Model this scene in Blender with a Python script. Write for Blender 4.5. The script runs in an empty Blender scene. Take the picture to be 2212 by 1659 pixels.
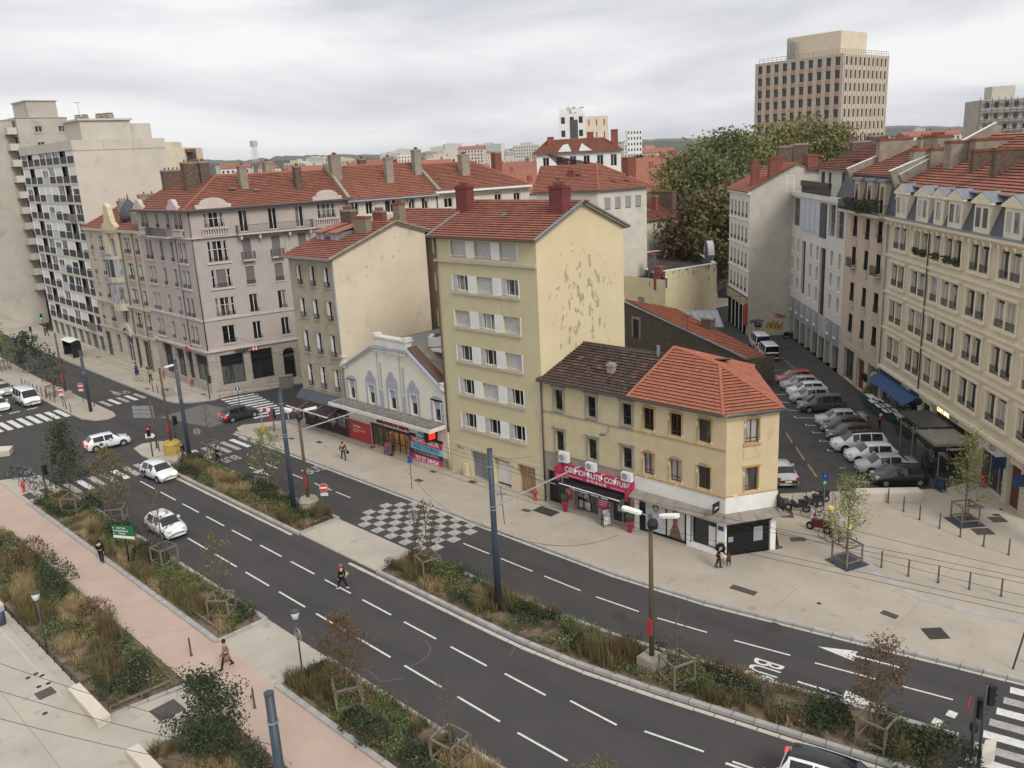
import bpy, bmesh, math, random
from mathutils import Vector, Matrix
R = math.radians
rnd = random.Random(7)
scene = bpy.context.scene
COL = scene.collection

# ------------------------------------------------------------------ camera
# world axes: X runs along the boulevard, Y across it (away from the viewer's house), Z up; metres
cam_d = bpy.data.cameras.new('camera'); cam = bpy.data.objects.new('camera', cam_d); COL.objects.link(cam)
cam_d.sensor_width = 36.0; cam_d.lens = 36.0 * 1853.0 / 2212.0
cam_d.clip_start = 0.5; cam_d.clip_end = 12000
q = math.sqrt(.5); PITCH, ROLL = R(15.0), R(2.95)
hf, hr, up = Vector((-q, q, 0)), Vector((q, q, 0)), Vector((0,0,1))
fw = hf * math.cos(PITCH) - up * math.sin(PITCH); u0 = hf * math.sin(PITCH) + up * math.cos(PITCH)
cr = hr * math.cos(ROLL) - u0 * math.sin(ROLL); cu = hr * math.sin(ROLL) + u0 * math.cos(ROLL)
mw = Matrix((cr, cu, -fw)).transposed().to_4x4(); mw.translation = (0,0,26.0)
cam.matrix_world = mw
scene.camera = cam

# ------------------------------------------------------------------ sky, sun, exposure
SUN_EL, SUN_AZ = R(40), R(-14)        # soft light from behind the viewer's right shoulder
world = bpy.data.worlds.new('World'); scene.world = world; world.use_nodes = True
nt = world.node_tree; nt.nodes.clear()
wo = nt.nodes.new('ShaderNodeOutputWorld'); bg = nt.nodes.new('ShaderNodeBackground')
sky = nt.nodes.new('ShaderNodeTexSky'); sky.sky_type = 'NISHITA'; sky.sun_disc = False
sky.sun_elevation = SUN_EL; sky.sun_rotation = R(90) - SUN_AZ
sky.air_density = 1.0; sky.dust_density = 4.0
tc = nt.nodes.new('ShaderNodeTexCoord'); mp = nt.nodes.new('ShaderNodeMapping')
mp.inputs['Scale'].default_value = (1.3,1.3,6.5); mp.inputs['Rotation'].default_value = (R(6), R(-5), 0)
n1 = nt.nodes.new('ShaderNodeTexNoise'); n1.inputs['Scale'].default_value = 1.6; n1.inputs['Detail'].default_value = 7; n1.inputs['Roughness'].default_value = .55
n1.inputs['Distortion'].default_value = .35
rp = nt.nodes.new('ShaderNodeValToRGB')
rp.color_ramp.elements[0].position = .36; rp.color_ramp.elements[0].color = (4.9,5.02,5.4,1)
rp.color_ramp.elements[1].position = .6; rp.color_ramp.elements[1].color = (7.3,7.3,7.35,1)
mx = nt.nodes.new('ShaderNodeMixRGB'); mx.inputs[0].default_value = .97     # thin gaps only: the cloud cover is closed
L = nt.links.new
L(tc.outputs['Generated'], mp.inputs[0]); L(mp.outputs[0], n1.inputs['Vector']); L(n1.outputs['Fac'], rp.inputs[0])
L(sky.outputs[0], mx.inputs[1]); L(rp.outputs[0], mx.inputs[2]); L(mx.outputs[0], bg.inputs[0]); L(bg.outputs[0], wo.inputs[0])
bg.inputs[1].default_value = 0.1
sd = bpy.data.lights.new('sun', 'SUN'); sd.energy = 1.5; sd.angle = R(22); sd.color = (1,.965,.91)
sun = bpy.data.objects.new('sun', sd); COL.objects.link(sun)
sdir = Vector((math.cos(SUN_EL) * math.cos(SUN_AZ), math.cos(SUN_EL) * math.sin(SUN_AZ), math.sin(SUN_EL)))
sun.rotation_euler = sdir.to_track_quat('Z', 'Y').to_euler(); sun.location = (0,0,90)
vs = scene.view_settings; vs.view_transform = 'Standard'; vs.look = 'None'; vs.exposure = 0.42; vs.gamma = 1.0; vs.use_curve_mapping = False
scene.render.engine = 'CYCLES'

# ------------------------------------------------------------------ helpers
def srgb(r, g, b, k=1.0):
    f = lambda v: ((v / 255 + .055) / 1.055) ** 2.4 if v > 10 else v / 255 / 12.92
    return (f(r) * k, f(g) * k, f(b) * k, 1)
MATS = {}
def dull(c, k=.84):                     # weathered surfaces are a little greyer than their fresh pigment
    if c is None: return None
    l = .3 * c[0] + .59 * c[1] + .11 * c[2]; return tuple(l + (v - l) * k for v in c[:3]) + (1,)
def mat(name, c, c2=None, scale=1.0, rough=.85, bump=0.0, bscale=30.0, spec=.3, metal=0.0, stretch=(1,1,1), rand=0.0, lo=.35, hi=.68,
        spot=None, spot_scale=3.0, spot_lo=.6, spot_hi=.66, tint=0.0, spot_stretch=(1,1,1)):
    """procedural paint / stone / metal: two tones by noise, optional spots (wear), fine relief, per-object and per-piece shift"""
    c, c2, spot = dull(c), dull(c2), dull(spot)
    m = bpy.data.materials.new(name); m.use_nodes = True; t = m.node_tree; N = t.nodes; K = t.links.new
    b = N['Principled BSDF']; b.inputs['Roughness'].default_value = rough; b.inputs['Metallic'].default_value = metal
    b.inputs['Specular IOR Level'].default_value = spec
    cc = N.new('ShaderNodeTexCoord'); col = None
    if c2 is not None:
        ma = N.new('ShaderNodeMapping'); ma.inputs['Scale'].default_value = stretch; K(cc.outputs['Object'], ma.inputs[0])
        nz = N.new('ShaderNodeTexNoise'); nz.inputs['Scale'].default_value = scale; nz.inputs['Detail'].default_value = 6; nz.inputs['Roughness'].default_value = .62
        K(ma.outputs[0], nz.inputs['Vector'])
        mr = N.new('ShaderNodeMapRange'); mr.inputs[1].default_value = lo; mr.inputs[2].default_value = hi; K(nz.outputs['Fac'], mr.inputs[0])
        mi = N.new('ShaderNodeMixRGB'); mi.inputs[1].default_value = c; mi.inputs[2].default_value = c2; K(mr.outputs[0], mi.inputs[0]); col = mi.outputs[0]
    if spot is not None:
        ma = N.new('ShaderNodeMapping'); ma.inputs['Scale'].default_value = spot_stretch; K(cc.outputs['Object'], ma.inputs[0])
        nz = N.new('ShaderNodeTexNoise'); nz.inputs['Scale'].default_value = spot_scale; nz.inputs['Detail'].default_value = 5; K(ma.outputs[0], nz.inputs['Vector'])
        mr = N.new('ShaderNodeMapRange'); mr.inputs[1].default_value = spot_lo; mr.inputs[2].default_value = spot_hi; K(nz.outputs['Fac'], mr.inputs[0])
        mi = N.new('ShaderNodeMixRGB'); mi.inputs[1].default_value = c; mi.inputs[2].default_value = spot; K(mr.outputs[0], mi.inputs[0])
        if col: K(col, mi.inputs[1])
        col = mi.outputs[0]
    if rand or tint:
        hs = N.new('ShaderNodeHueSaturation'); hs.inputs['Color'].default_value = c
        if col: K(col, hs.inputs['Color'])
        oi = N.new('ShaderNodeObjectInfo'); at = N.new('ShaderNodeAttribute'); at.attribute_name = 'tint'
        m1 = N.new('ShaderNodeMath'); m1.operation = 'MULTIPLY_ADD'; m1.inputs[1].default_value = rand * 2; m1.inputs[2].default_value = 1 - rand
        K(oi.outputs['Random'], m1.inputs[0])
        m2 = N.new('ShaderNodeMath'); m2.operation = 'MULTIPLY_ADD'; m2.inputs[1].default_value = tint; K(at.outputs['Fac'], m2.inputs[0]); K(m1.outputs[0], m2.inputs[2])
        K(m2.outputs[0], hs.inputs['Value']); col = hs.outputs[0]
    if col: K(col, b.inputs['Base Color'])
    else: b.inputs['Base Color'].default_value = c
    if bump:
        nb = N.new('ShaderNodeTexNoise'); nb.inputs['Scale'].default_value = bscale; nb.inputs['Detail'].default_value = 4; K(cc.outputs['Object'], nb.inputs['Vector'])
        bu = N.new('ShaderNodeBump'); bu.inputs['Strength'].default_value = bump; bu.inputs['Distance'].default_value = .03; K(nb.outputs['Fac'], bu.inputs['Height']); K(bu.outputs[0], b.inputs['Normal'])
    MATS[name] = m; return m
def emis(name, c, s):
    m = bpy.data.materials.new(name); m.use_nodes = True; b = m.node_tree.nodes['Principled BSDF']
    b.inputs['Base Color'].default_value = c; b.inputs['Emission Color'].default_value = c; b.inputs['Emission Strength'].default_value = s
    MATS[name] = m; return m

class MB:
    """collects faces, then links them as one mesh object"""
    def __init__(s): s.v = []; s.f = []; s.mi = []; s.cur = 0; s.t = []
    def quad(s, *p, tint=0.0):
        n = len(s.v); s.v += [tuple(x) for x in p]; s.f.append(tuple(range(n, n + len(p)))); s.mi.append(s.cur); s.t.append(tint)
    poly = quad
    def box(s, x0, x1, y0, y1, z0, z1, M=None, tint=0.0):
        p = [(x0, y0, z0), (x1, y0, z0), (x1, y1, z0), (x0, y1, z0), (x0, y0, z1), (x1, y0, z1), (x1, y1, z1), (x0, y1, z1)]
        if M is not None: p = [tuple(M @ Vector(a)) for a in p]
        n = len(s.v); s.v += p
        for f in ((0,3,2,1), (4,5,6,7), (0,1,5,4), (1,2,6,5), (2,3,7,6), (3,0,4,7)):
            s.f.append(tuple(n + i for i in f)); s.mi.append(s.cur); s.t.append(tint)
    def prism(s, poly, z0, z1, cap=True, M=None):
        a = [Vector((x, y, z0)) for x, y in poly]; b = [Vector((x, y, z1)) for x, y in poly]
        if M is not None: a = [M @ v for v in a]; b = [M @ v for v in b]
        n = len(poly)
        for i in range(n):
            j = (i + 1) % n; s.quad(a[i], a[j], b[j], b[i])
        if cap: s.poly(*b); s.poly(*a[::-1])
    def tube(s, pts, r, n=8, cap=True):
        pts = [Vector(p) for p in pts]; rs = r if isinstance(r, (list, tuple)) else [r] * len(pts)
        rings = []; prev = None
        for i, p in enumerate(pts):
            d = (pts[min(i + 1, len(pts) - 1)] - pts[max(i - 1,0)]).normalized()
            a = Vector((0,0,1)) if abs(d.z) < .9 else Vector((1,0,0))
            if prev is not None: a = prev
            x = (a - d * a.dot(d)).normalized(); y = d.cross(x); prev = x
            k = len(s.v); s.v += [tuple(p + (x * math.cos(2 * math.pi * j / n) + y * math.sin(2 * math.pi * j / n)) * rs[i]) for j in range(n)]; rings.append(k)
        for a, b in zip(rings, rings[1:]):
            for j in range(n):
                s.f.append((a + j, a + (j + 1) % n, b + (j + 1) % n, b + j)); s.mi.append(s.cur); s.t.append(0)
        if cap:
            s.f.append(tuple(rings[0] + j for j in range(n))[::-1]); s.f.append(tuple(rings[-1] + j for j in range(n))); s.mi += [s.cur] * 2; s.t += [0,0]
    def cyl(s, x, y, z0, z1, r0, r1=None, n=12): s.tube([(x, y, z0), (x, y, z1)], [r0, r0 if r1 is None else r1], n)
    def lathe(s, prof, n=16, c=(0,0)):
        """profile of (radius, z) turned about a vertical axis"""
        k = len(s.v)
        for r_, z in prof: s.v += [(c[0] + r_ * math.cos(2 * math.pi * j / n), c[1] + r_ * math.sin(2 * math.pi * j / n), z) for j in range(n)]
        for i in range(len(prof) - 1):
            for j in range(n):
                a = k + i * n; b = a + n; s.f.append((a + j, a + (j + 1) % n, b + (j + 1) % n, b + j)); s.mi.append(s.cur); s.t.append(0)
        s.f.append(tuple(k + j for j in range(n))[::-1]); s.f.append(tuple(k + (len(prof) - 1) * n + j for j in range(n))); s.mi += [s.cur] * 2; s.t += [0,0]
    def mesh(s, name, mats, smooth=False):
        me = bpy.data.meshes.new(name); me.from_pydata(s.v, [], s.f)
        for m in (mats if isinstance(mats, (list, tuple)) else [mats]): me.materials.append(MATS[m] if isinstance(m, str) else m)
        if any(s.mi): me.polygons.foreach_set('material_index', s.mi)
        if any(s.t):
            at = me.attributes.new('tint', 'FLOAT', 'FACE'); at.data.foreach_set('value', s.t)
        if smooth: me.polygons.foreach_set('use_smooth', [True] * len(s.f))
        me.validate(); me.update(); return me
    def build(s, name, mats, parent=None, smooth=False, loc=(0,0,0), rz=0.0, kind=None):
        return inst(s.mesh(name, mats, smooth), name, parent, loc, rz, kind)
def bx(name, m, parent, *a):            # one box as a part
    b = MB(); b.box(*a); return b.build(name, m, parent)
def inst(me, name, parent=None, loc=(0,0,0), rz=0.0, kind=None, scale=None):
    o = bpy.data.objects.new(name, me); COL.objects.link(o); o.parent = parent; o.location = loc
    o.rotation_euler = (0,0, rz)
    if scale is not None: o.scale = (scale,) * 3 if isinstance(scale, (int, float)) else scale
    if kind: o['kind'] = kind
    return o
def thing(name, label, cat, loc=(0,0,0), rz=0.0, group=None):
    if len(loc) == 2: loc = (loc[0], loc[1], 0.0)
    o = inst(None, name, None, loc, rz); return tag(o, label, cat, group)
def tag(o, label, cat, group=None):
    o['label'] = label; o['category'] = cat
    if group: o['group'] = group
    return o
def copy_tree(o, parent=None):
    c = o.copy(); COL.objects.link(c); c.parent = parent
    for ch in list(o.children): copy_tree(ch, c)
    return c
def struct(mb, name, m, smooth=False):
    return mb.build(name, m, None, smooth, kind='structure')
workshop = bpy.data.scenes.new('workshop')       # empty side scene where text and skinned figures are turned into meshes
def baked(o):
    workshop.collection.objects.link(o); 
    with bpy.context.temp_override(scene=workshop, view_layer=workshop.view_layers[0]): me = bpy.data.meshes.new_from_object(o.evaluated_get(bpy.context.evaluated_depsgraph_get()))
    bpy.data.objects.remove(o); return me
_fonts = {}
def text_mesh(s, size, m, depth=.01, shear=0.0, bold=0.0):
    k = (s, size, m, depth, shear, bold)
    if k in _fonts: return _fonts[k]
    cv = bpy.data.curves.new('lettering', 'FONT'); cv.body = s; cv.size = size; cv.extrude = depth / 2; cv.align_x = 'CENTER'; cv.align_y = 'CENTER'; cv.shear = shear; cv.offset = bold
    cv.resolution_u = 3
    me = baked(bpy.data.objects.new('lettering', cv)); me.materials.clear(); me.materials.append(MATS[m]); _fonts[k] = me; return me
def text(s, size, m, parent, loc, rz=0.0, rx=R(90), sx=1.0, sy=1.0, name='lettering', **kw):
    """lettering that stands on a wall: local x along the wall, facing -y"""
    o = inst(text_mesh(s, size, m, **kw), name, parent, loc); o.rotation_euler = (rx, 0, rz); o.scale = (sx, sy, 1); return o

# ------------------------------------------------------------------ materials
mat('asphalt', srgb(72,70,69), srgb(78,75,73), scale=.4, rough=.9, bump=.12, bscale=90, spec=.2, spot=srgb(64,62,61), spot_scale=.35, spot_lo=.5, spot_hi=.8, spot_stretch=(.25,1.6,1))
mat('asphalt_worn', srgb(78,75,73), srgb(84,81,78), scale=.5, rough=.9, bump=.12, bscale=60, spec=.2, spot=srgb(70,68,67), spot_scale=.4, spot_lo=.5, spot_hi=.7)
mat('asphalt_pale', srgb(104,100,95), srgb(114,110,103), scale=.8, rough=.9, bump=.2, bscale=50)
mat('concrete_paving', srgb(182,170,152), srgb(168,157,140), scale=.35, rough=.9, bump=.3, bscale=70, spot=srgb(150,139,123), spot_scale=1.3, spot_lo=.62, spot_hi=.8)
mat('pink_paving', srgb(192,166,148), srgb(182,156,139), scale=.4, rough=.9, bump=.2, bscale=70, spot=srgb(172,148,132), spot_scale=1.0, spot_lo=.62, spot_hi=.8)
mat('plaza_paving', srgb(186,177,160), srgb(172,163,147), scale=.4, rough=.9, bump=.3, bscale=70, spot=srgb(156,146,130), spot_scale=1.1, spot_lo=.6, spot_hi=.78)
mat('granite', srgb(178,174,168), srgb(160,157,152), scale=1.5, rough=.8, bump=.15, bscale=90, rand=.08)
mat('pale_stone', srgb(198,188,174), srgb(184,174,160), scale=1.2, rough=.8, bump=.1, bscale=60)
mat('road_paint', srgb(225,223,218), srgb(196,194,190), scale=3.0, rough=.7, spot=srgb(140,137,133), spot_scale=9, spot_lo=.6, spot_hi=.75)
mat('road_paint_worn', srgb(182,178,172), srgb(150,146,141), scale=2.2, rough=.75, spot=srgb(110,107,104), spot_scale=8, spot_lo=.55, spot_hi=.72)
mat('yellow_paint', srgb(188,150,78), srgb(150,125,80), scale=3, rough=.8, spot=srgb(100,95,88), spot_scale=7, spot_lo=.52, spot_hi=.7)
mat('soil', srgb(140,118,90), srgb(104,86,66), scale=2.0, rough=.95, bump=.6, bscale=25, spot=srgb(84,70,54), spot_scale=1.1, spot_lo=.5, spot_hi=.62)
mat('mulch', srgb(140,120,98), srgb(104,88,72), scale=3.0, rough=.95, bump=.8, bscale=30)
mat('iron_cover', srgb(92,82,76), srgb(74,66,62), scale=5, rough=.6, bump=.4, bscale=60, spec=.4)
mat('tile_red', srgb(166,102,78), srgb(148,86,66), scale=1.1, rough=.85, bump=.2, bscale=20, rand=.08, tint=.16, spot=srgb(112,60,50), spot_scale=2.2, spot_lo=.62, spot_hi=.8)
mat('tile_orange', srgb(176,101,70), srgb(160,88,62), scale=1.0, rough=.85, bump=.2, bscale=20, rand=.08, tint=.16, spot=srgb(132,68,52), spot_scale=2.5, spot_lo=.62, spot_hi=.8)
mat('tile_dark', srgb(94,74,66), srgb(74,60,55), scale=1.2, rough=.9, bump=.25, bscale=20, rand=.15, tint=.6, spot=srgb(150,80,60), spot_scale=1.1, spot_lo=.64, spot_hi=.67)
mat('tile_brown', srgb(142,78,62), srgb(118,66,56), scale=.9, rough=.88, bump=.2, bscale=20, rand=.12, tint=.4, spot=srgb(86,56,50), spot_scale=1.6, spot_lo=.55, spot_hi=.75)
mat('zinc', srgb(142,148,156), srgb(122,128,137), scale=2, rough=.5, metal=.35, spec=.4)
mat('dark_zinc', srgb(84,86,90), srgb(68,70,74), scale=2, rough=.55, metal=.2)
mat('slate', srgb(84,88,97), srgb(70,74,83), scale=4, rough=.6, bump=.3, bscale=25)
mat('brick', srgb(150,84,66), srgb(118,66,54), scale=2.2, rough=.9, bump=.3, bscale=25, rand=.1)
mat('dark_brick', srgb(112,92,78), srgb(84,72,62), scale=3, rough=.9, bump=.5, bscale=18, spot=srgb(150,130,108), spot_scale=4, spot_lo=.6, spot_hi=.7)
mat('chimney_grey', srgb(158,148,130), srgb(132,122,107), scale=1.5, rough=.9, bump=.2, bscale=20, rand=.08)
mat('white_frame', srgb(226,226,224), rough=.5)
mat('grey_frame', srgb(150,152,154), rough=.5)
mat('black_metal', srgb(38,38,42), rough=.5, spec=.4)
mat('iron_rail', srgb(56,55,56), rough=.6)
mat('grey_metal', srgb(120,122,124), rough=.45, metal=.4)
mat('steel_blue', srgb(62,74,88), srgb(54,64,78), scale=1.5, rough=.45, spec=.4)
mat('galv', srgb(164,167,168), srgb(140,143,146), scale=4, rough=.5, metal=.3)
mat('white_paint', srgb(238,237,233), srgb(224,222,217), scale=1.5, rough=.6)
mat('red_sign', srgb(196,36,40), rough=.5)
mat('green_sign', srgb(26,112,62), rough=.45)
mat('blue_sign', srgb(40,70,140), rough=.45)
mat('hydrant_red', srgb(208,52,42), srgb(182,42,36), scale=5, rough=.5)
mat('wood_grey', srgb(134,122,106), srgb(104,94,82), scale=4, rough=.9, bump=.3, bscale=30, stretch=(1,1,.2), rand=.12)
mat('wood_pole', srgb(104,92,66), srgb(84,74,56), scale=3, rough=.9, bump=.3, bscale=30, stretch=(2,2,.2))
mat('bark', srgb(112,98,84), srgb(84,74,64), scale=6, rough=.95, bump=.5, bscale=20)
mat('bark_pale', srgb(168,158,142), srgb(128,120,106), scale=5, rough=.9, bump=.3, bscale=20)
mat('lamp_glass', srgb(214,218,218), rough=.2, spec=.5)
mat('black_paint', srgb(30,30,33), rough=.4)
mat('magenta', srgb(196,28,84), rough=.45)
mat('magenta_dark', srgb(176,24,72), srgb(160,20,64), scale=2, rough=.5)
mat('shop_red', srgb(186,40,46), rough=.5)
mat('cyan_print', srgb(110,190,205), rough=.5)
mat('purple_dark', srgb(76,24,52), rough=.5)
mat('interior', srgb(120,110,96), srgb(64,58,52), scale=1.3, rough=.9)
mat('white_letter', srgb(240,240,240), rough=.5)
mat('grey_letter', srgb(150,150,152), rough=.5)
mat('red_letter', srgb(168,26,34), rough=.45)
mat('purple_letter', srgb(120,96,168), rough=.5)
def glass(name, dark, light, p=.5, rough=.08, wob=True):
    """window glass over a dark room or a pale curtain; which of the two shifts from pane to pane"""
    m = bpy.data.materials.new(name); m.use_nodes = True; t = m.node_tree; N = t.nodes; K = t.links.new; b = N['Principled BSDF']
    b.inputs['Roughness'].default_value = rough; b.inputs['Specular IOR Level'].default_value = .6
    oi = N.new('ShaderNodeObjectInfo'); cc = N.new('ShaderNodeTexCoord'); nz = N.new('ShaderNodeTexNoise'); nz.inputs['Scale'].default_value = 1.6; nz.inputs['Detail'].default_value = 3
    ma = N.new('ShaderNodeMapping'); ma.inputs['Scale'].default_value = (2.2,1,.45)
    ad = N.new('ShaderNodeVectorMath'); ad.operation = 'ADD'; sc = N.new('ShaderNodeMath'); sc.operation = 'MULTIPLY'; sc.inputs[1].default_value = 90
    K(oi.outputs['Random'], sc.inputs[0]); K(cc.outputs['Object'], ma.inputs[0]); K(ma.outputs[0], ad.inputs[0]); K(sc.outputs[0], ad.inputs[1]); K(ad.outputs[0], nz.inputs['Vector'])
    m1 = N.new('ShaderNodeMath'); m1.operation = 'MULTIPLY_ADD'; m1.inputs[1].default_value = .9; K(nz.outputs['Fac'], m1.inputs[0])
    m0 = N.new('ShaderNodeMath'); m0.operation = 'MULTIPLY'; m0.inputs[1].default_value = .8; K(oi.outputs['Random'], m0.inputs[0]); K(m0.outputs[0], m1.inputs[2])
    mr = N.new('ShaderNodeMapRange'); mr.inputs[1].default_value = 1.25 - p * .8; mr.inputs[2].default_value = 1.5 - p * .8; K(m1.outputs[0], mr.inputs[0])
    mi = N.new('ShaderNodeMixRGB'); mi.inputs[1].default_value = dark; mi.inputs[2].default_value = light; K(mr.outputs[0], mi.inputs[0]); K(mi.outputs[0], b.inputs['Base Color'])
    MATS[name] = m
glass('pane', srgb(26,27,30), srgb(124,121,116), .42)
glass('pane_dark', srgb(16,17,19), srgb(66,64,62), .35)
glass('pane_shop', srgb(40,44,46), srgb(92,94,92), .5)
glass('pane_curtain', srgb(60,62,64), srgb(168,166,162), .62)
glass('pane_tower', srgb(34,30,34), srgb(52,46,52), .5)
mat('clear_glass', srgb(200,205,205), rough=.05, spec=.5)
m_ = MATS['clear_glass'].node_tree.nodes['Principled BSDF']; m_.inputs['Transmission Weight'].default_value = .93; m_.inputs['IOR'].default_value = 1.05

# ------------------------------------------------------------------ ground, roads, pavements
def off(s):                            # the boulevard bends gently towards its right end
    x = s + 32.0
    if x <= 0: return 0.0
    return .01 * x * x if x < 10 else 1.0 + .2 * (x - 10)
def sweep(t0, t1, s0, s1, step=2.0):
    n = max(1, int(abs(s1 - s0) / step)); ss = [s0 + (s1 - s0) * i / n for i in range(n + 1)]
    return [(s, t0 + off(s)) for s in ss] + [(s, t1 + off(s)) for s in ss[::-1]]
def slab(poly, z0, z1, name, m):
    b = MB(); b.prism(poly, z0, z1); return struct(b, name, m)
b = MB(); b.quad((-7000,-3000,-.08), (7000,-3000,-.08), (7000,9000,-.08), (-7000,9000,-.08))
mat('far_ground', srgb(120,118,104), srgb(96,100,84), scale=.02, rough=.95)
struct(b, 'ground', 'far_ground')
b = MB(); b.quad((-330,-12,0), (70,-12,0), (70,300,0), (-330,300,0)); road = struct(b, 'road', 'asphalt')
b = MB(); b.quad((-175,34.4,.004), (-107.5,34.4,.004), (-107.5,40.6,.004), (-175,40.6,.004)); b.build('worn_asphalt_patch', 'asphalt_worn', road)
b = MB(); b.quad((-91.5,36.5,.004), (-83,38.3,.004), (-84.3,43.6,.004), (-92.4,42.2,.004)); b.build('pale_asphalt_patch', 'asphalt_pale', road)
b = MB(); b.poly((-70,108,.004), (-46,84,.004), (-26.6,60,.004), (-19,66,.004), (-33,84,.004), (-54,108,.004)); b.build('parking_asphalt', 'asphalt_worn', road)
KERB = .13
far_pts = [(-75,60), (-76.2,50), (-77.5,45.5), (-79.6,42.2), (-80.6,40.6), (-80.2,39.7), (-79,39.25)] + [(s, 39 + off(s)) for s in range(-77,16,2)] + \
    [(16,50), (2,58), (-13.5,62.6), (-18.4,68.1), (-19.7,64.7), (-23.4,61.3), (-26.5,58.7), (-28.6,56.7), (-27.5,53.5), (-24.3,48.3), (-26.3,45.4), (-66,45.4), (-66,60)]
slab(far_pts, .004, KERB, 'pavement', 'concrete_paving')
slab([(-180,43), (-148,41.6), (-124,41), (-105,40.3), (-97.5,40.2), (-95.6,40.5), (-94.2,41.6), (-93,44), (-92.9,47), (-91.6,50), (-90.5,54), (-86,72), (-72,130), (-84,130), (-92.6,56), (-95.4,45.2), (-131,47), (-158,48.4), (-180,50)], .004, KERB, 'pavement', 'concrete_paving')
med0 = [(-185,33), (-125,31.1), (-101.2,30.75), (-98.3,30.8), (-96.4,31.5), (-95.6,32.7), (-96.2,33.7), (-98,34.1), (-103.5,34.2), (-125,34.6), (-185,38)]
slab(med0,.004, KERB, 'traffic_island', 'concrete_paving')
slab([(-82.7,30.1), (-83.4,31.2), (-82.9,32.6), (-81.6,33.3), (-79.6,33.3), (-78.4,32.8), (-78.2,29.75), (-80,29.7)], .004, KERB, 'traffic_island', 'plaza_paving')
slab([(-78.2,29.75), (-78.2,32.8), (-74.6,32.9), (-74.6,29.7)], .004,.03, 'crossing_refuge', 'concrete_paving')
slab(sweep(29.5,32.85,-52.0,-42.8), .004,.1, 'median_paving', 'plaza_paving')
slab([(-43.0,18.4), (-43.0,21.6), (-36.8,21.6), (-36.8,18.4)], .004,.1, 'crossing_paving', 'plaza_paving')
slab([(-120,14.0), (-84,18.4), (-75.5,18.4), (16,18.4), (16,15.35), (-31,15.35), (-69.8,15.6), (-84,12), (-120,4)], .004,.1, 'footpath', 'pink_paving')
slab([(-84.2,18.45), (-82.5,21.4), (-75.6,21.6), (-75.6,18.45)], .004,.06, 'pavement', 'plaza_paving')
slab([(-84,11.9), (-57,11.45), (-40.9,11.45), (-40.2,15.3), (-36.6,15.3), (-37,11.45), (10,11.45), (10,-11), (-90,-11)], .004,.1, 'plaza', 'plaza_paving')
for poly in ([(-41,15.3), (-41,11.5), (-57,11.5), (-84,11.9), (-69.8,15.6)], [(-36.6,11.5), (-36.6,15.3), (12,15.3), (12,11.5)],
             [(-75.4,18.6), (-43.2,18.6), (-43.2,21.4), (-75.4,21.4)], [(-36.6,18.6), (-36.6,21.4), (12,21.4), (12,18.6)],
             sweep(29.7,32.6,-74.4,-52.2), sweep(29.7,32.6,-42.6,-9.5)):
    slab(poly, .004,.17, 'planting_soil', 'soil')
# kerb stones, laid one by one
KS = {}
def kerb_line(pts, w=.3, h=.2, name='kerb', L0=1.0, m='granite', side=0):
    top = inst(None, name, None, (pts[0][0], pts[0][1], 0)); top['kind'] = 'structure'
    o0 = Vector((pts[0][0], pts[0][1])); carry = 0.0
    for p, q_ in zip(pts, pts[1:]):
        p, q_ = Vector(p), Vector(q_); d = q_ - p; l = d.length; n = max(1, round(l / L0)); st = l / n; a = math.atan2(d.y, d.x)
        k = (round(st, 2), w, h, m)
        if k not in KS:
            b = MB(); e = .012; b.box(e, st - e, -w / 2, w / 2,0, h - .02); 
            b.box(e + .01, st - e - .01,-w / 2 + .02, w / 2 - .02, h - .02, h); KS[k] = b.mesh('kerb_stone', m)
        for i in range(n):
            c = p + d * (i / n) - o0; inst(KS[k], 'kerb_stone', top, (c.x, c.y, rnd.uniform(-.004,.004)), a + rnd.uniform(-.004,.004))
    return top
curve = lambda t, s0, s1, st=4: [(s, t + off(s)) for s in [s0 + (s1 - s0) * i / max(1, int((s1 - s0) / st)) for i in range(max(1, int((s1 - s0) / st)) + 1)]]
kerb_line(curve(29.5,-74.4,-52.1)); kerb_line(curve(29.5,-42.8,-9.5)); kerb_line(curve(32.85,-74.4,-52.1)); kerb_line(curve(32.85,-42.8,-9.5))
kerb_line([(-52.1,29.5), (-52.1,32.85)]); kerb_line([(-42.8,29.5), (-42.8,32.85)]); kerb_line([(-74.5,29.7), (-74.5,34.0)], m='pale_stone', h=.3)
kerb_line([(-75.5,18.45), (-43.1,18.4)], w=.34); kerb_line([(-43.1,18.4), (-43.1,21.5)]); kerb_line([(-75.5,21.55), (-43.1,21.5)]); kerb_line([(-75.6,18.6), (-75.6,21.6)], m='pale_stone', h=.35)
kerb_line([(-36.7,18.4), (4,18.4)], w=.34); kerb_line([(-36.7,18.4), (-36.7,21.5)]); kerb_line([(-36.7,21.5), (0,21.6)])
kerb_line(curve(38.95,-79,12,6), w=.26, h=.15); kerb_line([(-148,41.5), (-105,40.2), (-97.5,40.1), (-95.6,40.4), (-94.1,41.5), (-92.9,44)], w=.25, h=.15)
kerb_line([(-28.6,56.7), (-26.5,58.75), (-23.4,61.35), (-19.7,64.75)], w=.2, h=.145)
kerb_line([(-41,11.5), (-40.5,15.3)], m='granite', h=.14); kerb_line([(-37,11.5), (-36.7,15.2)], m='granite', h=.14)
kerb_line([(-57,11.2), (-44.4,11.2)], w=.5, h=.12, m='plaza_paving', L0=2)
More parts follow.
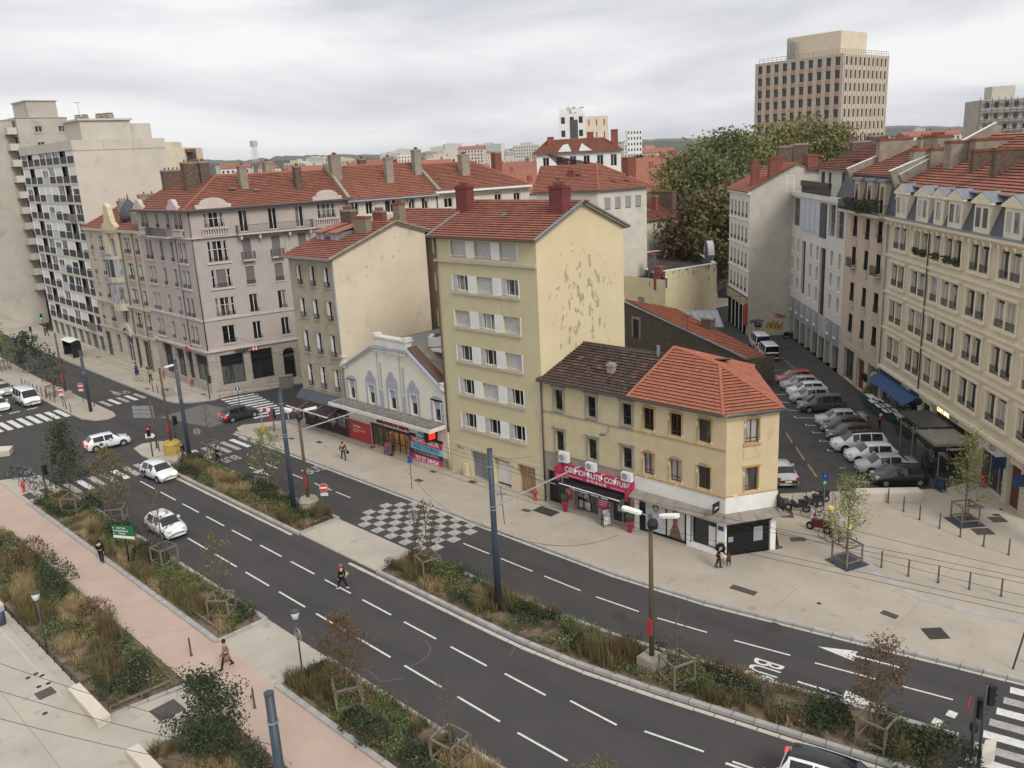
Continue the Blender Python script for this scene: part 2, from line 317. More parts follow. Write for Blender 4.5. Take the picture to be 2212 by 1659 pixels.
# white edge strip of flat stones in front of the median kerb
kerb_line(curve(29.12,-73.5,-52.6), w=.28, h=.012, name='gutter', m='pale_stone'); kerb_line(curve(29.12,-45.5,-9.5), w=.28, h=.012, name='gutter', m='pale_stone')
kerb_line(curve(38.68,-79,12,6), w=.22, h=.012, name='gutter', m='pale_stone')
for p0, p1, n, w in (((-28,56.5), (-8.2,49), 10,.5),):     # grey stone band that curves across the square
    pts = [(-24.12,55.92), (-21.43,53.18), (-19.80,50.98), (-18.43,48.87), (-17.09,48.30), (-15.18,47.44), (-13.32,47.49), (-11.53,47.87), (-9.96,48.11), (-8.12,48.43)]
    kerb_line(pts, w=.5, h=.136, name='stone_band', L0=1.2)
# expansion joints in the concrete pavement
def strip(pts, w, z, name, m, parent=None):
    b = MB()
    for p, q_ in zip(pts, pts[1:]):
        d = (Vector(q_) - Vector(p)).normalized(); n = Vector((-d.y, d.x)) * w / 2
        b.quad((p[0] + n.x, p[1] + n.y, z), (p[0] - n.x, p[1] - n.y, z), (q_[0] - n.x, q_[1] - n.y, z), (q_[0] + n.x, q_[1] + n.y, z))
    return b.build(name, m, parent) if parent else struct(b, name, m)
mat('joint', srgb(150,138,120), rough=.95)
for s in (-72,-64,-56,-48,-38,-31,-21,-15): strip([(s, 39.3 + off(s)), (s, 45 if s < -27 else 52 + off(s))], .03, KERB + .004, 'pavement_joint', 'joint')
for s in (-60,-52,-47): strip([(s, 15.5), (s + 1.2,18.2)], .025,.104, 'pavement_joint', 'joint')
for t in (8.5,4.0,-1): strip([(-80, t), (8, t)], .03,.104, 'pavement_joint', 'joint')
strip([(-57,10.5), (-44.6,10.5)], .12,.105, 'plaza_stripe', 'pale_stone')
# ------------------------------------------------------------------ road markings
_mk = {}
def mark(name, s0, s1, t0, t1, m='road_paint', rot=0.0):
    k = (round(s1 - s0,2), round(t1 - t0,2), m)
    if k not in _mk:
        b = MB(); x, y = k[0] / 2, k[1] / 2; b.quad((-x, -y, 0), (x, -y, 0), (x, y, 0), (-x, y, 0)); _mk[k] = b.mesh(name, m)
    return inst(_mk[k], name, road, ((s0 + s1) / 2, (t0 + t1) / 2,.009), rot)
for i in range(-2,15): s = -65.1 + 4.07 * i; mark('lane_dash', s, s + 2.85,26.66 + off(s), 26.78 + off(s), rot=math.atan(.2 if s > -22 else .0))
for i in range(0,13):
    s = -66.7 + 4.2 * i
    if s > -62: mark('lane_dash', s, s + 3.0,23.86,23.98, rot=.02 if s > -25 else 0)
for s, l in ((-68.3,2.4), (-64.2,2.6), (-60.2,2.6), (-57,2.0), (-41.6,2.6), (-37.9,2.9), (-34.0,3), (-29.8,3), (-25.6,3), (-21.1,3), (-16.9,3), (-12.8,2.2)):
    mark('lane_dash', s, s + l, 35.95 + off(s + 1.5) * .9,36.06 + off(s + 1.5) * .9, rot=math.atan(.02 * max(0, min(10, s + 33.5))))
for i in range(7): mark('zebra_stripe', -78.1,-74.9,21.95 + i * 1.02,22.5 + i * 1.02, 'road_paint' if i % 3 == 1 else 'road_paint_worn')
for i in range(2): mark('zebra_stripe', -78.4,-75.5,18.75 + i * 1.3,19.4 + i * 1.3, 'asphalt_worn').location.z = .066
for i in range(6): mark('zebra_stripe', -77.4,-73.8,33.3 + i * 1.0,33.8 + i * 1.0, 'road_paint' if i in (0,4) else 'road_paint_worn')
for i in range(9): mark('zebra_stripe', -105.2,-101,22.2 + i * .98,22.78 + i * .98)
for i in range(5): mark('zebra_stripe', -104.5,-101.2,34.9 + i * 1.0,35.4 + i * 1.0, 'road_paint' if i in (1,3) else 'road_paint_worn')
for i in range(10): s = -91.8 + i * 1.12; mark('zebra_stripe', -1.95,1.95,0,.55).location = (s, 46.2 - i * .17,.009); bpy.data.objects
for o in road.children[-10:]: o.rotation_euler.z = R(76)
for i in range(3): mark('stop_dash', -108.6,-108.3,24.5 + i * 1.9,25.6 + i * 1.9)
for i in range(6): mark('zebra_stripe', -8.9,-5.2,36.4 + i * 1.05,36.95 + i * 1.05, 'road_paint' if i % 2 else 'road_paint_worn', rot=.2)
for i in range(4): mark('zebra_stripe', -8.9,-5.2,32.2 + i * 1.05,32.75 + i * 1.05, 'road_paint', rot=.2)
for i in range(12):
    for j in range(7):
        if (i + j) % 2 == 0 and not (i < 1 and j < 1) and not (i in (0,) and j > 5):
            mark('chequer_square', -51.8 + i * .8,-51.0 + i * .8,33.2 + j * .8,34.0 + j * .8, 'road_paint_worn')
for x, y in ((-15.2,34.8), (-10.8,36.0), (-10.6,36.9), (-10.3,37.9), (-10.5,35.1)): mark('give_way_square', x - .2, x + .2, y - .25, y + .25)
def flat_poly(name, pts, m='road_paint', z=.0095):
    b = MB(); b.poly(*[(x, y, z) for x, y in pts]); return b.build(name, m, road)
def arrow(s, t, L_, dirn, a=0.0, w=.5, hl=1.9, sw=.075):
    p = [(0,-sw), (L_ - hl, -sw), (L_ - hl, -w), (L_, 0), (L_ - hl, w), (L_ - hl, sw), (0, sw)]
    o = flat_poly('lane_arrow', [(x, y) for x, y in p]); o.location = (s, t, 0); o.rotation_euler.z = a + (0 if dirn > 0 else math.pi); return o
arrow(-16.8,35.75,4.1,1,.16); arrow(-13.5,40.1,4.0,-1,.2); arrow(-68.5,34.6,3.4,1,0)
arrow(-16.4,28.3,3.4,1,.22); 
flat_poly('lane_arrow', [(-14.6,29.0), (-13.4,30.0), (-12.3,29.0), (-12.9,29.0), (-13.3,28.6), (-13.7,28.9)])
flat_poly('lane_arrow', [(-109.5,38.0), (-107.3,38.15), (-107.3,38.4), (-106.6,37.95), (-107.3,37.5), (-107.3,37.8)], 'road_paint_worn')
for x, y, a, m in ((-18.6,35.6, R(-82), 'road_paint'), (-72.1,34.6, R(-90), 'road_paint_worn'), (-63.0,37.8, R(90), 'road_paint_worn'), (-106.2,38.4, R(90), 'road_paint_worn')):
    o = text('BUS', 1.25, m, road, (x, y, .0095), a, rx=0, sx=.82, sy=1.75, name='bus_marking', depth=.001, bold=.012)
for i, (x, y) in enumerate([(-26.60,70.79), (-26.21,68.39)]): pass
for x, y, l in ((-37.55,77.4,1.6), (-35.6,75.75,2.3), (-33.9,74.1,1.8), (-32.4,72.4,1.8), (-30.9,70.6,1.8), (-29.3,68.7,1.8), (-24.6,63.2,1.8), (-39.3,79.6,1.6), (-41.3,81.8,1.6)):
    mark('parking_line', x - l / 2, x + l / 2, y - .06, y + .06, rot=R(36)); mark('parking_line', x - l / 2 - .25, x - l / 2 + .25, y - .5, y - .4, rot=R(-52))
for (a, c) in (((-35.2,70.5), (-33.5,68.3)), ((-32.7,67.4), (-30.7,64.9)), ((-30.0,64.1), (-28.2,61.9))):
    l = math.dist(a, c); o = mark('centre_dash', -l / 2, l / 2,-.07,.07, 'yellow_paint', math.atan2(c[1] - a[1], c[0] - a[0])); o.location = ((a[0] + c[0]) / 2, (a[1] + c[1]) / 2,.009)
strip([(-58.4,101.8), (-47.5,89.8), (-44.9,91.9), (-49.3,96.8)], .35,.0085, 'parking_bay_edge', 'asphalt_pale', road)
# skid arcs and a repair outline on the near lanes
for c, r0, a0, a1 in (((-34.2,24.7), 1.5,-20,100), ((-31.0,27.9), 1.6,10,120)):
    pts = [(c[0] + r0 * math.cos(R(a)), c[1] + r0 * math.sin(R(a))) for a in range(a0, a1,12)]; strip(pts, .05,.0085, 'tyre_scuff', 'asphalt_pale', road)
strip([(-34.4,22.4), (-32.9,22.2), (-32.2,23.2)], .05,.0085, 'tyre_scuff', 'asphalt_pale', road)
# iron covers in road and pavement
_cv = {}
def cover(p, w, l, rz=0.0, z=KERB + .004, m='iron_cover', roundc=False):
    k = (w, l, roundc, m)
    if k not in _cv:
        b = MB()
        if roundc: b.cyl(0,0,0,.012, w / 2, n=20)
        else:
            b.box(-w / 2, w / 2,-l / 2, l / 2,0,.006); b.box(-w / 2 + .04, w / 2 - .04,-l / 2 + .04, l / 2 - .04,.006,.012)
        _cv[k] = b.mesh('utility_cover', m)
    return inst(_cv[k], 'utility_cover', None, (p[0], p[1], z), rz, 'structure')
mat('cover_dark', srgb(72,68,62), srgb(58,55,50), scale=4, rough=.8, bump=.3, bscale=50)
for p, w, l, r_, m in (((-40.52,43.43), 1.9,1.05,0, 'cover_dark'), ((-39.33,42.88), .01,.01,0, 'cover_dark'), ((-41.23,45.55), .7,.4,0, 'iron_cover'), ((-40.31,45.46), .9,.55,0, 'iron_cover'), ((-42.68,45.24), .6,.35,0, 'iron_cover'),
                       ((-41.82,42.64), .7,.45,.2, 'iron_cover'), ((-45.54,43.76), .5,.4,0, 'plaza_paving'), ((-60.15,44.21), .55,.4,0, 'iron_cover'), ((-62.50,45.77), 1.6,.9,0, 'cover_dark'), ((-63.38,44.49), .6,.5,0, 'iron_cover'),
                       ((-23.34,42.00), 1.6,.55,.05, 'iron_cover'), ((-15.75,44.59), .9,.5,-.1, 'iron_cover'), ((-13.18,44.19), 1.1,1.1,.78, 'cover_dark'), ((-24.03,50.31), 1.0,.6,.75, 'iron_cover'),
                       ((-24.45,48.48), .5,.35,.7, 'iron_cover'), ((-14.99,61.41), 1.0,.9,.75, 'iron_cover'), ((-27.17,54.60), 3.6,.9,2.15, 'iron_cover'), ((-16.80,62.82), .9,.7,.75, 'iron_cover'),
                       ((-15.29,62.16), .5,.4,.7, 'iron_cover'), ((-15.16,58.83), 1.2,1.0,.75, 'iron_cover'), ((-49.35,44.18), .8,.5,0, 'iron_cover'), ((-53.21,41.66), .8,.5,0, 'iron_cover'),
                       ((-73.99,38.73), .5,.4,0, 'iron_cover'), ((-72.19,41.24), .7,.4,0, 'iron_cover'), ((-68.90,42.27), .8,.45,0, 'iron_cover'), ((-96.15,44.03), .8,.4,0, 'iron_cover'), ((-105.02,41.02), .7,.4,0, 'iron_cover'),
                       ((-130.64,44.79), .9,.5,0, 'iron_cover'), ((-147.19,43.25), .9,.5,0, 'iron_cover'), ((-49.40,48.82), .6,.4,0, 'iron_cover'), ((-53.80,43.74), .6,.4,0, 'iron_cover')):
    if w > .05: cover(p, w, l, r_, m=m)
for p, w, l, r_ in (((-45.56,10.06), .85,.85,.02), ((-39.12,13.67), 1.3,1.3,0.02)): cover(p, w, l, r_, z=.104)
for p, w in (((-27.49,35.30), .85), ((-20.14,39.60), .9), ((-38.83,44.00), .01)):
    if w > .05: cover(p, w, w, z=.006, m='cover_dark', roundc=True)
for p in ((-47.90,10.34), (-47.45,10.50), (-47.83,9.91), (-46.39,10.47), (-46.47,10.03), (-43.71,9.44), (-19.25,43.31), (-15.33,63.34)): cover(p, .26,.26, z=.104 if p[1] < 15 else KERB + .003, m='cover_dark', roundc=True)
o = cover((-54.20,12.16), 1.1,1.1, z=.2, m='iron_cover', roundc=True)

# ------------------------------------------------------------------ building kit
class Face:
    """one wall plane of a building: u runs along it, out points to the street, z up"""
    def __init__(s, bld, o=(0,0), a=0.0):
        s.b = bld; s.o = Vector((o[0], o[1], 0)); s.a = a; s.d = Vector((math.cos(a), math.sin(a), 0)); s.n = Vector((s.d.y, -s.d.x, 0))
    def pt(s, u, out, z): return s.o + s.d * u + s.n * out + Vector((0,0, z))
    def mx(s, u=0, out=0, z=0):
        m = Matrix.Rotation(s.a, 4, 'Z'); m.translation = s.pt(u, out, z); return m
def wall(F, w, h, ops, m, depth=.25, z0=0.0, name='wall', u0=0.0, gable=None, parent=None, rev=None):
    """wall sheet with real openings and their reveals"""
    us = sorted({u0, u0 + w} | {round(x, 3) for o in ops for x in o[:2]}); zs = sorted({z0, z0 + h} | {round(x, 3) for o in ops for x in o[2:4]})
    b = MB()
    for i in range(len(us) - 1):
        run = None
        for j in range(len(zs) - 1):
            uc, zc = (us[i] + us[i + 1]) / 2, (zs[j] + zs[j + 1]) / 2
            hole = any(o[0] < uc < o[1] and o[2] < zc < o[3] for o in ops)
            if not hole and run is None: run = zs[j]
            if (hole or j == len(zs) - 2) and run is not None:
                top = zs[j] if hole else zs[j + 1]
                b.quad(F.pt(us[i], 0, run), F.pt(us[i + 1], 0, run), F.pt(us[i + 1], 0, top), F.pt(us[i], 0, top)); run = None
    b.cur = 1 if rev else 0
    for a, c, z, y in [o[:4] for o in ops]:
        A, B_, C_, D_ = [(a, z), (c, z), (c, y), (a, y)], None, None, None
        for (p, q_) in zip(A, A[1:] + A[:1]):
            b.quad(F.pt(p[0], 0, p[1]), F.pt(q_[0], 0, q_[1]), F.pt(q_[0], -depth, q_[1]), F.pt(p[0], -depth, p[1]))
    b.cur = 0
    if gable: b.poly(*[F.pt(u, 0, z) for u, z in gable])
    return b.build(name, [m, rev] if rev else m, parent or F.b)
_wm = {}
def cached(k, fn):
    if k not in _wm: _wm[k] = fn()
    return _wm[k]
def frame_mesh(w, h, n, tr, m, t=.06):
    def f():
        b = MB(); b.box(-w / 2, w / 2,0,.07,0, t); b.box(-w / 2, w / 2,0,.07, h - t, h)
        for i in range(n + 1):
            x = -w / 2 + w * i / n; x0, x1 = (x, x + t) if i == 0 else (x - t, x) if i == n else (x - t * .6, x + t * .6); b.box(x0, x1,.002,.068, t, h - t)
        for q_ in (tr if isinstance(tr, (list, tuple)) else [tr] if tr else []):
            for i in range(n): b.box(-w / 2 + w * i / n + t, -w / 2 + w * (i + 1) / n - t, .01,.06, h * q_ - .025, h * q_ + .025)
        return b.mesh('window', m)
    return cached(('fr', w, h, n, str(tr), m), f)
def pane_mesh(w, h, n, m):
    def f():
        b = MB(); g_ = .03; b.quad((-w / n / 2 + g_, 0, g_), (w / n / 2 - g_, 0, g_), (w / n / 2 - g_, 0, h - g_), (-w / n / 2 + g_, 0, h - g_)); return b.mesh('pane', m)
    return cached(('pa', w, h, n, m), f)
def box_mesh(name, x0, x1, y0, y1, z0, z1, m):
    def f(): b = MB(); b.box(x0, x1, y0, y1, z0, z1); return b.mesh(name, m)
    return cached((name, x0, x1, y0, y1, z0, z1, m), f)
def rail_mesh(w, h, m, gap=.13, d=0.0, name='guard_rail', r=.012):
    """iron guard rail: top and bottom bar with uprights; d > 0 wraps round a balcony of that depth"""
    def f():
        b = MB(); n = max(2, int(w / gap)); s = r
        runs = [((-w / 2,-d), (w / 2,-d))] + ([((-w / 2,0), (-w / 2,-d)), ((w / 2,0), (w / 2,-d))] if d else [])
        for (a, c) in runs:
            L_ = math.dist(a, c); k = max(1, int(L_ / gap)); M = Matrix.Translation((a[0], a[1], 0)) @ Matrix.Rotation(math.atan2(c[1] - a[1], c[0] - a[0]), 4, 'Z')
            b.box(0, L_, -s * 1.5, s * 1.5, h - .04, h, M); b.box(0, L_, -s, s, .06,.085, M)
            for i in range(k + 1): b.box(L_ * i / k - s, L_ * i / k + s, -s, s, 0, h - .04, M)
        return b.mesh(name, m)
    return cached(('rail', w, h, m, gap, d, r), f)
def baluster_mesh(w, h, m):
    def f():
        b = MB(); b.box(-w / 2, w / 2,-.14,.1, h - .12, h); b.box(-w / 2, w / 2,-.14,.1,0,.1)
        n = max(2, int(w / .28))
        for i in range(n + 1):
            x = -w / 2 + .08 + (w - .16) * i / n; b.box(x - .055, x + .055,-.08,.03,.1, h - .12)
        return b.mesh('balustrade', m)
    return cached(('bal', w, h, m), f)
def window(F, u, z, w, h, frame='white_frame', n=2, tr=None, d=.16, pane='pane', sill=None, rail=None, sur=None, surw=.14, shut=None, blind=0.0, blindm='white_frame', shutside=None, railh=.45, one=False, arch=None, par=None, sillw=.12, head=None, lam=None):
    """a window: frame with casements (the object), panes, sill, guard rail, surround, shutters as its pieces"""
    w, h = round(w, 3), round(h, 3)
    o = inst(frame_mesh(w, h, n, tr, frame), 'window', par or F.b, F.pt(u, -d, z), F.a)
    if one:
        def f():
            b = MB(); b.quad((-w / 2 + .03,0,.03), (w / 2 - .03,0,.03), (w / 2 - .03,0, h - .03), (-w / 2 + .03,0, h - .03)); return b.mesh('pane', pane)
        inst(cached(('p1', w, h, pane), f), 'pane', o, (0,.04,0))
    else:
        for i in range(n): inst(pane_mesh(w, h, n, pane), 'pane', o, (-w / 2 + w * (i + .5) / n, .04,0))
    if sill: inst(box_mesh('sill', -w / 2 - sillw, w / 2 + sillw, -d - .12,0,-.13,-.001, sill), 'sill', o)
    if rail == 'iron': inst(rail_mesh(w + .05, railh, 'iron_rail'), 'guard_rail', o, (0,-d - .04,.02))
    if rail == 'balcony':
        inst(box_mesh('balcony_slab', -w / 2 - .25, w / 2 + .25,-d - .6,-d + .01,-.2,-.05, sill or 'pale_stone'), 'balcony_slab', o)
        inst(rail_mesh(w + .46,.9, 'iron_rail', d=.52), 'guard_rail', o, (0,-d - .02,-.04))
    if rail == 'stone': inst(baluster_mesh(w + .5,.85, sill or 'pale_stone'), 'balustrade', o, (0,-d - .25,-.1))
    if sur:
        def f():
            b = MB(); p = .05; s = surw
            b.box(-w / 2 - s, -w / 2,-d - p, -d, 0, h); b.box(w / 2, w / 2 + s, -d - p, -d, 0, h); b.box(-w / 2 - s, w / 2 + s, -d - p, -d, h, h + s)
            if head == 'cornice': b.box(-w / 2 - s - .08, w / 2 + s + .08,-d - p - .08,-d, h + s, h + s + .08)
            if head == 'peak': b.poly((-w / 2 - s - .04,-d - p, h + s), (w / 2 + s + .04,-d - p, h + s), (0,-d - p - .02, h + s + .16)); b.box(-w / 2 - s - .04, w / 2 + s + .04,-d - p - .03,-d, h + s - .03, h + s)
            return b.mesh('surround', sur)
        inst(cached(('sur', w, h, d, sur, surw, head), f), 'surround', o)
    if shut:     # closed shutter curtain
        def f():
            b = MB(); k = max(4, int(w / .12))
            for i in range(k): x = -w / 2 + w * i / k; b.box(x + .008, x + w / k - .008,-.035 - .01 * (i % 2), -.005,.02, h - .02)
            return b.mesh('shutter', shut)
        inst(cached(('sh', w, h, shut), f), 'shutter', o)
    if shutside:  # folded shutter stack standing at one side of the opening
        mm, sd, fw_ = shutside
        def f():
            b = MB(); k = 5
            for i in range(k): b.box(fw_ * i / k, fw_ * (i + .86) / k, -d - .0 + .03 * (i % 2), -.01 - .03 * ((i + 1) % 2), .02, h - .02)
            return b.mesh('shutter', mm)
        inst(cached(('ss', w, h, mm, fw_, d), f), 'shutter', o, (-w / 2 if sd < 0 else w / 2 - fw_, 0,0))
    if blind:
        hb = round(h * blind, 2)
        inst(box_mesh('blind', -w / 2 + .02, w / 2 - .02,-.03,-.004, h - hb, h - .02, blindm), 'blind', o)
    if lam:      # scalloped fabric pelmet at the window head
        def f():
            b = MB(); k = max(3, int(w / .18)); hh = .28
            for i in range(k): x0, x1 = -w / 2 + w * i / k, -w / 2 + w * (i + 1) / k; b.poly((x0,-.06, h), (x0,-.06, h - hh * .7), ((x0 + x1) / 2,-.06, h - hh), (x1,-.06, h - hh * .7), (x1,-.06, h))
            return b.mesh('pelmet', lam)
        inst(cached(('lam', w, h, lam), f), 'pelmet', o)
    if arch:     # rounded head over the opening
        def f():
            b = MB(); k = 10; r_ = w / 2
            for i in range(k):
                a0, a1 = math.pi * i / k, math.pi * (i + 1) / k
                b.quad((r_ * math.cos(a0), -d * .5, h + arch * math.sin(a0)), (r_ * math.cos(a1), -d * .5, h + arch * math.sin(a1)), (r_ * math.cos(a1), -d * .5, h), (r_ * math.cos(a0), -d * .5, h))
            return b.mesh('fanlight', pane)
        inst(cached(('ar', w, h, arch, d, pane), f), 'fanlight', o)
    return o
def band(F, u0, u1, z0, z1, out, m, name='cornice', par=None, inn=0.0):
    b = MB(); b.box(u0, u1,-out, inn, z0, z1, F.mx()); return b.build(name, m, par or F.b)
def pipe(F, u, z0, z1, m='zinc', r=.06, out=.1, par=None, name='drainpipe'):
    b = MB(); p = F.pt(u, out, 0); b.tube([(p.x, p.y, z0), (p.x, p.y, z1)], r, 8); return b.build(name, m, par or F.b, True)
def clip(poly, a, c):
    """keep the part of a 2D polygon left of the edge a->c"""
    out = []; sd = lambda p: (c[0] - a[0]) * (p[1] - a[1]) - (c[1] - a[1]) * (p[0] - a[0])
    for i in range(len(poly)):
        p, q_ = poly[i], poly[(i + 1) % len(poly)]; s0, s1 = sd(p), sd(q_)
        if s0 >= 0: out.append(p)
        if s0 * s1 < 0: t = s0 / (s0 - s1); out.append((p[0] + (q_[0] - p[0]) * t, p[1] + (q_[1] - p[1]) * t))
    return out
TILE = {}
def roof(bld, slopes, m, cw=.3, ch=.37, ind=0, name='roof', lip=.085, under='chimney_grey', extra=None):
    """solid roof planes carrying courses of tiles; the first `ind` tiles are single objects, the rest one mesh.
    each slope: points in the building's frame, the first two being the ends of its eave"""
    b = MB(); tl = MB(); singles = []
    for pts in slopes:
        pts = [Vector(p) for p in pts]; e = (pts[1] - pts[0]).normalized(); nn = e.cross(pts[-1] - pts[0]).normalized(); s = nn.cross(e)
        b.poly(*[p - nn * .05 for p in pts]); b.poly(*[p - nn * .16 for p in pts[::-1]])
        for p, q_ in zip(pts, pts[1:] + pts[:1]): b.quad(p - nn * .16, q_ - nn * .16, q_ - nn * .05, p - nn * .05)
        uv = [((p - pts[0]).dot(e), (p - pts[0]).dot(s)) for p in pts]
        u0, u1 = min(x for x, _ in uv), max(x for x, _ in uv); v1 = max(y for _, y in uv); P = lambda x, y, z: pts[0] + e * x + s * y + nn * z
        rows = max(1, round(v1 / ch)); rh = v1 / rows; cols = max(1, round((u1 - u0) / cw)); tw = (u1 - u0) / cols
        for r_ in range(rows):
            y0, y1 = r_ * rh, min((r_ + 1) * rh, v1); sh = (r_ % 2) * tw * .5
            for c_ in range(-1, cols):
                x0 = u0 + c_ * tw + sh; full = [(x0, y0), (x0 + tw, y0), (x0 + tw, y1), (x0, y1)]; pl = full
                for a, c in zip(uv, uv[1:] + uv[:1]):
                    pl = clip(pl, a, c)
                    if len(pl) < 3: break
                if len(pl) < 3: continue
                area = abs(sum(pl[i][0] * pl[(i + 1) % len(pl)][1] - pl[(i + 1) % len(pl)][0] * pl[i][1] for i in range(len(pl)))) / 2
                if area < .003: continue
                if ind and area > tw * rh * .98: singles.append((P(x0, y0,0), e, s, nn, tw, rh)); continue
                jit = rnd.uniform(-.008,.008); hz = lambda y: lip * (1 - (y - y0) / rh) + .004 + jit
                tn = rnd.gauss(0,.35)
                tl.poly(*[P(x, y, hz(y)) for x, y in pl], tint=tn)
                lo = [p for p in pl if p[1] < y0 + 1e-6]
                if len(lo) == 2: tl.quad(P(lo[0][0], y0 + .1,-.03), P(lo[1][0], y0 + .1,-.03), P(lo[1][0], y0, hz(y0)), P(lo[0][0], y0, hz(y0)), tint=tn)
    if ind:
        singles.sort(key=lambda t: (t[0].y, t[0].z) if True else 0)
        for k, (p, e, s, nn, tw, rh) in enumerate(singles):
            if k >= ind:
                jit = rnd.uniform(-.008,.008); tn = rnd.gauss(0,.35); A = lambda x, y, z: p + e * x + s * y + nn * z
                tl.quad(A(0,0, lip + jit), A(tw * .5,0, lip + .018 + jit), A(tw * .5, rh, .02 + jit), A(0, rh, .004 + jit), tint=tn); tl.quad(A(tw * .5,0, lip + .018 + jit), A(tw, 0, lip + jit), A(tw, rh, .004 + jit), A(tw * .5, rh, .02 + jit), tint=tn)
                tl.poly(A(0,.1,-.03), A(tw, .1,-.03), A(tw, 0, lip + jit), A(tw * .5,0, lip + .018 + jit), A(0,0, lip + jit), tint=tn)
    ro = b.build(name, [under], bld)
    if tl.f: tl.build('roof_tiles', m, ro, kind='stuff')
    if ind:
        for k, (p, e, s, nn, tw, rh) in enumerate(singles[:ind]):
            key = (round(tw, 3), round(rh, 3), m)
            if key not in TILE:
                t = MB(); prof = [(0,0), (tw * .25,.014), (tw * .5,.02), (tw * .75,.014), (tw * .985,0)]
                for (xa, za), (xb, zb) in zip(prof, prof[1:]): t.quad((xa, 0, lip + za), (xb, 0, lip + zb), (xb, rh, .004 + za), (xa, rh, .004 + za if False else .004 + za))
                t.poly((0,.1,-.03), (tw * .985,.1,-.03), *[(x, 0, lip + z) for x, z in prof[::-1]]); TILE[key] = t.mesh('roof_tile', m)
            o = inst(TILE[key], 'roof_tile', ro); M = Matrix((e, s, nn)).transposed().to_4x4(); M.translation = p + nn * rnd.uniform(-.006,.008); o.matrix_local = M @ Matrix.Rotation(rnd.uniform(-.012,.012), 4, 'Z')
    return ro
def ridge(ro, pts, m, r=.11, single=True, L0=.4):
    for p, q_ in zip(pts, pts[1:]):
        p, q_ = Vector(p), Vector(q_); d = q_ - p; n = max(1, round(d.length / L0)) if single else 1
        st = d.length / n
        def f():
            b = MB(); b.tube([(0,0,0), (st * 1.04,0,.0)], [r * 1.08, r * .94], 8); return b.mesh('ridge_tile', m)
        me = cached(('rt', round(st, 3), r, m), f)
        for i in range(n):
            o = inst(me, 'ridge_tile', ro, p + d * (i / n)); o.rotation_mode = 'QUATERNION'; o.rotation_quaternion = d.to_track_quat('X', 'Z')
def chimney(par, x, y, z0, z1, w=.6, d=.9, m='chimney_grey', pots=3, rz=0.0, cap='chimney_grey', potm='brick', along='y'):
    k = ('ch', w, d, round(z1 - z0,2), m, pots, cap, along)
    def f():
        b = MB(); h = z1 - z0; b.box(-w / 2, w / 2,-d / 2, d / 2,0, h - .22); b.cur = 1; b.box(-w / 2 - .06, w / 2 + .06,-d / 2 - .06, d / 2 + .06, h - .22, h - .1); b.box(-w / 2 - .01, w / 2 + .01,-d / 2 - .01, d / 2 + .01, h - .1, h)
        b.cur = 2
        for i in range(pots):
            t = ((i + .5) / pots - .5); cx, cy = (0, t * d * .9) if along == 'y' else (t * w * .9,0); b.tube([(cx, cy, h), (cx, cy, h + .3)], [.11,.09], 8)
        return b.mesh('chimney', [m, cap, potm])
    return inst(cached(k, f), 'chimney', par, (x, y, z0), rz)
def dish(par, p):
    b = MB(); b.tube([(0,0,0), (0,0,.5)], .02,5); b.lathe([(.02,.5), (.25,.6), (.33,.72)], 12); return b.build('satellite_dish', 'white_paint', par, loc=p)
def aerial(x, y, z, h, label, rz=0.0, kind=0):
    o = thing('television_aerial', label, 'aerial', (x, y, z), rz, None); b = MB(); b.tube([(0,0,0), (0,0, h)], .025,5); b.build('mast', 'iron_rail', o)
    b = MB(); b.box(-.7,.7,-.012,.012, h - .1, h - .07)
    for i in range(7): b.box(-.6 + i * .2 - .01,-.6 + i * .2 + .01,-.28 + .02 * i, .28 - .02 * i, h - .095, h - .075)
    if kind: b.box(-.5,.5,-.012,.012, h * .6, h * .6 + .03); b.box(-.3,-.28,-.4,.4, h * .6, h * .6 + .02); b.box(.3,.32,-.4,.4, h * .6, h * .6 + .02)
    b.build('antenna', 'iron_rail', o); return o

# ------------------------------------------------------------------ wall finishes of the front row
mat('a_wall_left', srgb(204,190,148), srgb(193,178,136), scale=.9, rough=.9, bump=.15, bscale=25, spot=srgb(176,160,122), spot_scale=1.2, spot_lo=.6, spot_hi=.78, spot_stretch=(1,1,.35))
mat('a_wall_right', srgb(210,190,146), srgb(200,179,135), scale=.8, rough=.9, bump=.15, bscale=25, spot=srgb(190,160,112), spot_scale=1.4, spot_lo=.62, spot_hi=.8, spot_stretch=(1,1,.4))
mat('a_trim_ochre', srgb(190,154,96), srgb(176,142,88), scale=3, rough=.85, spot=srgb(226,218,200), spot_scale=2.5, spot_lo=.63, spot_hi=.66)
mat('a_stone', srgb(164,154,138), srgb(146,136,121), scale=1.6, rough=.9, bump=.15, bscale=25)
mat('a_fascia', srgb(232,230,224), srgb(216,213,206), scale=.9, rough=.7, spot=srgb(196,190,180), spot_scale=2, spot_lo=.64, spot_hi=.8, spot_stretch=(1,1,.3))
mat('brown_wood', srgb(104,66,40), srgb(86,54,34), scale=4, rough=.6, stretch=(1,1,.2))
mat('corrugated', srgb(150,140,126), srgb(128,119,107), scale=1.5, rough=.8, bump=.2, bscale=20)
mat('b_wall', srgb(204,192,150), srgb(196,184,143), scale=.6, rough=.9, bump=.12, bscale=30, spot=srgb(176,162,122), spot_scale=.8, spot_lo=.62, spot_hi=.85, spot_stretch=(1,1,.3))
mat('b_ground', srgb(206,193,156), srgb(194,181,145), scale=1, rough=.9, bump=.12, bscale=30, spot=srgb(168,154,124), spot_scale=1.2, spot_lo=.6, spot_hi=.8)
mat('b_gable', srgb(222,205,160), srgb(214,196,151), scale=.35, rough=.9, bump=.12, bscale=30)
mat('b_ledge', srgb(196,184,162), srgb(176,164,144), scale=2, rough=.9)
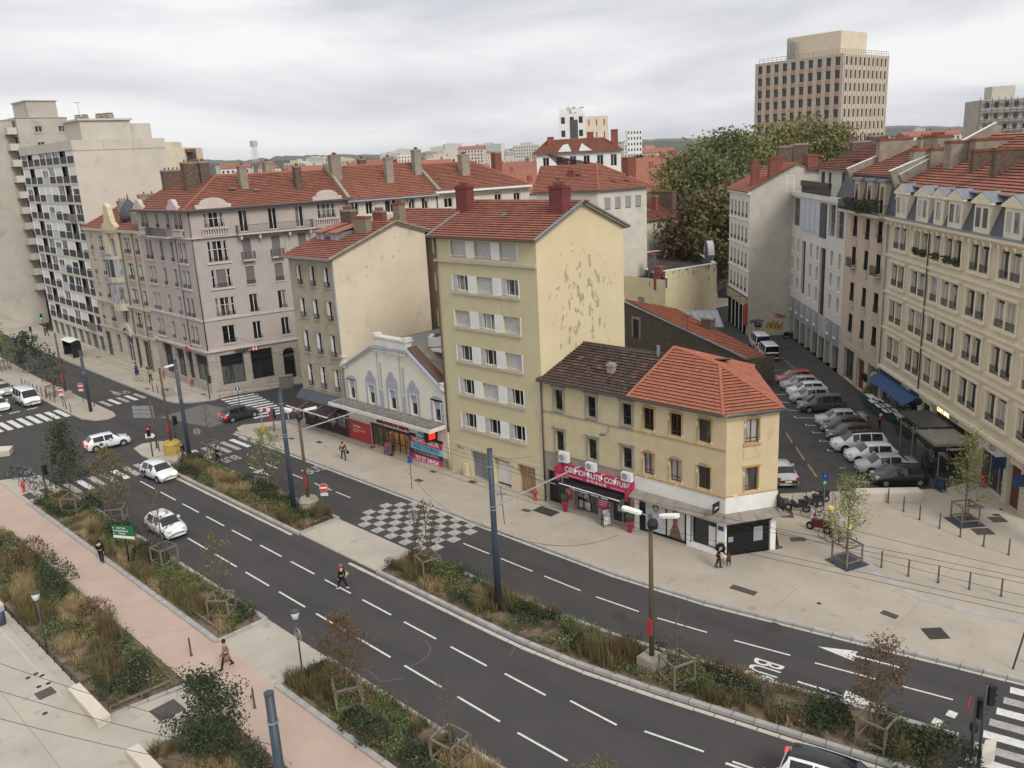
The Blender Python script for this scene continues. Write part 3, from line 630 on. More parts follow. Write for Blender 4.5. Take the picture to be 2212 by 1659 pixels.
mat('b_panel', srgb(228,226,222), srgb(216,214,210), scale=1, rough=.7)
mat('b_shutter', srgb(196,194,190), srgb(180,178,174), scale=2, rough=.6, rand=.06)
mat('maroon', srgb(126,62,60), srgb(106,52,52), scale=1.5, rough=.9, bump=.2, bscale=25)
mat('door_grey', srgb(134,136,142), srgb(122,124,131), scale=1.5, rough=.7)
mat('door_white', srgb(216,214,208), srgb(204,201,195), scale=1.5, rough=.7)
mat('c_wall', srgb(226,220,202), srgb(214,208,190), scale=.6, rough=.9, bump=.1, bscale=30, spot=srgb(196,190,172), spot_scale=1, spot_lo=.64, spot_hi=.85, spot_stretch=(1,1,.4))
mat('c_blue', srgb(168,172,188), srgb(156,160,176), scale=1.2, rough=.9)
mat('c_canopy', srgb(222,218,210), srgb(200,196,188), scale=1.2, rough=.85, spot=srgb(160,156,148), spot_scale=1.5, spot_lo=.6, spot_hi=.8)
mat('c_canopy_top', srgb(138,132,122), srgb(112,107,99), scale=1.5, rough=.9)
mat('brown_band', srgb(112,84,70), srgb(100,74,62), scale=2, rough=.9)
mat('d_front', srgb(178,166,140), srgb(156,145,122), scale=.7, rough=.92, bump=.2, bscale=25, spot=srgb(132,124,106), spot_scale=1.0, spot_lo=.56, spot_hi=.78, spot_stretch=(1,1,.45))
mat('d_gable', srgb(222,208,180), srgb(210,195,166), scale=.32, rough=.92, bump=.15, bscale=25, spot=srgb(184,166,136), spot_scale=.7, spot_lo=.58, spot_hi=.85)
mat('rubble', srgb(150,138,112), srgb(112,102,84), scale=6, rough=.95, bump=.8, bscale=9)
mat('awning_brown', srgb(66,46,42), srgb(54,38,36), scale=2, rough=.8)
mat('terrace_brown', srgb(62,44,40), srgb(50,36,33), scale=2, rough=.6)
def flakes(name, base, patch, cx, cz, rx, rz_, sc=1.5, th=.60, streak=(1,1,1), axis='Y'):
    """paint flaking off in a loose cluster round (cx, cz) of the wall, thinning outwards"""
    m = MATS[base]; t = m.node_tree; N = t.nodes; K = t.links.new; b = N['Principled BSDF']
    old = b.inputs['Base Color'].links[0].from_socket
    cc = N.new('ShaderNodeTexCoord'); sp = N.new('ShaderNodeSeparateXYZ'); K(cc.outputs['Object'], sp.inputs[0])
    def mth(op, a, b_=None, c_=None):
        n = N.new('ShaderNodeMath'); n.operation = op
        for i, v in enumerate((a, b_, c_)):
            if v is None: continue
            if isinstance(v, (int, float)): n.inputs[i].default_value = v
            else: K(v, n.inputs[i])
        return n.outputs[0]
    dx = mth('DIVIDE', mth('SUBTRACT', sp.outputs[axis], cx), rx); dz = mth('DIVIDE', mth('SUBTRACT', sp.outputs['Z'], cz), rz_)
    r2 = mth('ADD', mth('MULTIPLY', dx, dx), mth('MULTIPLY', dz, dz))
    ma = N.new('ShaderNodeMapping'); ma.inputs['Scale'].default_value = streak; K(cc.outputs['Object'], ma.inputs[0])
    nz = N.new('ShaderNodeTexNoise'); nz.inputs['Scale'].default_value = sc; nz.inputs['Detail'].default_value = 6; nz.inputs['Roughness'].default_value = .68; K(ma.outputs[0], nz.inputs['Vector'])
    v = mth('SUBTRACT', nz.outputs['Fac'], mth('MULTIPLY', r2,.12))
    mr = N.new('ShaderNodeMapRange'); mr.inputs[1].default_value = th; mr.inputs[2].default_value = th + .02; K(v, mr.inputs[0])
    mi = N.new('ShaderNodeMixRGB'); mi.inputs[2].default_value = patch; K(mr.outputs[0], mi.inputs[0]); K(old, mi.inputs[1]); K(mi.outputs[0], b.inputs['Base Color'])
flakes('b_gable', 'b_gable', srgb(172,160,132), 5.2,15.0,4.6,5.6,1.0,.53, (1,1.4,.9))
flakes('d_gable', 'd_gable', srgb(158,146,124), 6,17,5,3.5,2.0,.6)

# ------------------------------------------------------------------ corner house with two shops
A = thing('corner_house', 'three storey yellow corner house with pink salon sign and half dark, half orange tiled roof', 'house', (-41.9,45,0))
FA = Face(A)
rowA = [(1.62,.8), (4.71,.8), (7.8,.82), (9.6,.9), (11.75,.92), (13.92,.95)]
opsL = [(u - w / 2, u + w / 2, z, z + 1.56) for u, w in rowA[:3] for z in (7.66,4.5)]
opsR = [(u - w / 2, u + w / 2, z, z + 1.56) for u, w in rowA[3:] for z in (7.66,4.48)]
wall(FA, 8.35,5.6, opsL, 'a_wall_left', .22, z0=4.28); wall(FA, 7.15,5.6, opsR, 'a_wall_right', .22, z0=4.28, u0=8.35)
wall(FA, 8.35,4.28, [(.25,2.0,0,2.75), (2.85,5.07,.12,2.28), (6.25,8.0,.12,2.28)], 'a_stone', .35)
wall(FA, 7.15,4.28, [(8.7,12.6,.05,2.62), (13.0,14.85,.48,2.62)], 'white_paint', .22, u0=8.35)
FC = Face(A, (15.5,0.0), math.atan2(3.1,1.9)); WC = math.hypot(1.9,3.1)
wall(FC, WC, 5.6, [(1.28,2.24, z, z + 1.6) for z in (7.72,4.5)], 'a_wall_right', .22, z0=4.28)
wall(FC, WC, 4.28, [(.12,3.25,0,2.78)], 'white_paint', .3)
FS = Face(A, (17.4,3.1), math.atan2(8.4,-6.7)); LS = math.hypot(8.4,6.7); wall(FS, LS, 9.88, [(3 + i * 3,4 + i * 3, z, z + 1.6) for i in range(2) for z in (7.7,4.5)], 'a_wall_right', .2)
for i in range(2):
    for z in (7.7,4.5): window(FS, 3.5 + i * 3, z, 1.0,1.6, 'brown_wood', 2)
FB = Face(A, (10.7,11.5), math.pi); wall(FB, 10.7,9.88, [], 'a_wall_left', .2)
for u, w in rowA[:3]:
    for z in (7.66,4.5): window(FA, u, z, w, 1.56, 'dark_zinc', 1,.36,.2, 'pane_dark', sur='a_stone', surw=.2, head='cornice', sill='a_stone')
for i, (u, w) in enumerate(rowA[3:]):
    for z in (7.66,4.48): window(FA, u, z, w, 1.56, 'brown_wood', 2,.18,.18, 'pane_curtain' if (i == 2 or z < 5) else 'pane_dark', sur='a_trim_ochre', surw=.09, head='peak', rail=None)
for z in (7.72,4.5): window(FC, 1.76, z, .96,1.6, 'brown_wood', 2,.18,.18, 'pane_curtain', sur='a_trim_ochre', surw=.08, head='peak' if z > 6 else 'cornice', sill='a_trim_ochre' if z > 6 else None)
band(FA, 0,8.35,7.36,7.46,.06, 'a_stone', 'string_course'); band(FA, 8.352,15.5,7.4,7.5,.06, 'a_trim_ochre', 'string_course'); band(FA, 0,8.35,4.2,4.3,.07, 'a_stone', 'string_course'); band(FA, 8.352,15.52,4.24,4.36,.1, 'a_trim_ochre', 'string_course')
band(FC, 0, WC, 4.28,4.36,.05, 'a_trim_ochre', 'string_course'); band(FC, 1.2,2.3,6.75,7.35,.04, 'a_wall_right', 'wall_panel')
band(FA, 8.45,15.53,3.16,4.24,.05, 'a_fascia', 'fascia'); band(FC, -.02, WC + .02,3.16,4.28,.052, 'a_fascia', 'fascia')
band(FA, 0,15.6,9.66,9.86,.14, 'a_stone', 'cornice'); band(FC, -.08, WC + .08,9.66,9.86,.142, 'a_stone', 'cornice')
# corrugated canopy above the corner shop, laid in sheets
for i in range(6):
    u0_ = 8.4 + i * 1.19; b = MB(); b.quad(FA.pt(u0_ + .015,.06,3.2), FA.pt(u0_ + .015,.82,2.86), FA.pt(u0_ + 1.175,.82,2.86), FA.pt(u0_ + 1.175,.06,3.2)); b.quad(FA.pt(u0_ + .015,.82,2.86), FA.pt(u0_ + .015,.82,2.8), FA.pt(u0_ + 1.175,.82,2.8), FA.pt(u0_ + 1.175,.82,2.86)); b.build('canopy_sheet', 'corrugated', A)
for i in range(4):
    a0, a1 = -.02 + i * .96,-.02 + (i + 1) * .96; e0, e1 = -.42 + i * 1.14,-.42 + (i + 1) * 1.14
    b = MB(); b.quad(FC.pt(a0 + .015,.06,3.2), FC.pt(e0 + .015,.82,2.86), FC.pt(e1 - .015,.82,2.86), FC.pt(a1 - .015,.06,3.2)); b.quad(FC.pt(e0,.82,2.86), FC.pt(e0,.82,2.8), FC.pt(e1,.82,2.8), FC.pt(e1,.82,2.86)); b.build('canopy_sheet', 'corrugated', A)
# corner shop front: two posters, side window, roller shutter
b = MB(); b.box(8.7,9.15,.1,.2,.05,2.62); b.box(12.4,12.6,.1,.2,.05,2.62); b.box(9.15,12.4,.15,.22,.05,.3); b.box(9.15,12.4,.15,.22,2.52,2.62); b.box(10.86,10.95,.13,.2,.3,2.52); b.build('shop_front', 'black_paint', A)
mat('poster_a', srgb(176,182,186), srgb(196,196,192), scale=.8, rough=.4); mat('poster_b', srgb(196,188,172), srgb(206,200,188), scale=.8, rough=.4)
mat('print_skin', srgb(206,164,140), rough=.4); mat('print_hair', srgb(70,44,36), srgb(52,32,28), scale=8, rough=.4); mat('print_dress', srgb(92,62,52), srgb(150,116,92), scale=9, rough=.4); mat('print_blue', srgb(172,190,204), srgb(200,208,212), scale=3, rough=.4)
for u0_, u1_, pm, kind in ((9.18,10.84, 'poster_a', 0), (10.97,12.38, 'poster_b', 1)):
    b = MB(); b.quad((u0_, .16,.32), (u1_, .16,.32), (u1_, .16,2.5), (u0_, .16,2.5)); po = b.build('poster', pm, A)
    cx = (u0_ + u1_) / 2 + (.1 if kind == 0 else -.05); b = MB(); ell = lambda x, z, rx, rz_, y, n=14: b.poly(*[(x + rx * math.cos(6.2832 * i / n), y, z + rz_ * math.sin(6.2832 * i / n)) for i in range(n)])
    if kind == 0:
        b.cur = 3; b.poly((cx - .42,.155,.33), (cx + .5,.155,.33), (cx + .46,.155,1.0), (cx + .3,.155,1.62), (cx - .1,.155,1.7), (cx - .34,.155,1.3))
        b.cur = 1; ell(cx - .08,2.1,.24,.3,.154); b.cur = 0; ell(cx - .06,2.02,.15,.21,.152); b.poly((cx - .16,.152,1.62), (cx + .06,.152,1.62), (cx + .02,.152,1.9), (cx - .12,.152,1.9)); b.poly((cx - .3,.152,.9), (cx + .3,.152,.7), (cx + .32,.152,.8), (cx - .26,.152,1.02))
    else:
        b.cur = 2; b.poly((cx - .5,.155,.33), (cx + .52,.155,.33), (cx + .3,.155,1.0), (cx + .15,.155,1.35), (cx + .2,.155,1.72), (cx - .2,.155,1.72), (cx - .15,.155,1.35), (cx - .32,.155,1.0))
        b.cur = 1; ell(cx, 2.12,.23,.22,.154); b.cur = 0; ell(cx, 2.05,.13,.18,.152); b.poly((cx - .15,.152,1.72), (cx + .15,.152,1.72), (cx + .05,.152,1.9), (cx - .05,.152,1.9)); b.poly((cx - .26,.153,1.2), (cx - .2,.153,1.2), (cx - .16,.153,1.7), (cx - .22,.153,1.7)); b.poly((cx + .2,.153,1.2), (cx + .26,.153,1.2), (cx + .22,.153,1.7), (cx + .16,.153,1.7))
    b.build('poster_print', ['print_skin', 'print_hair', 'print_dress', 'print_blue'], po)
window(FA, 13.92,.48,1.85,2.14, 'black_paint', 1, None, .2, 'pane_shop', one=True, sur='black_paint', surw=.04)
bx('notice_board', 'b_panel', A, 14.25,14.8,.1,.14,.6,2.0)
b = MB()
for i in range(19): b.box(.15,3.22,.14 + .02 * (i % 2), .2,.02 + i * .085,.095 + i * .085, FC.mx())
rs = b.build('roller_shutter', 'black_paint', A)
b = MB()
for i in range(22):
    for j in range(9): b.box(.25 + i * .135,.36 + i * .135,.15,.19,1.68 + j * .09,1.74 + j * .09, FC.mx())
b.box(.15,3.22,.2,.22,1.62,2.78, FC.mx()); b.build('shutter_grille', 'pane_dark', A)
for a0, a1, z0_, z1_ in ((2.1,2.75,.9,1.9), (.3,.65,1.1,1.45)): bx('sticker', 'grey_letter', A, a0, a1,.11,.13, z0_, z1_, FC.mx())
b = MB(); b.box(.1,3.3,-.04,.05,2.3,2.8, FC.mx()); sg = b.build('shop_sign', 'black_paint', A)
text("J'Hair", .42, 'purple_letter', A, FC.pt(1.9,.055,2.52), FC.a, shear=.25); text('Coiffure', .16, 'white_letter', A, FC.pt(.7,.055,2.5), FC.a, shear=.25); text('Coiffure', .16, 'white_letter', A, FC.pt(2.9,.055,2.6), FC.a, shear=.25)
bx('blade_sign', 'black_paint', A, -.03,.03,-.85,-.1,3.35,4.0, FA.mx(15.1)); text("J'Hair", .2, 'white_letter', A, FA.pt(15.135,.48,3.66), R(90), shear=.25); text("J'Hair", .2, 'white_letter', A, FA.pt(15.065,.48,3.66), R(-90), shear=.25)
bx('blade_sign', 'black_paint', A, -.03,.03,-.9,-.06,3.2,4.0, FC.mx(WC - .02))
text("J'Hair", .26, 'purple_letter', A, FC.pt(WC + .015,.48,3.72), FC.a + R(90), shear=.25); text('Coiffure', .15, 'white_letter', A, FC.pt(WC + .015,.48,3.42), FC.a + R(90), shear=.25)
bx('street_name_plate', 'blue_sign', A, 15.0,15.4,-.03,0,1.95,2.25)
# salon: magenta fascia, awning, panels, glazing
bx('shop_sign', 'magenta', A, 2.05,8.35,-.25,-.01,2.72,3.66); bx('sign_return', 'magenta_dark', A, 1.75,2.05,-.9,-.01,2.55,3.62); bx('sign_return', 'magenta_dark', A, 8.2,8.35,-.9,-.252,2.5,3.4)
text('COSMOPOLITE  COIFFURE', .58, 'white_letter', A, FA.pt(5.2,.262,3.3), sx=.87, bold=.008); text('04 78 60 62 85', .3, 'white_letter', A, FA.pt(5.2,.262,2.88), sx=1.0)
for u0_, u1_ in ((2.3,3.9), (6.5,8.0)): band(FA, u0_, u1_, 2.85,2.875,.258, 'white_letter', 'sign_rule')
for i in range(4):
    b = MB(); b.tube([FA.pt(3.6 + i * 1.2,.25,3.7), FA.pt(3.6 + i * 1.2,.6,3.85), FA.pt(3.6 + i * 1.2,.7,3.7)], .02,6); b.tube([FA.pt(3.6 + i * 1.2,.7,3.72), FA.pt(3.6 + i * 1.2,.66,3.5)], [.04,.08], 8); b.build('sign_lamp', 'white_paint', A)
b = MB(); b.quad((2.3,-.02,2.62), (2.3,-.95,2.38), (7.75,-.95,2.38), (7.75,-.02,2.62)); b.quad((2.3,-.95,2.38), (2.3,-.95,2.12), (7.75,-.95,2.12), (7.75,-.95,2.38)); b.build('awning', 'black_paint', A); b = MB(); b.tube([(2.25,-.97,2.4), (7.8,-.97,2.4)], .04,6); b.build('awning_bar', 'white_paint', A)
text('Coiffure Homme - Femme - Enfant', .24, 'white_letter', A, (5.0,-.956,2.25), sx=1.05)
bx('door', 'black_paint', A, .25,2.0,.2,.3,0,2.75); bx('door_panel', 'pane_dark', A, 1.1,1.85,.17,.2,.15,2.3)
for u0_, u1_ in ((2.85,5.07), (6.25,8.0)): window(FA, (u0_ + u1_) / 2,.12, u1_ - u0_, 2.16, 'grey_frame', 2, None, .25, 'pane_shop')
for u0_, u1_, z0_, z1_ in ((2.15,2.65,.85,2.05), (5.15,6.1,.85,2.15), (8.06,8.32,.7,2.0)):
    bx('price_panel', 'magenta', A, u0_, u1_, -.03,0, z0_, z1_)
    for i in range(6): band(FA, u0_ + .08, u1_ - .08 - .1 * (i % 3), z1_ - .16 - i * .16, z1_ - .12 - i * .16,.034, 'white_letter', 'print_line')
mat('photo_print', srgb(196,196,194), srgb(70,66,66), scale=2.4, rough=.4)
for u0_, z0_, w_, h_ in ((3.05,1.2,.45,.8), (3.6,1.15,.5,.85), (3.1,.35,.4,.6), (3.65,.3,.55,.6), (6.75,1.0,.6,1.0)): band(FA, u0_, u0_ + w_, z0_, z0_ + h_, -.2, 'photo_print', 'window_photo', inn=.22)
bx('doorstep', 'white_paint', A, 2.6,8.3,-.18,.0,0,.12)
pipe(FA, -.02,0,9.7, 'dark_zinc', .06,.08)
for u in (2.2,4.75,7.95):   # air-conditioner boxes on the ledge
    ac = thing('air_conditioner', {2.2: 'white air conditioner box above the left end of the pink sign', 4.75: 'beige air conditioner box behind the middle of the pink sign', 7.95: 'pale air conditioner box above the right end of the pink sign'}[u], 'air conditioner', (-41.9 + u, 45,3.72 if u > 3 else 3.85))
    bx('casing', 'b_panel', ac, -.42,.42,-.42,-.06,0,.75 if u < 3 else .62); b = MB(); b.tube([(-.1,-.44,.35), (-.1,-.421,.35)], .25,16); b.build('fan_grille', 'grey_frame', ac); b = MB(); b.box(-.3,.3,-.3,-.2,-.1,0); b.box(-.3,-.26,-.3,0,-.06,0); b.build('bracket', 'grey_metal', ac)
lp = MB(); lp.tube([FA.pt(6.2,0,7.3), FA.pt(6.2,.1,6.9), FA.pt(6.1,.35,6.75)], .02,6); lp.box(5.75,6.15,-.5,-.3,6.68,6.78); lp.build('wall_lamp', 'grey_metal', A)
# roofs
ap, re_, E_, B_, C_ = (8.0,5.4,12.13), (12.4,4.2,11.67), (17.0,4.0,9.86), (10.7,11.6,9.86), (15.45,-.35,9.82)
C2 = (15.45,-.35,9.82); E2 = (17.75,3.0,9.85)
r1 = roof(A, [[(8.2,-.35,9.82), C2, re_, ap]], 'tile_orange', .27,.34, ind=160)
r2_ = roof(A, [[C2, E2, re_]], 'tile_orange', .27,.34, ind=60); roof(A, [[E2, B_, re_], [B_, (8.1,11.6,9.86), ap, re_][0:1] + [ap, re_]], 'tile_orange', .27,.34)
ridge(r1, [ap, re_, C2], 'tile_orange'); ridge(r2_, [re_, E2], 'tile_orange'); ridge(r1, [ap, (8.1,-.35,9.84)], 'tile_orange'); ridge(r1, [ap, B_], 'tile_orange', single=False)
rd = roof(A, [[(-.3,-.35,9.8), (8.1,-.35,9.82), (8.1,4.95,11.62), (0,4.95,11.62)]], 'tile_dark', .27,.34, ind=80); roof(A, [[(8.1,10.2,9.8), (0,10.2,9.8), (0,4.95,11.62), (8.1,4.95,11.62)]], 'tile_dark', .27,.34)
ridge(rd, [(0,4.95,11.64), (8.0,4.95,11.64)], 'tile_dark')
chimney(rd, 5.07,1.9,10.2,11.3,.52,.4, 'chimney_grey', 0); b = MB(); b.cyl(3.1,1.7,10.2,10.75,.1, n=8); b.box(2.75,3.45,1.3,1.9,10.32,10.38); b.build('vent_pipe', 'brick', rd); b = MB(); b.cyl(7.2,4.6,11.3,12.3,.12, n=8); b.build('vent_pipe', 'zinc', rd)
bx('skylight', 'slate', r1,-.55,.55,-.75,.75,0,.08, Matrix.Translation((11.2,6.6,11.35)) @ Matrix.Rotation(R(40), 4, 'Z') @ Matrix.Rotation(R(-18), 4, 'X'))
b = MB(); b.tube([FA.pt(-.1,.42,9.74), FA.pt(15.4,.42,9.76)], .07,6); b.tube([FC.pt(-.1,.42,9.76), FC.pt(WC + .4,.42,9.78)], .07,6); b.build('gutter', 'dark_zinc', A)

# ------------------------------------------------------------------ seven storey yellow block
B = thing('apartment_block', 'tall yellow apartment block with bare flaking gable wall and three windows per floor', 'building', (-52.9,45,0))
F1 = Face(B); cols = (2.72,5.48,8.2); rowsB = (18.42,15.74,12.92,10.08,7.28,4.4)
wall(F1,11,17.4, [(u - .88, u + .88, z, z + 1.27) for u in cols for z in rowsB], 'b_wall', .3, z0=2.75)
wall(F1,11,2.75, [(2.62,4.6,0,2.5), (5.38,7.26,0,2.42), (8.04,9.96,0,2.5)], 'b_ground', .55)
F2 = Face(B, (11,0), R(90)); wall(F2,10.2,20.1, [], 'b_gable', gable=[(0,20.1), (10.2,20.1), (5.1,22.25)])
FL = Face(B, (0,10.2), R(-90)); wall(FL, 10.2,20.1, [], 'b_wall', gable=[(0,20.1), (10.2,20.1), (5.1,22.25)]); wall(Face(B, (11,10.2), math.pi), 11,20.1, [], 'b_wall')
st = ['ccc', 'hch', 'chc', 'ooc', 'oco', 'ooo']
for z, sx in zip(rowsB, st):
    for u, c_ in zip(cols, sx):
        if c_ == 'c': window(F1, u, z, 1.76,1.27, 'white_frame', 3, None, .22, 'pane', shut='b_shutter')
        else: window(F1, u, z, 1.76,1.27, 'white_frame', 3, None, .22, 'pane_dark' if c_ == 'o' else 'pane_curtain', shutside=('b_shutter', -1,.5))
    for a, c_ in ((3.62,4.58), (6.38,7.3)): band(F1, a, c_, z - .02, z + 1.29,.04, 'b_panel', 'wall_panel')
    for a, c_ in ((1.74,1.84), (9.08,9.18)): band(F1, a, c_, z - .02, z + 1.29,.04, 'b_panel', 'window_jamb')
    if z < 18: band(F1,1.74,9.2, z - .22, z - .02,.14, 'b_ledge', 'sill_band')
    for u in cols: b = MB(); b.tube([F1.pt(u - .85,.1, z + .16), F1.pt(u + .85,.1, z + .16)], .018,5); b.build('window_bar', 'white_frame', B)
band(F1,-.05,11,18.0,18.2,.2, 'b_ledge', 'cornice'); band(F1,0,11,2.66,2.8,.03, 'b_wall', 'string_course')
b = MB()
for i, u in enumerate((2.64,3.62)): b.box(u, u + .94,.38 + .01 * i, .46,.02,2.5)
b.build('garage_door', 'door_grey', B); bx('garage_door', 'door_white', B, 5.4,7.24,.4,.48,.25,2.1); bx('door_transom', 'corrugated', B, 5.4,7.24,.41,.47,2.1,2.42)
m = mat('graffiti', srgb(36,92,130), srgb(40,60,72), scale=1.4, rough=.6); tt = m.node_tree; N = tt.nodes; K = tt.links.new; bs = N['Principled BSDF']
vo = N.new('ShaderNodeTexVoronoi'); vo.inputs['Scale'].default_value = 3.2; cc = N.new('ShaderNodeTexCoord'); nz = N.new('ShaderNodeTexNoise'); nz.inputs['Scale'].default_value = 2.2; nz.inputs['Detail'].default_value = 2
wv = N.new('ShaderNodeTexWave'); wv.inputs['Scale'].default_value = 1.5; wv.inputs['Distortion'].default_value = 9; wv.inputs['Detail'].default_value = 2; K(cc.outputs['Object'], wv.inputs['Vector'])
ra = N.new('ShaderNodeValToRGB'); ra.color_ramp.interpolation = 'CONSTANT'
for i, (p_, c_) in enumerate(((0, srgb(40,96,128)), (.3, srgb(214,160,40)), (.52, srgb(58,62,70)), (.62, srgb(220,172,56)), (.82, srgb(92,150,170)), (.92, srgb(196,92,48)))):
    el = ra.color_ramp.elements[i] if i < 2 else ra.color_ramp.elements.new(p_); el.position = p_; el.color = c_
K(wv.outputs['Fac'], ra.inputs[0]); K(ra.outputs[0], bs.inputs['Base Color'])
bx('garage_door', 'graffiti', B, 8.06,9.94,.42,.5,.06,2.5)
bx('meter_box', 'b_ground', B, 1.9,2.3,-.3,0,0,1.2); band(F1,1.0,1.45,2.35,2.65,.02, 'chimney_grey', 'vent_grille'); band(F1,1.62,1.74,2.4,2.52,.03, 'iron_rail', 'vent_grille')
pipe(F1,.06,0,3.6, 'b_ground', .07,.1); pipe(F1,.12,3.6,20, 'brown_band', .07,.12)
rB = roof(B, [[(-.35,-.45,20.0), (11.3,-.45,20.0), (11.3,5.1,22.35), (-.35,5.1,22.35)]], 'tile_red', .3,.36, ind=60); roof(B, [[(11.3,10.6,20.0), (-.35,10.6,20.0), (-.35,5.1,22.35), (11.3,5.1,22.35)]], 'tile_red', .6,.36)
ridge(rB, [(-.35,5.1,22.37), (11.3,5.1,22.37)], 'tile_red', single=False)
b = MB()
for p, q_ in (((11.32,-.5,20.02), (11.32,5.1,22.44)), ((11.32,5.1,22.44), (11.32,10.7,20.02)), ((-.4,-.5,20.02), (-.4,5.1,22.44))): b.tube([p, q_], .11,6)
b.build('verge', 'zinc', rB)
chimney(rB, -.05,3.6,21.3,23.7,1.35,.8, 'maroon', 4, cap='maroon', along='x'); chimney(rB, 10.2,3.6,21.3,23.6,1.3,.8, 'maroon', 4, cap='maroon', along='x'); chimney(rB, 6.4,8.2,20.8,23.2,1.3,.8, 'maroon', 4, cap='maroon', along='x')
bx('skylight', 'pane', rB, 4.6,5.4,0,.06,0,.62, Matrix.Translation((0,2.7,21.42)) @ Matrix.Rotation(R(-67), 4, 'X'))
band(F1,0,11,19.86,20.0,.3, 'b_ledge', 'soffit'); b = MB(); b.tube([(-.4,-.52,19.95), (11.3,-.52,19.95)], .07,6); b.build('gutter', 'brown_band', B)

# ------------------------------------------------------------------ supermarket hall
C = thing('market_hall', 'cream gabled hall with blue-grey window surrounds and red supermarket sign under a canopy', 'building', (-67.6,45,0))
F = Face(C); cw_ = [(1.15,.86), (4.24,.9), (7.38,.88), (10.38,.9), (13.47,.86)]
wall(F, 14.7,3.1, [(u - w / 2, u + w / 2,4.25,6.08) for u, w in cw_], 'c_wall', .18, z0=4.1, gable=[(0,7.2), (14.7,7.2), (14.4,7.3), (10.1,10.1), (5.0,9.9), (.2,7.4)])
for i, (u, w) in enumerate(cw_):
    o = window(F, u, 4.25, w, 1.83, 'c_canopy', 1, None, .14, 'pane', one=True, blind=.42, blindm='c_blue', sur='c_wall', surw=.1)
    top = (6.55,7.0,7.35,7.0,6.5)[i]; b = MB(); w2 = .78
    for a, c_ in ((-w2,-w / 2 - .1), (w / 2 + .1, w2)): b.box(u + a, u + c_, -.05,-.005,4.2,6.2)
    n_ = 10; pts = [(u + w2 * math.cos(math.pi * k / n_), -.05, top - .45 + .45 * math.sin(math.pi * k / n_)) for k in range(n_ + 1)]
    b.poly((u + w2,-.05,6.2), *pts, (u - w2,-.05,6.2)); b.build('window_surround', 'c_blue', C)
    if 0 < i < 4:
        b = MB(); b.poly(*[(u + .3 * math.cos(6.283 * k / 12) * (1 if k % 3 else 1.2), -.07, top + .1 + .36 * math.sin(6.283 * k / 12)) for k in range(12)]); b.box(u - .12, u + .12,-.1,-.06, top - .3, top + .35); b.build('cartouche', 'c_blue', C)
for u in (5.75,8.98):
    b = MB(); b.box(u - .26, u - .2,-.06,-.006,4.2,9.3); b.box(u + .12, u + .18,-.06,-.006,6,8.4); b.box(u + .22, u + .26,-.06,-.006,6,8.4); b.box(u - .2, u + .28,-.045,-.004,4.2,5.8); b.build('pilaster', 'c_blue', C)
def rake(p, q_, w0, w1, out, m, nm):
    b = MB(); b.quad(F.pt(p[0], out, p[1] + w0), F.pt(q_[0], out, q_[1] + w0), F.pt(q_[0], out, q_[1] + w1), F.pt(p[0], out, p[1] + w1)); b.quad(F.pt(p[0], out, p[1] + w1), F.pt(q_[0], out, q_[1] + w1), F.pt(q_[0], -.3, q_[1] + w1), F.pt(p[0], -.3, p[1] + w1))
    b.quad(F.pt(p[0], out, p[1] + w0), F.pt(q_[0], out, q_[1] + w0), F.pt(q_[0], 0, q_[1] + w0), F.pt(p[0], 0, p[1] + w0)); b.build(nm, m, C)
for p, q_ in (((-.1,7.3), (5.0,9.9)), ((5.0,9.9), (10.1,10.1)), ((10.1,10.1), (14.6,7.2))):
    rake(p, q_, -.16,.02,.3, 'c_blue', 'cornice'); rake(p, q_, -.34,-.16,.14, 'c_canopy', 'cornice')
for i in range(12): bx('dentil', 'c_canopy', C, 5.3 + i * .4,5.5 + i * .4,-.26,-.02,9.56,9.7)
b = MB(); b.box(5.3,10.0,-.1,.5,10.02,10.75); b.box(5.15,10.15,-.2,.6,10.75,10.9); b.box(5.2,5.8,-.18,.58,10.9,11.1); b.box(9.5,10.1,-.18,.58,10.9,11.1); b.build('parapet', 'c_canopy', C)
for i in range(6): band(F, 5.9 + i * .62,6.4 + i * .62,10.18,10.6,.112, 'c_wall', 'parapet_panel')
b = MB(); b.box(-.15,.55,-.25,.3,7.25,7.55); b.box(-.05,.45,-.2,.25,7.55,7.8); b.box(.05,.35,-.12,.2,7.8,8.2); b.box(-.1,.5,-.22,.28,8.2,8.32); b.build('urn', 'c_canopy', C); b = MB(); b.box(14.2,14.75,-.25,.3,7.1,7.35); b.box(14.25,14.7,-.2,.25,7.35,7.7); b.box(14.2,14.75,-.25,.3,7.7,7.8); b.build('urn', 'c_canopy', C)
rC = roof(C, [[(14.65,12,7.15), (14.65,.35,7.15), (10.1,.35,10.1), (10.1,12,10.1)][::1]], 'tile_red', .5,.38)
roof(C, [[(.05,.35,7.3), (.05,12,7.3), (5,12,9.9), (5,.35,9.9)]], 'tile_red', .5,.38); bx('flat_roof', 'zinc', C, 5,10.1,.35,12,9.7,10.0)
b = MB(); b.quad((14.7,-.05,7.35), (14.7,.95,7.35), (10.1,.95,10.32), (10.1,-.05,10.32)); b.build('verge', 'brown_band', rC)
wall(Face(C, (14.7,0), R(90)), 12,7.1, [], 'c_wall'); wall(Face(C, (0,12), R(-90)), 12,7.2, [], 'c_wall')
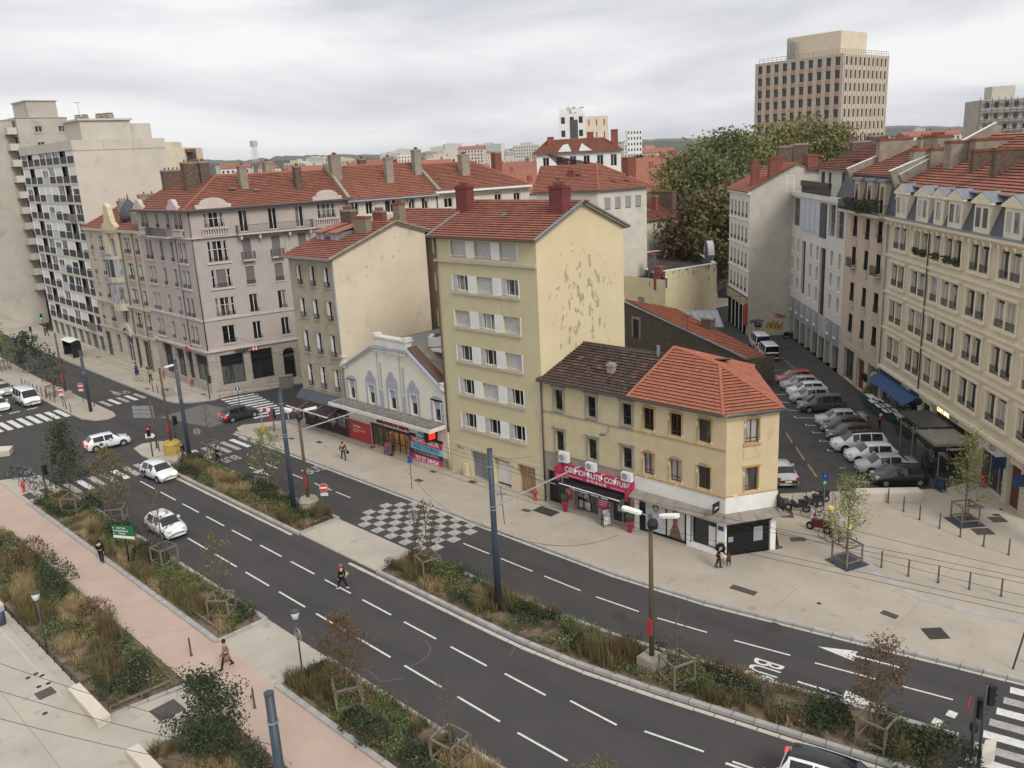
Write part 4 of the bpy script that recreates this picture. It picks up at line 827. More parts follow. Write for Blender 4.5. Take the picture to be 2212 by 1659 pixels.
for i in range(4):
    ac = thing('air_conditioner', ('first', 'second', 'third', 'last')[i] + ' white cooling unit behind the hall gable counted from its parapet', 'air conditioner', (-67.6 + 10.6 + i * 1.05,45 + 3.0 + i * .9,9.95), R(40), 'cooling units on the hall roof')
    bx('casing', 'b_panel', ac, -.7,.7,-.8,.8,.1,.95)
    for y in (-.38,.38): b = MB(); b.lathe([(.34,.95), (.34,.99), (.3,1.0)], 16, (0, y)); b.build('fan', 'black_metal', ac)
bx('plant_platform', 'b_panel', C, 10.0,14.6,2.0,7.6,9.7,9.95)
# canopy with its rail, fascia, sign, glazing and posters
bx('canopy', 'c_canopy', C, -.25,14.6,-1.95,0,3.86,4.16); bx('canopy_deck', 'c_canopy_top', C, -.1,14.45,-1.8,-.02,4.161,4.18)
for i in range(14): bx('canopy_rib', 'corrugated', C, .3 + i * 1.02,.42 + i * 1.02,-1.8,-.05,4.181,4.24)
b = MB()
for i in range(9): b.tube([(.1 + i * 1.78,-1.85,4.16), (.1 + i * 1.78,-1.85,5.0)], .022,5)
for z in (4.55,5.0): b.tube([(-.1,-1.85, z), (14.5,-1.85, z)], .02,5)
b.tube([(14.5,-1.85,4.98), (14.5,-.05,4.98)], .02,5); b.tube([(14.5,-.9,4.16), (14.5,-.9,4.98)], .02,5); b.tube([(-.1,-1.85,4.98), (-.1,-.05,4.98)], .02,5); b.build('guard_rail', 'grey_metal', C)
wall(F, 14.7,1.75, [], 'c_canopy', z0=2.35, name='fascia'); band(F, 3.6,9.3,2.1,2.36,.06, 'black_paint', 'door_head', inn=.02)
wall(F, 14.7,2.35, [(3.6,9.32,0,2.12)], 'c_wall', 2.6, rev='interior')
text('MONOPRIX', .86, 'red_letter', C, F.pt(7.05,.12,2.86), sx=1.02, depth=.12, bold=.012)
bx('poster', 'shop_red', C, .1,3.5,-.06,-.004,.06,2.08); text('livraison', .36, 'white_letter', C, F.pt(1.35,.066,1.55)); text('profitez de la livraison a domicile', .15, 'white_letter', C, F.pt(1.75,.066,1.2)); text('en moins de 1h', .12, 'white_letter', C, F.pt(1.1,.066,.98))
for z0_, z1_, mm, s_, sz, lm in ((1.72,2.3, 'magenta', 'MONOPRIX.FR', .55, 'white_letter'), (1.1,1.72, 'cyan_print', 'VOS COURSES', .56, 'blue_sign'), (.66,1.1, 'purple_dark', 'ET VOTRE SHOPPING', .36, 'grey_letter'), (.02,.66, 'magenta', '7J/7 ET 24H/24', .52, 'white_letter')):
    b = MB(); b.box(9.5,13.75,-.1,-.02, z0_ + .002, z1_); b.build('poster_band', mm, C); text(s_, sz, lm, C, F.pt(11.62,.105, (z0_ + z1_) / 2), sx=.98, bold=.006)
bx('poster_head', 'black_paint', C, 9.4,13.9,-.16,-.02,2.31,2.5); bx('pier', 'black_paint', C, 9.32,9.49,-.1,.1,0,2.3)
mat('mesh_print', srgb(150,146,138), srgb(90,88,84), scale=2, rough=.8); band(F, 13.8,14.6,.1,1.0,.01, 'mesh_print', 'stencil')
b = MB(); b.box(11.4,12.3,-.9,-.55,2.75,3.05); b.tube([(11.6,-.1,3.5), (11.7,-.7,3.05)], .02,5); b.tube([(12.1,-.1,3.5), (12.0,-.7,3.05)], .02,5); b.build('sign_lamp', 'cyan_print', C)
bx('blade_sign', 'black_paint', C, 13.0,13.3,-1.3,-.1,2.6,3.6); emis('red_glow', srgb(230,40,30), 1.2); bx('sign_logo', 'red_glow', C, 12.97,13.33,-1.05,-.35,2.8,3.4)
for i in range(8): b = MB(); x = 3.62 + i * .81; b.box(x, x + .06,.05,.12,0,2.1); b.build('door_post', 'black_paint', C)
for i in range(7): b = MB(); x = 3.7 + i * .81; b.quad((x, .08,.05), (x + .7,.08,.05), (x + .7,.08,2.05), (x, .08,2.05)); b.build('pane', 'clear_glass', C)
for i in (1,4): bx('door_bar', 'black_paint', C, 3.7 + i * .81,5.2 + i * .81,.06,.11,.95,1.02)
emis('shop_light', srgb(255,225,170), 6.0); mat('goods_yellow', srgb(226,176,60), srgb(170,70,40), scale=2.5, rough=.7); mat('shop_floor', srgb(150,138,120), rough=.5)
b = MB(); b.quad((3.6,0,.01), (9.3,0,.01), (9.3,5,.01), (3.6,5,.01)); b.quad((3.6,2.6,0), (9.3,2.6,0), (9.3,2.6,2.6), (3.6,2.6,2.6)); b.build('shop_interior', 'shop_floor', C)
for i in range(3): bx('ceiling_light', 'shop_light', C, 4.1 + i * 1.9,5.4 + i * 1.9,1.0,1.3,2.02,2.08)
for i in range(5): bx('goods_shelf', 'goods_yellow', C, 3.9 + i * 1.1,4.7 + i * 1.1,1.6,2.3,0,1.0 + .35 * (i % 3))
pipe(F, 14.62,0,4.0, 'b_ground', .05,.12)

# ------------------------------------------------------------------ brasserie house with bare gable
D = thing('brasserie_house', 'narrow grey stone house with a tall bare cream gable and brown brasserie terrace', 'house', (-75.2,45,0))
F = Face(D); dz = (14.72,11.5,8.0,4.5); dh = (1.9,1.9,2.15,2.25); dc = (1.76,4.05,6.4)
wall(F, 7.6,17.55, [(u - .48, u + .48, z, z + h) for z, h in zip(dz, dh) for u in dc], 'd_front', .24)
for k, (z, h) in enumerate(zip(dz, dh)):
    for u in dc: window(F, u, z, .96, h, 'white_frame', 2,.62 if k == 3 else None, .2, 'pane_dark' if k < 3 else 'pane', sill='d_front', rail='iron', sur='a_stone', surw=.1, shutside=('b_panel', -1,.22), railh=.5)
F2 = Face(D, (7.6,0), R(90)); wall(F2,11.3,17.55, [], 'd_gable', gable=[(0,17.55), (11.3,17.55), (11.3,19.0), (7.5,20.05)]); F3 = Face(D, (0,11.3), R(-90 - 13)); 
wall(Face(D, (0,11.3), R(-90)), 11.3,17.55, [(2 + i * 3,3 + i * 3, z, z + 1.8) for i in range(3) for z in dz], 'd_front', gable=[(0,17.55), (11.3,17.55), (3.8,20.05), (0,19)])
rD = roof(D, [[(-.5,-.6,17.45), (7.9,-.6,17.45), (7.9,7.5,20.2), (-.5,7.5,20.2)], [(7.9,11.8,18.9), (-.5,11.8,18.9), (-.5,7.5,20.2), (7.9,7.5,20.2)]], 'tile_red', .6,.38)
b = MB()
for p, q_ in (((7.95,-.65,17.48), (7.95,7.5,20.28)), ((7.95,7.5,20.28), (7.95,11.9,18.95))): b.tube([p, q_], .12,6)
b.build('verge', 'chimney_grey', rD); pipe(F, 7.62,0,17.3, 'zinc', .06,.1); b = MB(); b.tube([(-.5,-.66,17.4), (7.95,-.66,17.4)], .09,6); b.build('gutter', 'zinc', D)
for x in (1.1,3.6):
    dm = MB(); dm.box(x - .75, x + .75,3.2,5.4,18.2,19.55); d_ = dm.build('dormer', 'zinc', rD); b = MB(); b.quad((x - 1,2.9,19.5), (x + 1,2.9,19.5), (x + 1,6.2,20.1), (x - 1,6.2,20.1)); b.quad((x - 1,2.9,19.4), (x + 1,2.9,19.4), (x + 1,2.9,19.5), (x - 1,2.9,19.5)); b.build('dormer_roof', 'tile_red', rD)
    b = MB(); b.box(x - .6, x - .05,3.14,3.2,18.45,19.35); b.box(x + .05, x + .6,3.14,3.2,18.45,19.35); b.build('dormer_shutter', 'c_blue', rD)
chimney(rD, 5.6,5.2,18.6,20.9,2.1,.7, 'rubble', 0, cap='brick'); chimney(rD, 1.4,6.6,19.6,21.4,1.9,.7, 'dark_brick', 5, along='x'); chimney(rD, 6.4,9.2,19.4,21.9,1.0,.8, 'rubble', 3, cap='brick', along='x'); chimney(rD, 4.2,8.4,19.7,21.2,1.6,.6, 'brick', 4, along='x')
# terrace: grey lean-to roof, brown glazed front, three awnings
b = MB(); b.quad((-.3,-.02,3.95), (7.4,-.02,4.05), (7.0,-.75,3.2), (-.4,-.75,3.1)); b.quad((-.4,-.75,3.1), (7.0,-.75,3.2), (7.0,-.75,3.05), (-.4,-.75,2.95)); b.build('terrace_roof', 'slate', D)
for i in range(3):
    x0_ = -.55 + i * 2.5; b = MB(); b.quad((x0_ + .05,-.5,3.05), (x0_ + 2.4,-.5,3.1), (x0_ + 2.4,-1.9,2.55), (x0_ + .05,-1.9,2.5)); b.build('awning', 'awning_brown', D); bx('awning_bar', 'white_paint', D, x0_ + .05, x0_ + 2.4,-1.95,-1.88,2.42,2.52); b = MB(); b.tube([(x0_ + 2.42,-.4,3.12), (x0_ + 2.42,-1.95,2.58)], .025,5); b.build('awning_arm', 'grey_frame', D)
wall(F, 7.7,3.05, [(.3 + i * 1.8,1.8 + i * 1.8,1.0,2.3) for i in range(4)], 'terrace_brown', .1, u0=-.1, name='terrace_front').location = (0,-.12,0)
for i in range(4): bx('pane', 'pane_shop', D, .3 + i * 1.8,1.8 + i * 1.8,-.06,-.02,1.0,2.3)
wall(Face(D, (-.1,2.0), R(-90)), 2.12,3.05, [], 'terrace_brown', name='terrace_side')

# ------------------------------------------------------------------ bank corner building
mat('mauve', srgb(182,170,162), srgb(172,161,154), scale=.5, rough=.92, bump=.12, bscale=25, spot=srgb(158,147,141), spot_scale=.7, spot_lo=.6, spot_hi=.85, spot_stretch=(1,1,.35))
mat('mauve_trim', srgb(204,190,184), srgb(190,176,170), scale=1.2, rough=.9)
mat('bank_stone', srgb(172,164,150), srgb(154,146,133), scale=1.0, rough=.9, bump=.2, bscale=20, spot=srgb(134,127,116), spot_scale=1.5, spot_lo=.58, spot_hi=.75)
mat('grey_shutter', srgb(128,122,120), srgb(116,110,109), scale=2, rough=.8, rand=.08)
TH = R(76.7)
E = thing('bank_building', 'mauve six storey corner building with stone ground floor bank and red hipped roof', 'building', (-95.58,44.94,0))
Ef = Face(E, (0,0), TH); El = Face(E, (-15.1,.53), R(-2)); LE = 19.2
rows = ((19.5,1.75), (15.55,2.4), (12.55,2.1), (9.15,2.2), (5.85,2.15))
ops, opl, wins = [], [], []
for k, (z, h) in enumerate(rows):
    for u, w in ((2.85,2.3), (6.25,1.0), (9.75,1.0), (13.05,1.0), (16.5,2.2)):
        zz, hh = (18.72,2.5) if k == 0 and w == 1.0 else (z, h)
        if k == 4 and w > 2: w = 1.5
        if w > 2: ops += [(u - 1.1, u - .72, zz, zz + hh), (u - .55, u + .55, zz, zz + hh), (u + .72, u + 1.1, zz, zz + hh)]
        else: ops.append((u - w / 2, u + w / 2, zz, zz + hh))
        wins.append((Ef, u, w, zz, hh, k))
    for u, w in ((2.4,2.2), (6.3,.85), (9.4,.85), (12.4,2.2)):
        if w > 2: opl += [(u - 1.0, u - .2, z, z + h), (u + .2, u + 1.0, z, z + h)]
        else: opl.append((u - w / 2, u + w / 2, z, z + h))
        wins.append((El, u, w, z, h, k))
gr = [(1.4,4.15,.88,4.5), (5.02,7.66,.9,4.55), (8.95,10.4,.28,4.1), (11.6,14.2,.9,4.5), (15.2,18,.9,4.5)]; gl = [(1.7,4.6,.9,4.8), (5.7,8.2,1.0,4.6), (8.8,10.6,1.1,4.6), (11.2,14.8,1.3,4.6)]
wall(Ef, LE, 16.6, ops, 'mauve', .22, z0=5.2); wall(El, 15.1,16.6, opl, 'mauve', .22, z0=5.2); wall(Ef, LE, 5.2, gr, 'bank_stone', .4); wall(El, 15.1,5.2, gl, 'bank_stone', .4)
for F_, u, w, z, h, k in wins:
    pm = 'pane' if k in (0,3) else 'pane_dark'; sh = None
    if w > 2 and F_ is Ef:
        for du, ww in ((-.91,.38), (0,1.1), (.91,.38)): window(F_, u + du, z, ww, h, 'white_frame', 2 if ww > 1 else 1,.6,.18, pm, rail='iron', shut='grey_shutter' if (k + int(du)) % 4 == 2 and ww > 1 else None)
        band(F_, u - 1.4, u + 1.4, z - .24, z - .04,.16, 'mauve_trim', 'sill_band')
        if k == 0: inst(baluster_mesh(3.0,.85, 'mauve_trim'), 'balustrade', E, F_.pt(u, .3,18.62), F_.a)
    elif w > 2:
        for du in (-.6,.6): window(F_, u + du, z, .8, h, 'white_frame', 1, None, .18, pm, rail='iron', shut='grey_shutter' if (k * 3 + int(u)) % 4 == 1 else None)
        band(F_, u - 1.25, u + 1.25, z - .24, z - .04,.16, 'mauve_trim', 'sill_band')
        if k == 0: inst(baluster_mesh(2.6,.85, 'mauve_trim'), 'balustrade', E, F_.pt(u, .3,18.62), F_.a)
    else: window(F_, u, z, w, h, 'white_frame' if k in (0,3,4) else 'grey_shutter', 2, None, .18, pm, sill='mauve_trim', rail=None if k == 0 and F_ is Ef else 'balcony' if k == 1 and F_ is Ef else 'iron', shut='grey_shutter' if k in (1,2) and rnd.random() < .75 else None)
for F_, n_ in ((Ef, LE), (El, 15.1)):
    band(F_, 0, n_, 8.78,8.98,.14, 'mauve_trim', 'string_course'); band(F_, -.02, n_ + .02,5.05,5.3,.25, 'mauve_trim', 'cornice'); band(F_, 0, n_, 21.45,21.75,.45, 'mauve_trim', 'cornice'); band(F_, 0, n_, 18.4,18.55,.35, 'mauve_trim', 'string_course')
bx('balcony_slab', 'mauve_trim', E, 5.2,14.4,-1.0,0,18.42,18.6, Ef.mx()); inst(rail_mesh(9.1,.95, 'iron_rail', .14,.95), 'guard_rail', E, Ef.pt(9.8,.02,18.6), Ef.a)
for u in (5.6,7.8,11.4,14.0): bx('bracket', 'mauve_trim', E, u - .12, u + .12,-.8,0,17.9,18.42, Ef.mx())
bx('balcony_slab', 'mauve_trim', E, 4.3,10.6,-.9,0,18.42,18.6, El.mx()); inst(rail_mesh(6.2,.95, 'iron_rail', .14,.85), 'guard_rail', E, El.pt(7.4,.02,18.6), El.a)
for F_, u, r_ in ((Ef, 2.9,1.5), (Ef, 16.6,1.35), (El, 2.2,.9), (El, 12.4,.9)):   # curved gablets on the eave
    b = MB(); b.prism([(-r_ - .5,-.45), (r_ + .5,-.45), (r_ + .5,.15), (r_ + .2,.25)] + [(r_ * math.cos(a), .2 + .75 * math.sin(a)) for a in [math.pi * i / 10 for i in range(11)]] + [(-r_ - .2,.25), (-r_ - .5,.15)], -.25,.25, M=F_.mx(u, .35,21.95) @ Matrix.Rotation(R(90), 4, 'X')); b.build('gablet', 'mauve_trim', E)
for F_, a, c_, z0_, z1_ in [(Ef,) + g_ for g_ in gr] + [(El,) + g_ for g_ in gl]:
    if abs(a - 8.95) < .01: continue
    o = window(F_, (a + c_) / 2, z0_, c_ - a, z1_ - z0_, 'black_paint', 2,.62,.34, 'pane_shop'); hh = (z1_ - z0_) * .36; inst(box_mesh('blind', -(c_ - a) / 2 + .06, (c_ - a) / 2 - .06,-.06,-.02, z1_ - z0_ - hh, z1_ - z0_ - .05, 'black_paint'), 'blind', o)
bx('door', 'black_paint', E, 8.97,10.38,.3,.36,.28,3.0, Ef.mx()); b = MB(); b.prism([(.73 * math.cos(math.pi * i / 12), .73 * math.sin(math.pi * i / 12)) for i in range(13)], -.02,.06, M=Ef.mx(9.68,-.3,3.35) @ Matrix.Rotation(R(90), 4, 'X')); b.build('fanlight', 'pane_dark', E)
b = MB()
for i in range(12):
    a0, a1 = math.pi * i / 12, math.pi * (i + 1) / 12; P_ = lambda a, r_, o_: Ef.pt(9.68 + r_ * math.cos(a), o_, 3.5 + r_ * math.sin(a)); b.quad(P_(a0,.75,.12), P_(a0,1.25,.12), P_(a1,1.25,.12), P_(a1,.75,.12)); b.quad(P_(a0,1.25,.12), P_(a0,1.25,0), P_(a1,1.25,0), P_(a1,1.25,.12))
b.build('door_arch', 'bank_stone', E); bx('doorstep', 'granite', E, 8.7,10.7,-.35,0,0,.28, Ef.mx())
text('HSBC', .78, 'black_metal', E, Ef.pt(4.1,.3,4.72), TH, depth=.08, sx=.98, bold=.01)
lg = Ef.mx(5.55,.3,4.78); bx('logo_field', 'white_paint', E, -.25,.25,-.02,0,-.26,.26, lg); b = MB()
for tri in (((-.25,.26), (.25,.26), (0,0)), ((-.25,-.26), (.25,-.26), (0,0)), ((-.25,.26), (-.25,-.26), (-.5,0)), ((.25,.26), (.25,-.26), (.5,0))): b.poly(*[lg @ Vector((x, -.03, z)) for x, z in tri])
b.build('logo', 'red_sign', E, kind='stuff')
lg = El.mx(10.2,.3,5.05); bx('logo_field', 'red_sign', E, -.3,.3,-.1,0,-.3,.3, lg)
pipe(Ef, .1,5.3,21.4, 'dark_zinc', .07,.1); pipe(Ef, 11.1,5.3,18.4, 'mauve_trim', .06,.08); pipe(El, 10.9,5.3,18.4, 'dark_zinc', .05,.08); pipe(Ef, LE - .1,10,21.4, 'zinc', .06,.1)
# roof: two wings meeting in a hip at the street corner
def Q(F_, u, inn, z): p = F_.pt(u, -inn, z); return (p.x, p.y, p.z)
fe = math.radians(76.7); hipd = 6.5
bis = (Ef.d - El.d).normalized(); 
ca, sa = math.cos(TH), math.sin(TH)
Rp = Vector(Ef.pt(0,0,0)) - Ef.n * 0; 
nl, nf = -El.n, -Ef.n          # inward
det = nf.x * nl.y - nf.y * nl.x; k_ = hipd; rx = (k_ * nl.y - k_ * nf.y) / det; ry = (nf.x * k_ - nl.x * k_) / det; HR = Vector((rx, ry, 25.2))
ov = .7; Pc = Vector((-(rx) * ov / hipd, -(ry) * ov / hipd, 21.6)); e1 = Vector(Q(Ef, LE + .2,-ov, 21.6)); r1_ = Vector(Q(Ef, LE + .2, hipd, 25.2)); e2 = Vector(Q(El, -.2,-ov, 21.6)); r2v = Vector(Q(El, -.2, hipd, 25.2))
rE = roof(E, [[Pc, e1, r1_, HR], [e2, Pc, HR, r2v]], 'tile_red', .45,.4); roof(E, [[Vector(Q(Ef, LE + .2,13.5,21.6)), HR + (HR - Pc) * .98 - Vector((0,0,3.6 * 1.95)), HR, r1_]], 'tile_red', .9,.4)
ridge(rE, [Pc, HR, r1_], 'tile_red', .14, single=False); ridge(rE, [HR, r2v], 'tile_red', .14, single=False)
b = MB(); b.tube([Pc + Vector((0,0,-.05)), e1 + Vector((0,0,-.05))], .12,6); b.tube([Pc + Vector((0,0,-.05)), e2 + Vector((0,0,-.05))], .12,6); b.build('gutter', 'slate', E)
for u, inn, w, d, zt, mm, po in ((7.8,3.6,.9,1.2,26.3, 'chimney_grey', 2), (14.2,2.6,.8,1.1,25.9, 'dark_brick', 3), (4.2,7.5,1.1,2.0,27.0, 'dark_brick', 5), (12.0,7.2,.9,1.4,26.6, 'chimney_grey', 3)): p = Ef.pt(u, -inn, 0); chimney(rE, p.x, p.y, 22.5, zt, w, d, mm, po, TH)
for u, inn, w, d, zt, mm in ((1.2,5.0,1.0,3.0,26.2, 'dark_brick'), (8.2,4.4,1.2,2.4,27.0, 'dark_brick'), (.3,8.5,.9,3,25.6, 'dark_brick')): p = El.pt(u, -inn, 0); chimney(rE, p.x, p.y, 22.0, zt, w, d, mm, 5, R(-2))
for u, inn in ((6.2,3.2), (8.9,2.6)): p = Ef.pt(u, -inn, 0); b = MB(); b.box(-.35,.35,-.45,.45,0,.15); b.build('skylight', 'zinc', rE, loc=(p.x, p.y, 21.9 + inn * .54), rz=TH)
wall(Face(E, Q(El, 0,13,0)[:2], R(-92)), 13,21.6, [], 'mauve'); p_ = Ef.pt(LE, 0,0); wall(Face(E, (p_.x, p_.y), TH + R(90)), 13,21.6, [], 'chimney_grey', gable=[(0,21.6), (13,21.6), (6.5,25.9)])
# ------------------------------------------------------------------ white terrace houses along the side street
mat('cream_white', srgb(214,206,190), srgb(200,192,176), scale=.6, rough=.9, bump=.1, bscale=25, spot=srgb(180,172,158), spot_scale=.8, spot_lo=.6, spot_hi=.8)
mat('band_ochre', srgb(176,158,126), rough=.9)
def street_house(label, u0_, len_, eave, rz_, wins_, depth=13, chims=(), extra=None, hip=0.0, zrows=(19.5,15.8,12.4), bal=True):
    p = Vector((-95.58,44.94,0)) + Vector((math.cos(TH), math.sin(TH), 0)) * u0_
    T = thing('terrace_house', label, 'house', (p.x, p.y, 0), TH, 'houses along the side street'); F_ = Face(T)
    o_ = [(u - w / 2, u + w / 2, z, z + h) for u, w in wins_ for z, h in zip(zrows, (1.55,2.0,2.0))]
    wall(F_, len_, eave, o_, 'cream_white', .2)
    for u, w in wins_:
        for z, h in zip(zrows, (1.55,2.0,2.0)): window(F_, u, z, w, h, 'white_frame', 2, None, .18, 'pane_dark', rail='iron' if z < 19 else None)
    wall(Face(T, (len_, 0), R(90)), depth, eave, [], 'cream_white', gable=[(0, eave), (depth, eave), (depth / 2, rz_)] if not hip else None); wall(Face(T, (0, depth), R(-90)), depth, eave, [], 'chimney_grey', gable=[(0, eave), (depth, eave), (depth / 2, rz_)])
    h2 = depth / 2; rf = roof(T, [[(-.1,-.7, eave), (len_ + .1,-.7, eave), (len_ + .1 - hip, h2, rz_), (-.1, h2, rz_)]] + ([[(len_ + .1,-.7, eave), (len_ + .1, depth + .7, eave), (len_ + .1 - hip, h2, rz_)]] if hip else []), 'tile_red', .5,.4); roof(T, [[(len_, depth + .7, eave), (-.1, depth + .7, eave), (-.1, h2, rz_), (len_ - hip, h2, rz_)]], 'tile_red', 1.2,.8)
    ridge(rf, [(-.1, h2, rz_), (len_ + .1 - hip, h2, rz_)] + ([(len_ + .1,-.7, eave)] if hip else []), 'tile_red', .14, single=False)
    band(F_, -.1, len_ + .1, eave - .2, eave - .02,.75, 'c_blue' if bal else 'cream_white', 'eave_board')
    if bal:
        inst(baluster_mesh(round(len_ - .3,2), .85, 'cream_white'), 'balustrade', T, F_.pt(len_ / 2,.75,18.55), 0); bx('balcony_slab', 'cream_white', T, 0, len_, -1.0,0,18.4,18.55)
        for i in range(5): bx('bracket', 'a_stone', T, len_ * (i + .3) / 5 - .08, len_ * (i + .3) / 5 + .08,-.5,0, eave - .8, eave - .2)
    for (x, y, z0_, z1_, w, d, mm, po) in chims: chimney(rf, x, y, z0_, z1_, w, d, mm, po)
    return T, F_, rf
T1, FT1, rT1 = street_house('white terrace house with balustraded top balcony between the mauve bank and two chimneyed roofs', 19.3,12.5,21.4,25.5, ((1.0,.9), (2.9,.9), (5.9,1.6), (8.9,.9), (10.8,.9)), chims=((7.2,2.6,22.8,26.4,1.0,.8, 'chimney_grey', 3), (.5,4.2,23,27.0,1.3,1.2, 'chimney_grey', 4), (1.4,6.0,24,26.9,.7,.8, 'chimney_grey', 3), (12.0,4.0,23,27.2,1.0,1.0, 'chimney_grey', 4), (5.4,7,24,26.4,1.0,.8, 'dark_brick', 4), (9.8,7,24,26.2,1.0,.8, 'brick', 4)))
T2, FT2, rT2 = street_house('cream terrace house with ochre bands and white cornice right of the balustraded house', 32.0,14.6,21.7,25.2, ((1.6,1.3), (9.4,1.1), (12.5,1.1)), hip=5.5, bal=False, chims=((6.2,3.4,23,26.3,1.2,1.2, 'chimney_grey', 4), (13.4,6.5,22,26.4,1.1,1.2, 'brick', 0)))
band(FT2,0,14.6,20.7,20.95,.02, 'band_ochre', 'wall_band'); band(FT2,0,14.6,19.2,19.45,.02, 'band_ochre', 'wall_band'); inst(baluster_mesh(2.6,.85, 'cream_white'), 'balustrade', T2, FT2.pt(2.0,.7,18.6), 0)
bx('cornice', 'white_paint', T2,-.5,14.9,-.8,.0,21.45,21.72)
b = MB()
for p, q_ in (((0,-.8,21.6), (0,6.5,25.8)),): b.box(-.25,.15,0,8.4,-.25,.3, Matrix.Translation((0,-.8,21.6)) @ Matrix.Rotation(math.atan2(4.2,7.3), 4, 'X'))
b.build('party_wall', 'chimney_grey', rT1); bx('party_wall', 'chimney_grey', rT2,-.25,.15,0,8.4,-.25,.3, Matrix.Translation((0,-.8,21.7)) @ Matrix.Rotation(math.atan2(4.0,7.3), 4, 'X'))
for i, (u, inn) in enumerate(((4.3,2.6), (4.9,2.3))): b = MB(); b.box(-.3,.3,-.4,.4,0,.12); b.build('skylight', 'zinc', rT1, loc=(u, inn, 22.4 + inn * .25))

# ------------------------------------------------------------------ ornate narrow building
mat('ornate', srgb(196,184,164), srgb(182,170,150), scale=.8, rough=.9, bump=.2, bscale=18, spot=srgb(160,148,130), spot_scale=1.2, spot_lo=.58, spot_hi=.8)
mat('ornate_pink', srgb(176,152,136), srgb(164,140,126), scale=1, rough=.9); mat('ornate_cream', srgb(216,196,158), srgb(204,184,146), scale=1, rough=.9)
Fb = thing('ornate_house', 'beige ornate house with a small cream gable, slate dome and glazed bow windows', 'house', (-130.9,46.05,0), R(-1.4)); F_ = Face(Fb)
fr = ((15.9,2.0), (12.5,2.1), (9.2,2.0), (5.9,2.05)); fc = ((2.1,.8), (5.9,1.7), (15.2,2.0), (18.6,1.3))
wall(F_, 20.1,19.0, [(u - w / 2, u + w / 2, z, z + h) for z, h in fr for u, w in fc] + [(9.3,11.6,15.2,17.6), (9.6,11.5,6.0,7.9), (9.0,11.6,.5,4.3), (5.4,7.0,1.2,4.0), (12.6,13.7,.2,4.2), (15.0,17.0,.2,4.2), (1.0,3.2,.4,4.0)], 'ornate', .24)
for z, h in fr:
    for u, w in fc:
        for du in ((-w / 4, w / 4) if w > 1.5 else (0,)): window(F_, u + du, z, w / 2 - .06 if w > 1.5 else w, h, 'white_frame', 2 if w < 1.5 else 1,.75,.2, 'pane', rail='iron', railh=.5)
        band(F_, u - w / 2 - .1, u + w / 2 + .1, z - .9, z - .25,.05, 'ornate_pink', 'apron')
window(F_, 10.45,15.2,2.3,2.4, 'white_frame', 3, None, .2, 'pane'); window(F_, 10.55,6.0,1.9,1.9, 'white_frame', 2,.7,.2, 'pane'); window(F_, 10.3,.5,2.6,3.8, 'white_frame', 3,.65,.3, 'pane'); window(F_, 6.2,1.2,1.6,2.8, 'white_frame', 1,.6,.3, 'pane_shop'); window(F_, 16,.2,2,4, 'black_paint', 2, None, .3, 'pane_shop'); window(F_, 13.15,.2,1.1,4, 'black_paint', 1, None, .3, 'pane_shop'); window(F_, 2.1,.4,2.2,3.6, 'blue_sign', 1, None, .3, 'pane_shop')
for z0_, z1_ in ((12.6,15.0), (9.0,11.6)):      # bow windows
    pts = [(8.6,0), (9.1,-.9), (10.0,-1.2), (11.0,-1.2), (11.9,-.9), (12.4,0)]; b = MB(); b.prism(pts, z0_ - 1.0, z0_, M=None); b.prism(pts, z1_, z1_ + .3); b.build('bay_apron', 'ornate', Fb)
    for a, c_ in zip(pts, pts[1:]): b = MB(); b.quad((a[0], a[1] + .05, z0_), (c_[0], c_[1] + .05, z0_), (c_[0], c_[1] + .05, z1_), (a[0], a[1] + .05, z1_)); b.build('bay_pane', 'pane_curtain', Fb); b = MB(); b.tube([(a[0], a[1], z0_), (a[0], a[1], z1_)], .06,5); b.build('bay_mullion', 'c_blue', Fb)
b = MB(); b.prism([(-2.4,0), (2.4,0), (2.4,1.0), (1.3,1.5), (.7,3.4), (0,3.9), (-.7,3.4), (-1.3,1.5), (-2.4,1.0)], -.3,.35, M=F_.mx(10.4,0,18.4) @ Matrix.Rotation(R(90), 4, 'X')); b.build('gable', 'ornate_cream', Fb); band(F_, 7.7,9.2,15.0,18.6,.25, 'ornate_cream', 'gable_pier'); band(F_, 11.7,13.1,15.0,18.6,.25, 'ornate_cream', 'gable_pier')
b = MB(); b.lathe([(1.3,20.0), (1.35,20.8), (1.0,21.7), (.5,22.3), (.12,22.7), (.05,23.4)], 14, (12.1,2.2)); b.build('dome', 'slate', Fb, True); inst(baluster_mesh(2.2,.7, 'c_blue'), 'balustrade', Fb, F_.pt(10.5,.9,15.05))
band(F_, -.1,20.2,18.6,18.95,.4, 'ornate', 'cornice'); band(F_, 0,20.1,8.5,8.8,.3, 'ornate', 'string_course'); band(F_, 0,20.1,4.6,4.9,.2, 'ornate', 'string_course')
b = MB()
for i in range(8):
    a0, a1 = math.pi * i / 8, math.pi * (i + 1) / 8; P_ = lambda a, r_, o_: F_.pt(10.3 + r_ * math.cos(a), o_, 4.35 + r_ * math.sin(a)); b.quad(P_(a0,1.1,.3), P_(a0,1.7,.3), P_(a1,1.7,.3), P_(a1,1.1,.3)); b.quad(P_(a0,1.7,.3), P_(a0,1.7,0), P_(a1,1.7,0), P_(a1,1.7,.3))
b.build('door_arch', 'ornate', Fb)
rF = roof(Fb, [[(-.2,-.3,18.95), (20.1,-.3,18.95), (20.1,5.5,21.6), (-.2,5.5,21.6)]], 'tile_red', .6,.42); roof(Fb, [[(20.1,12,18.9), (-.2,12,18.9), (-.2,5.5,21.6), (20.1,5.5,21.6)]], 'tile_red', 1.5,1)
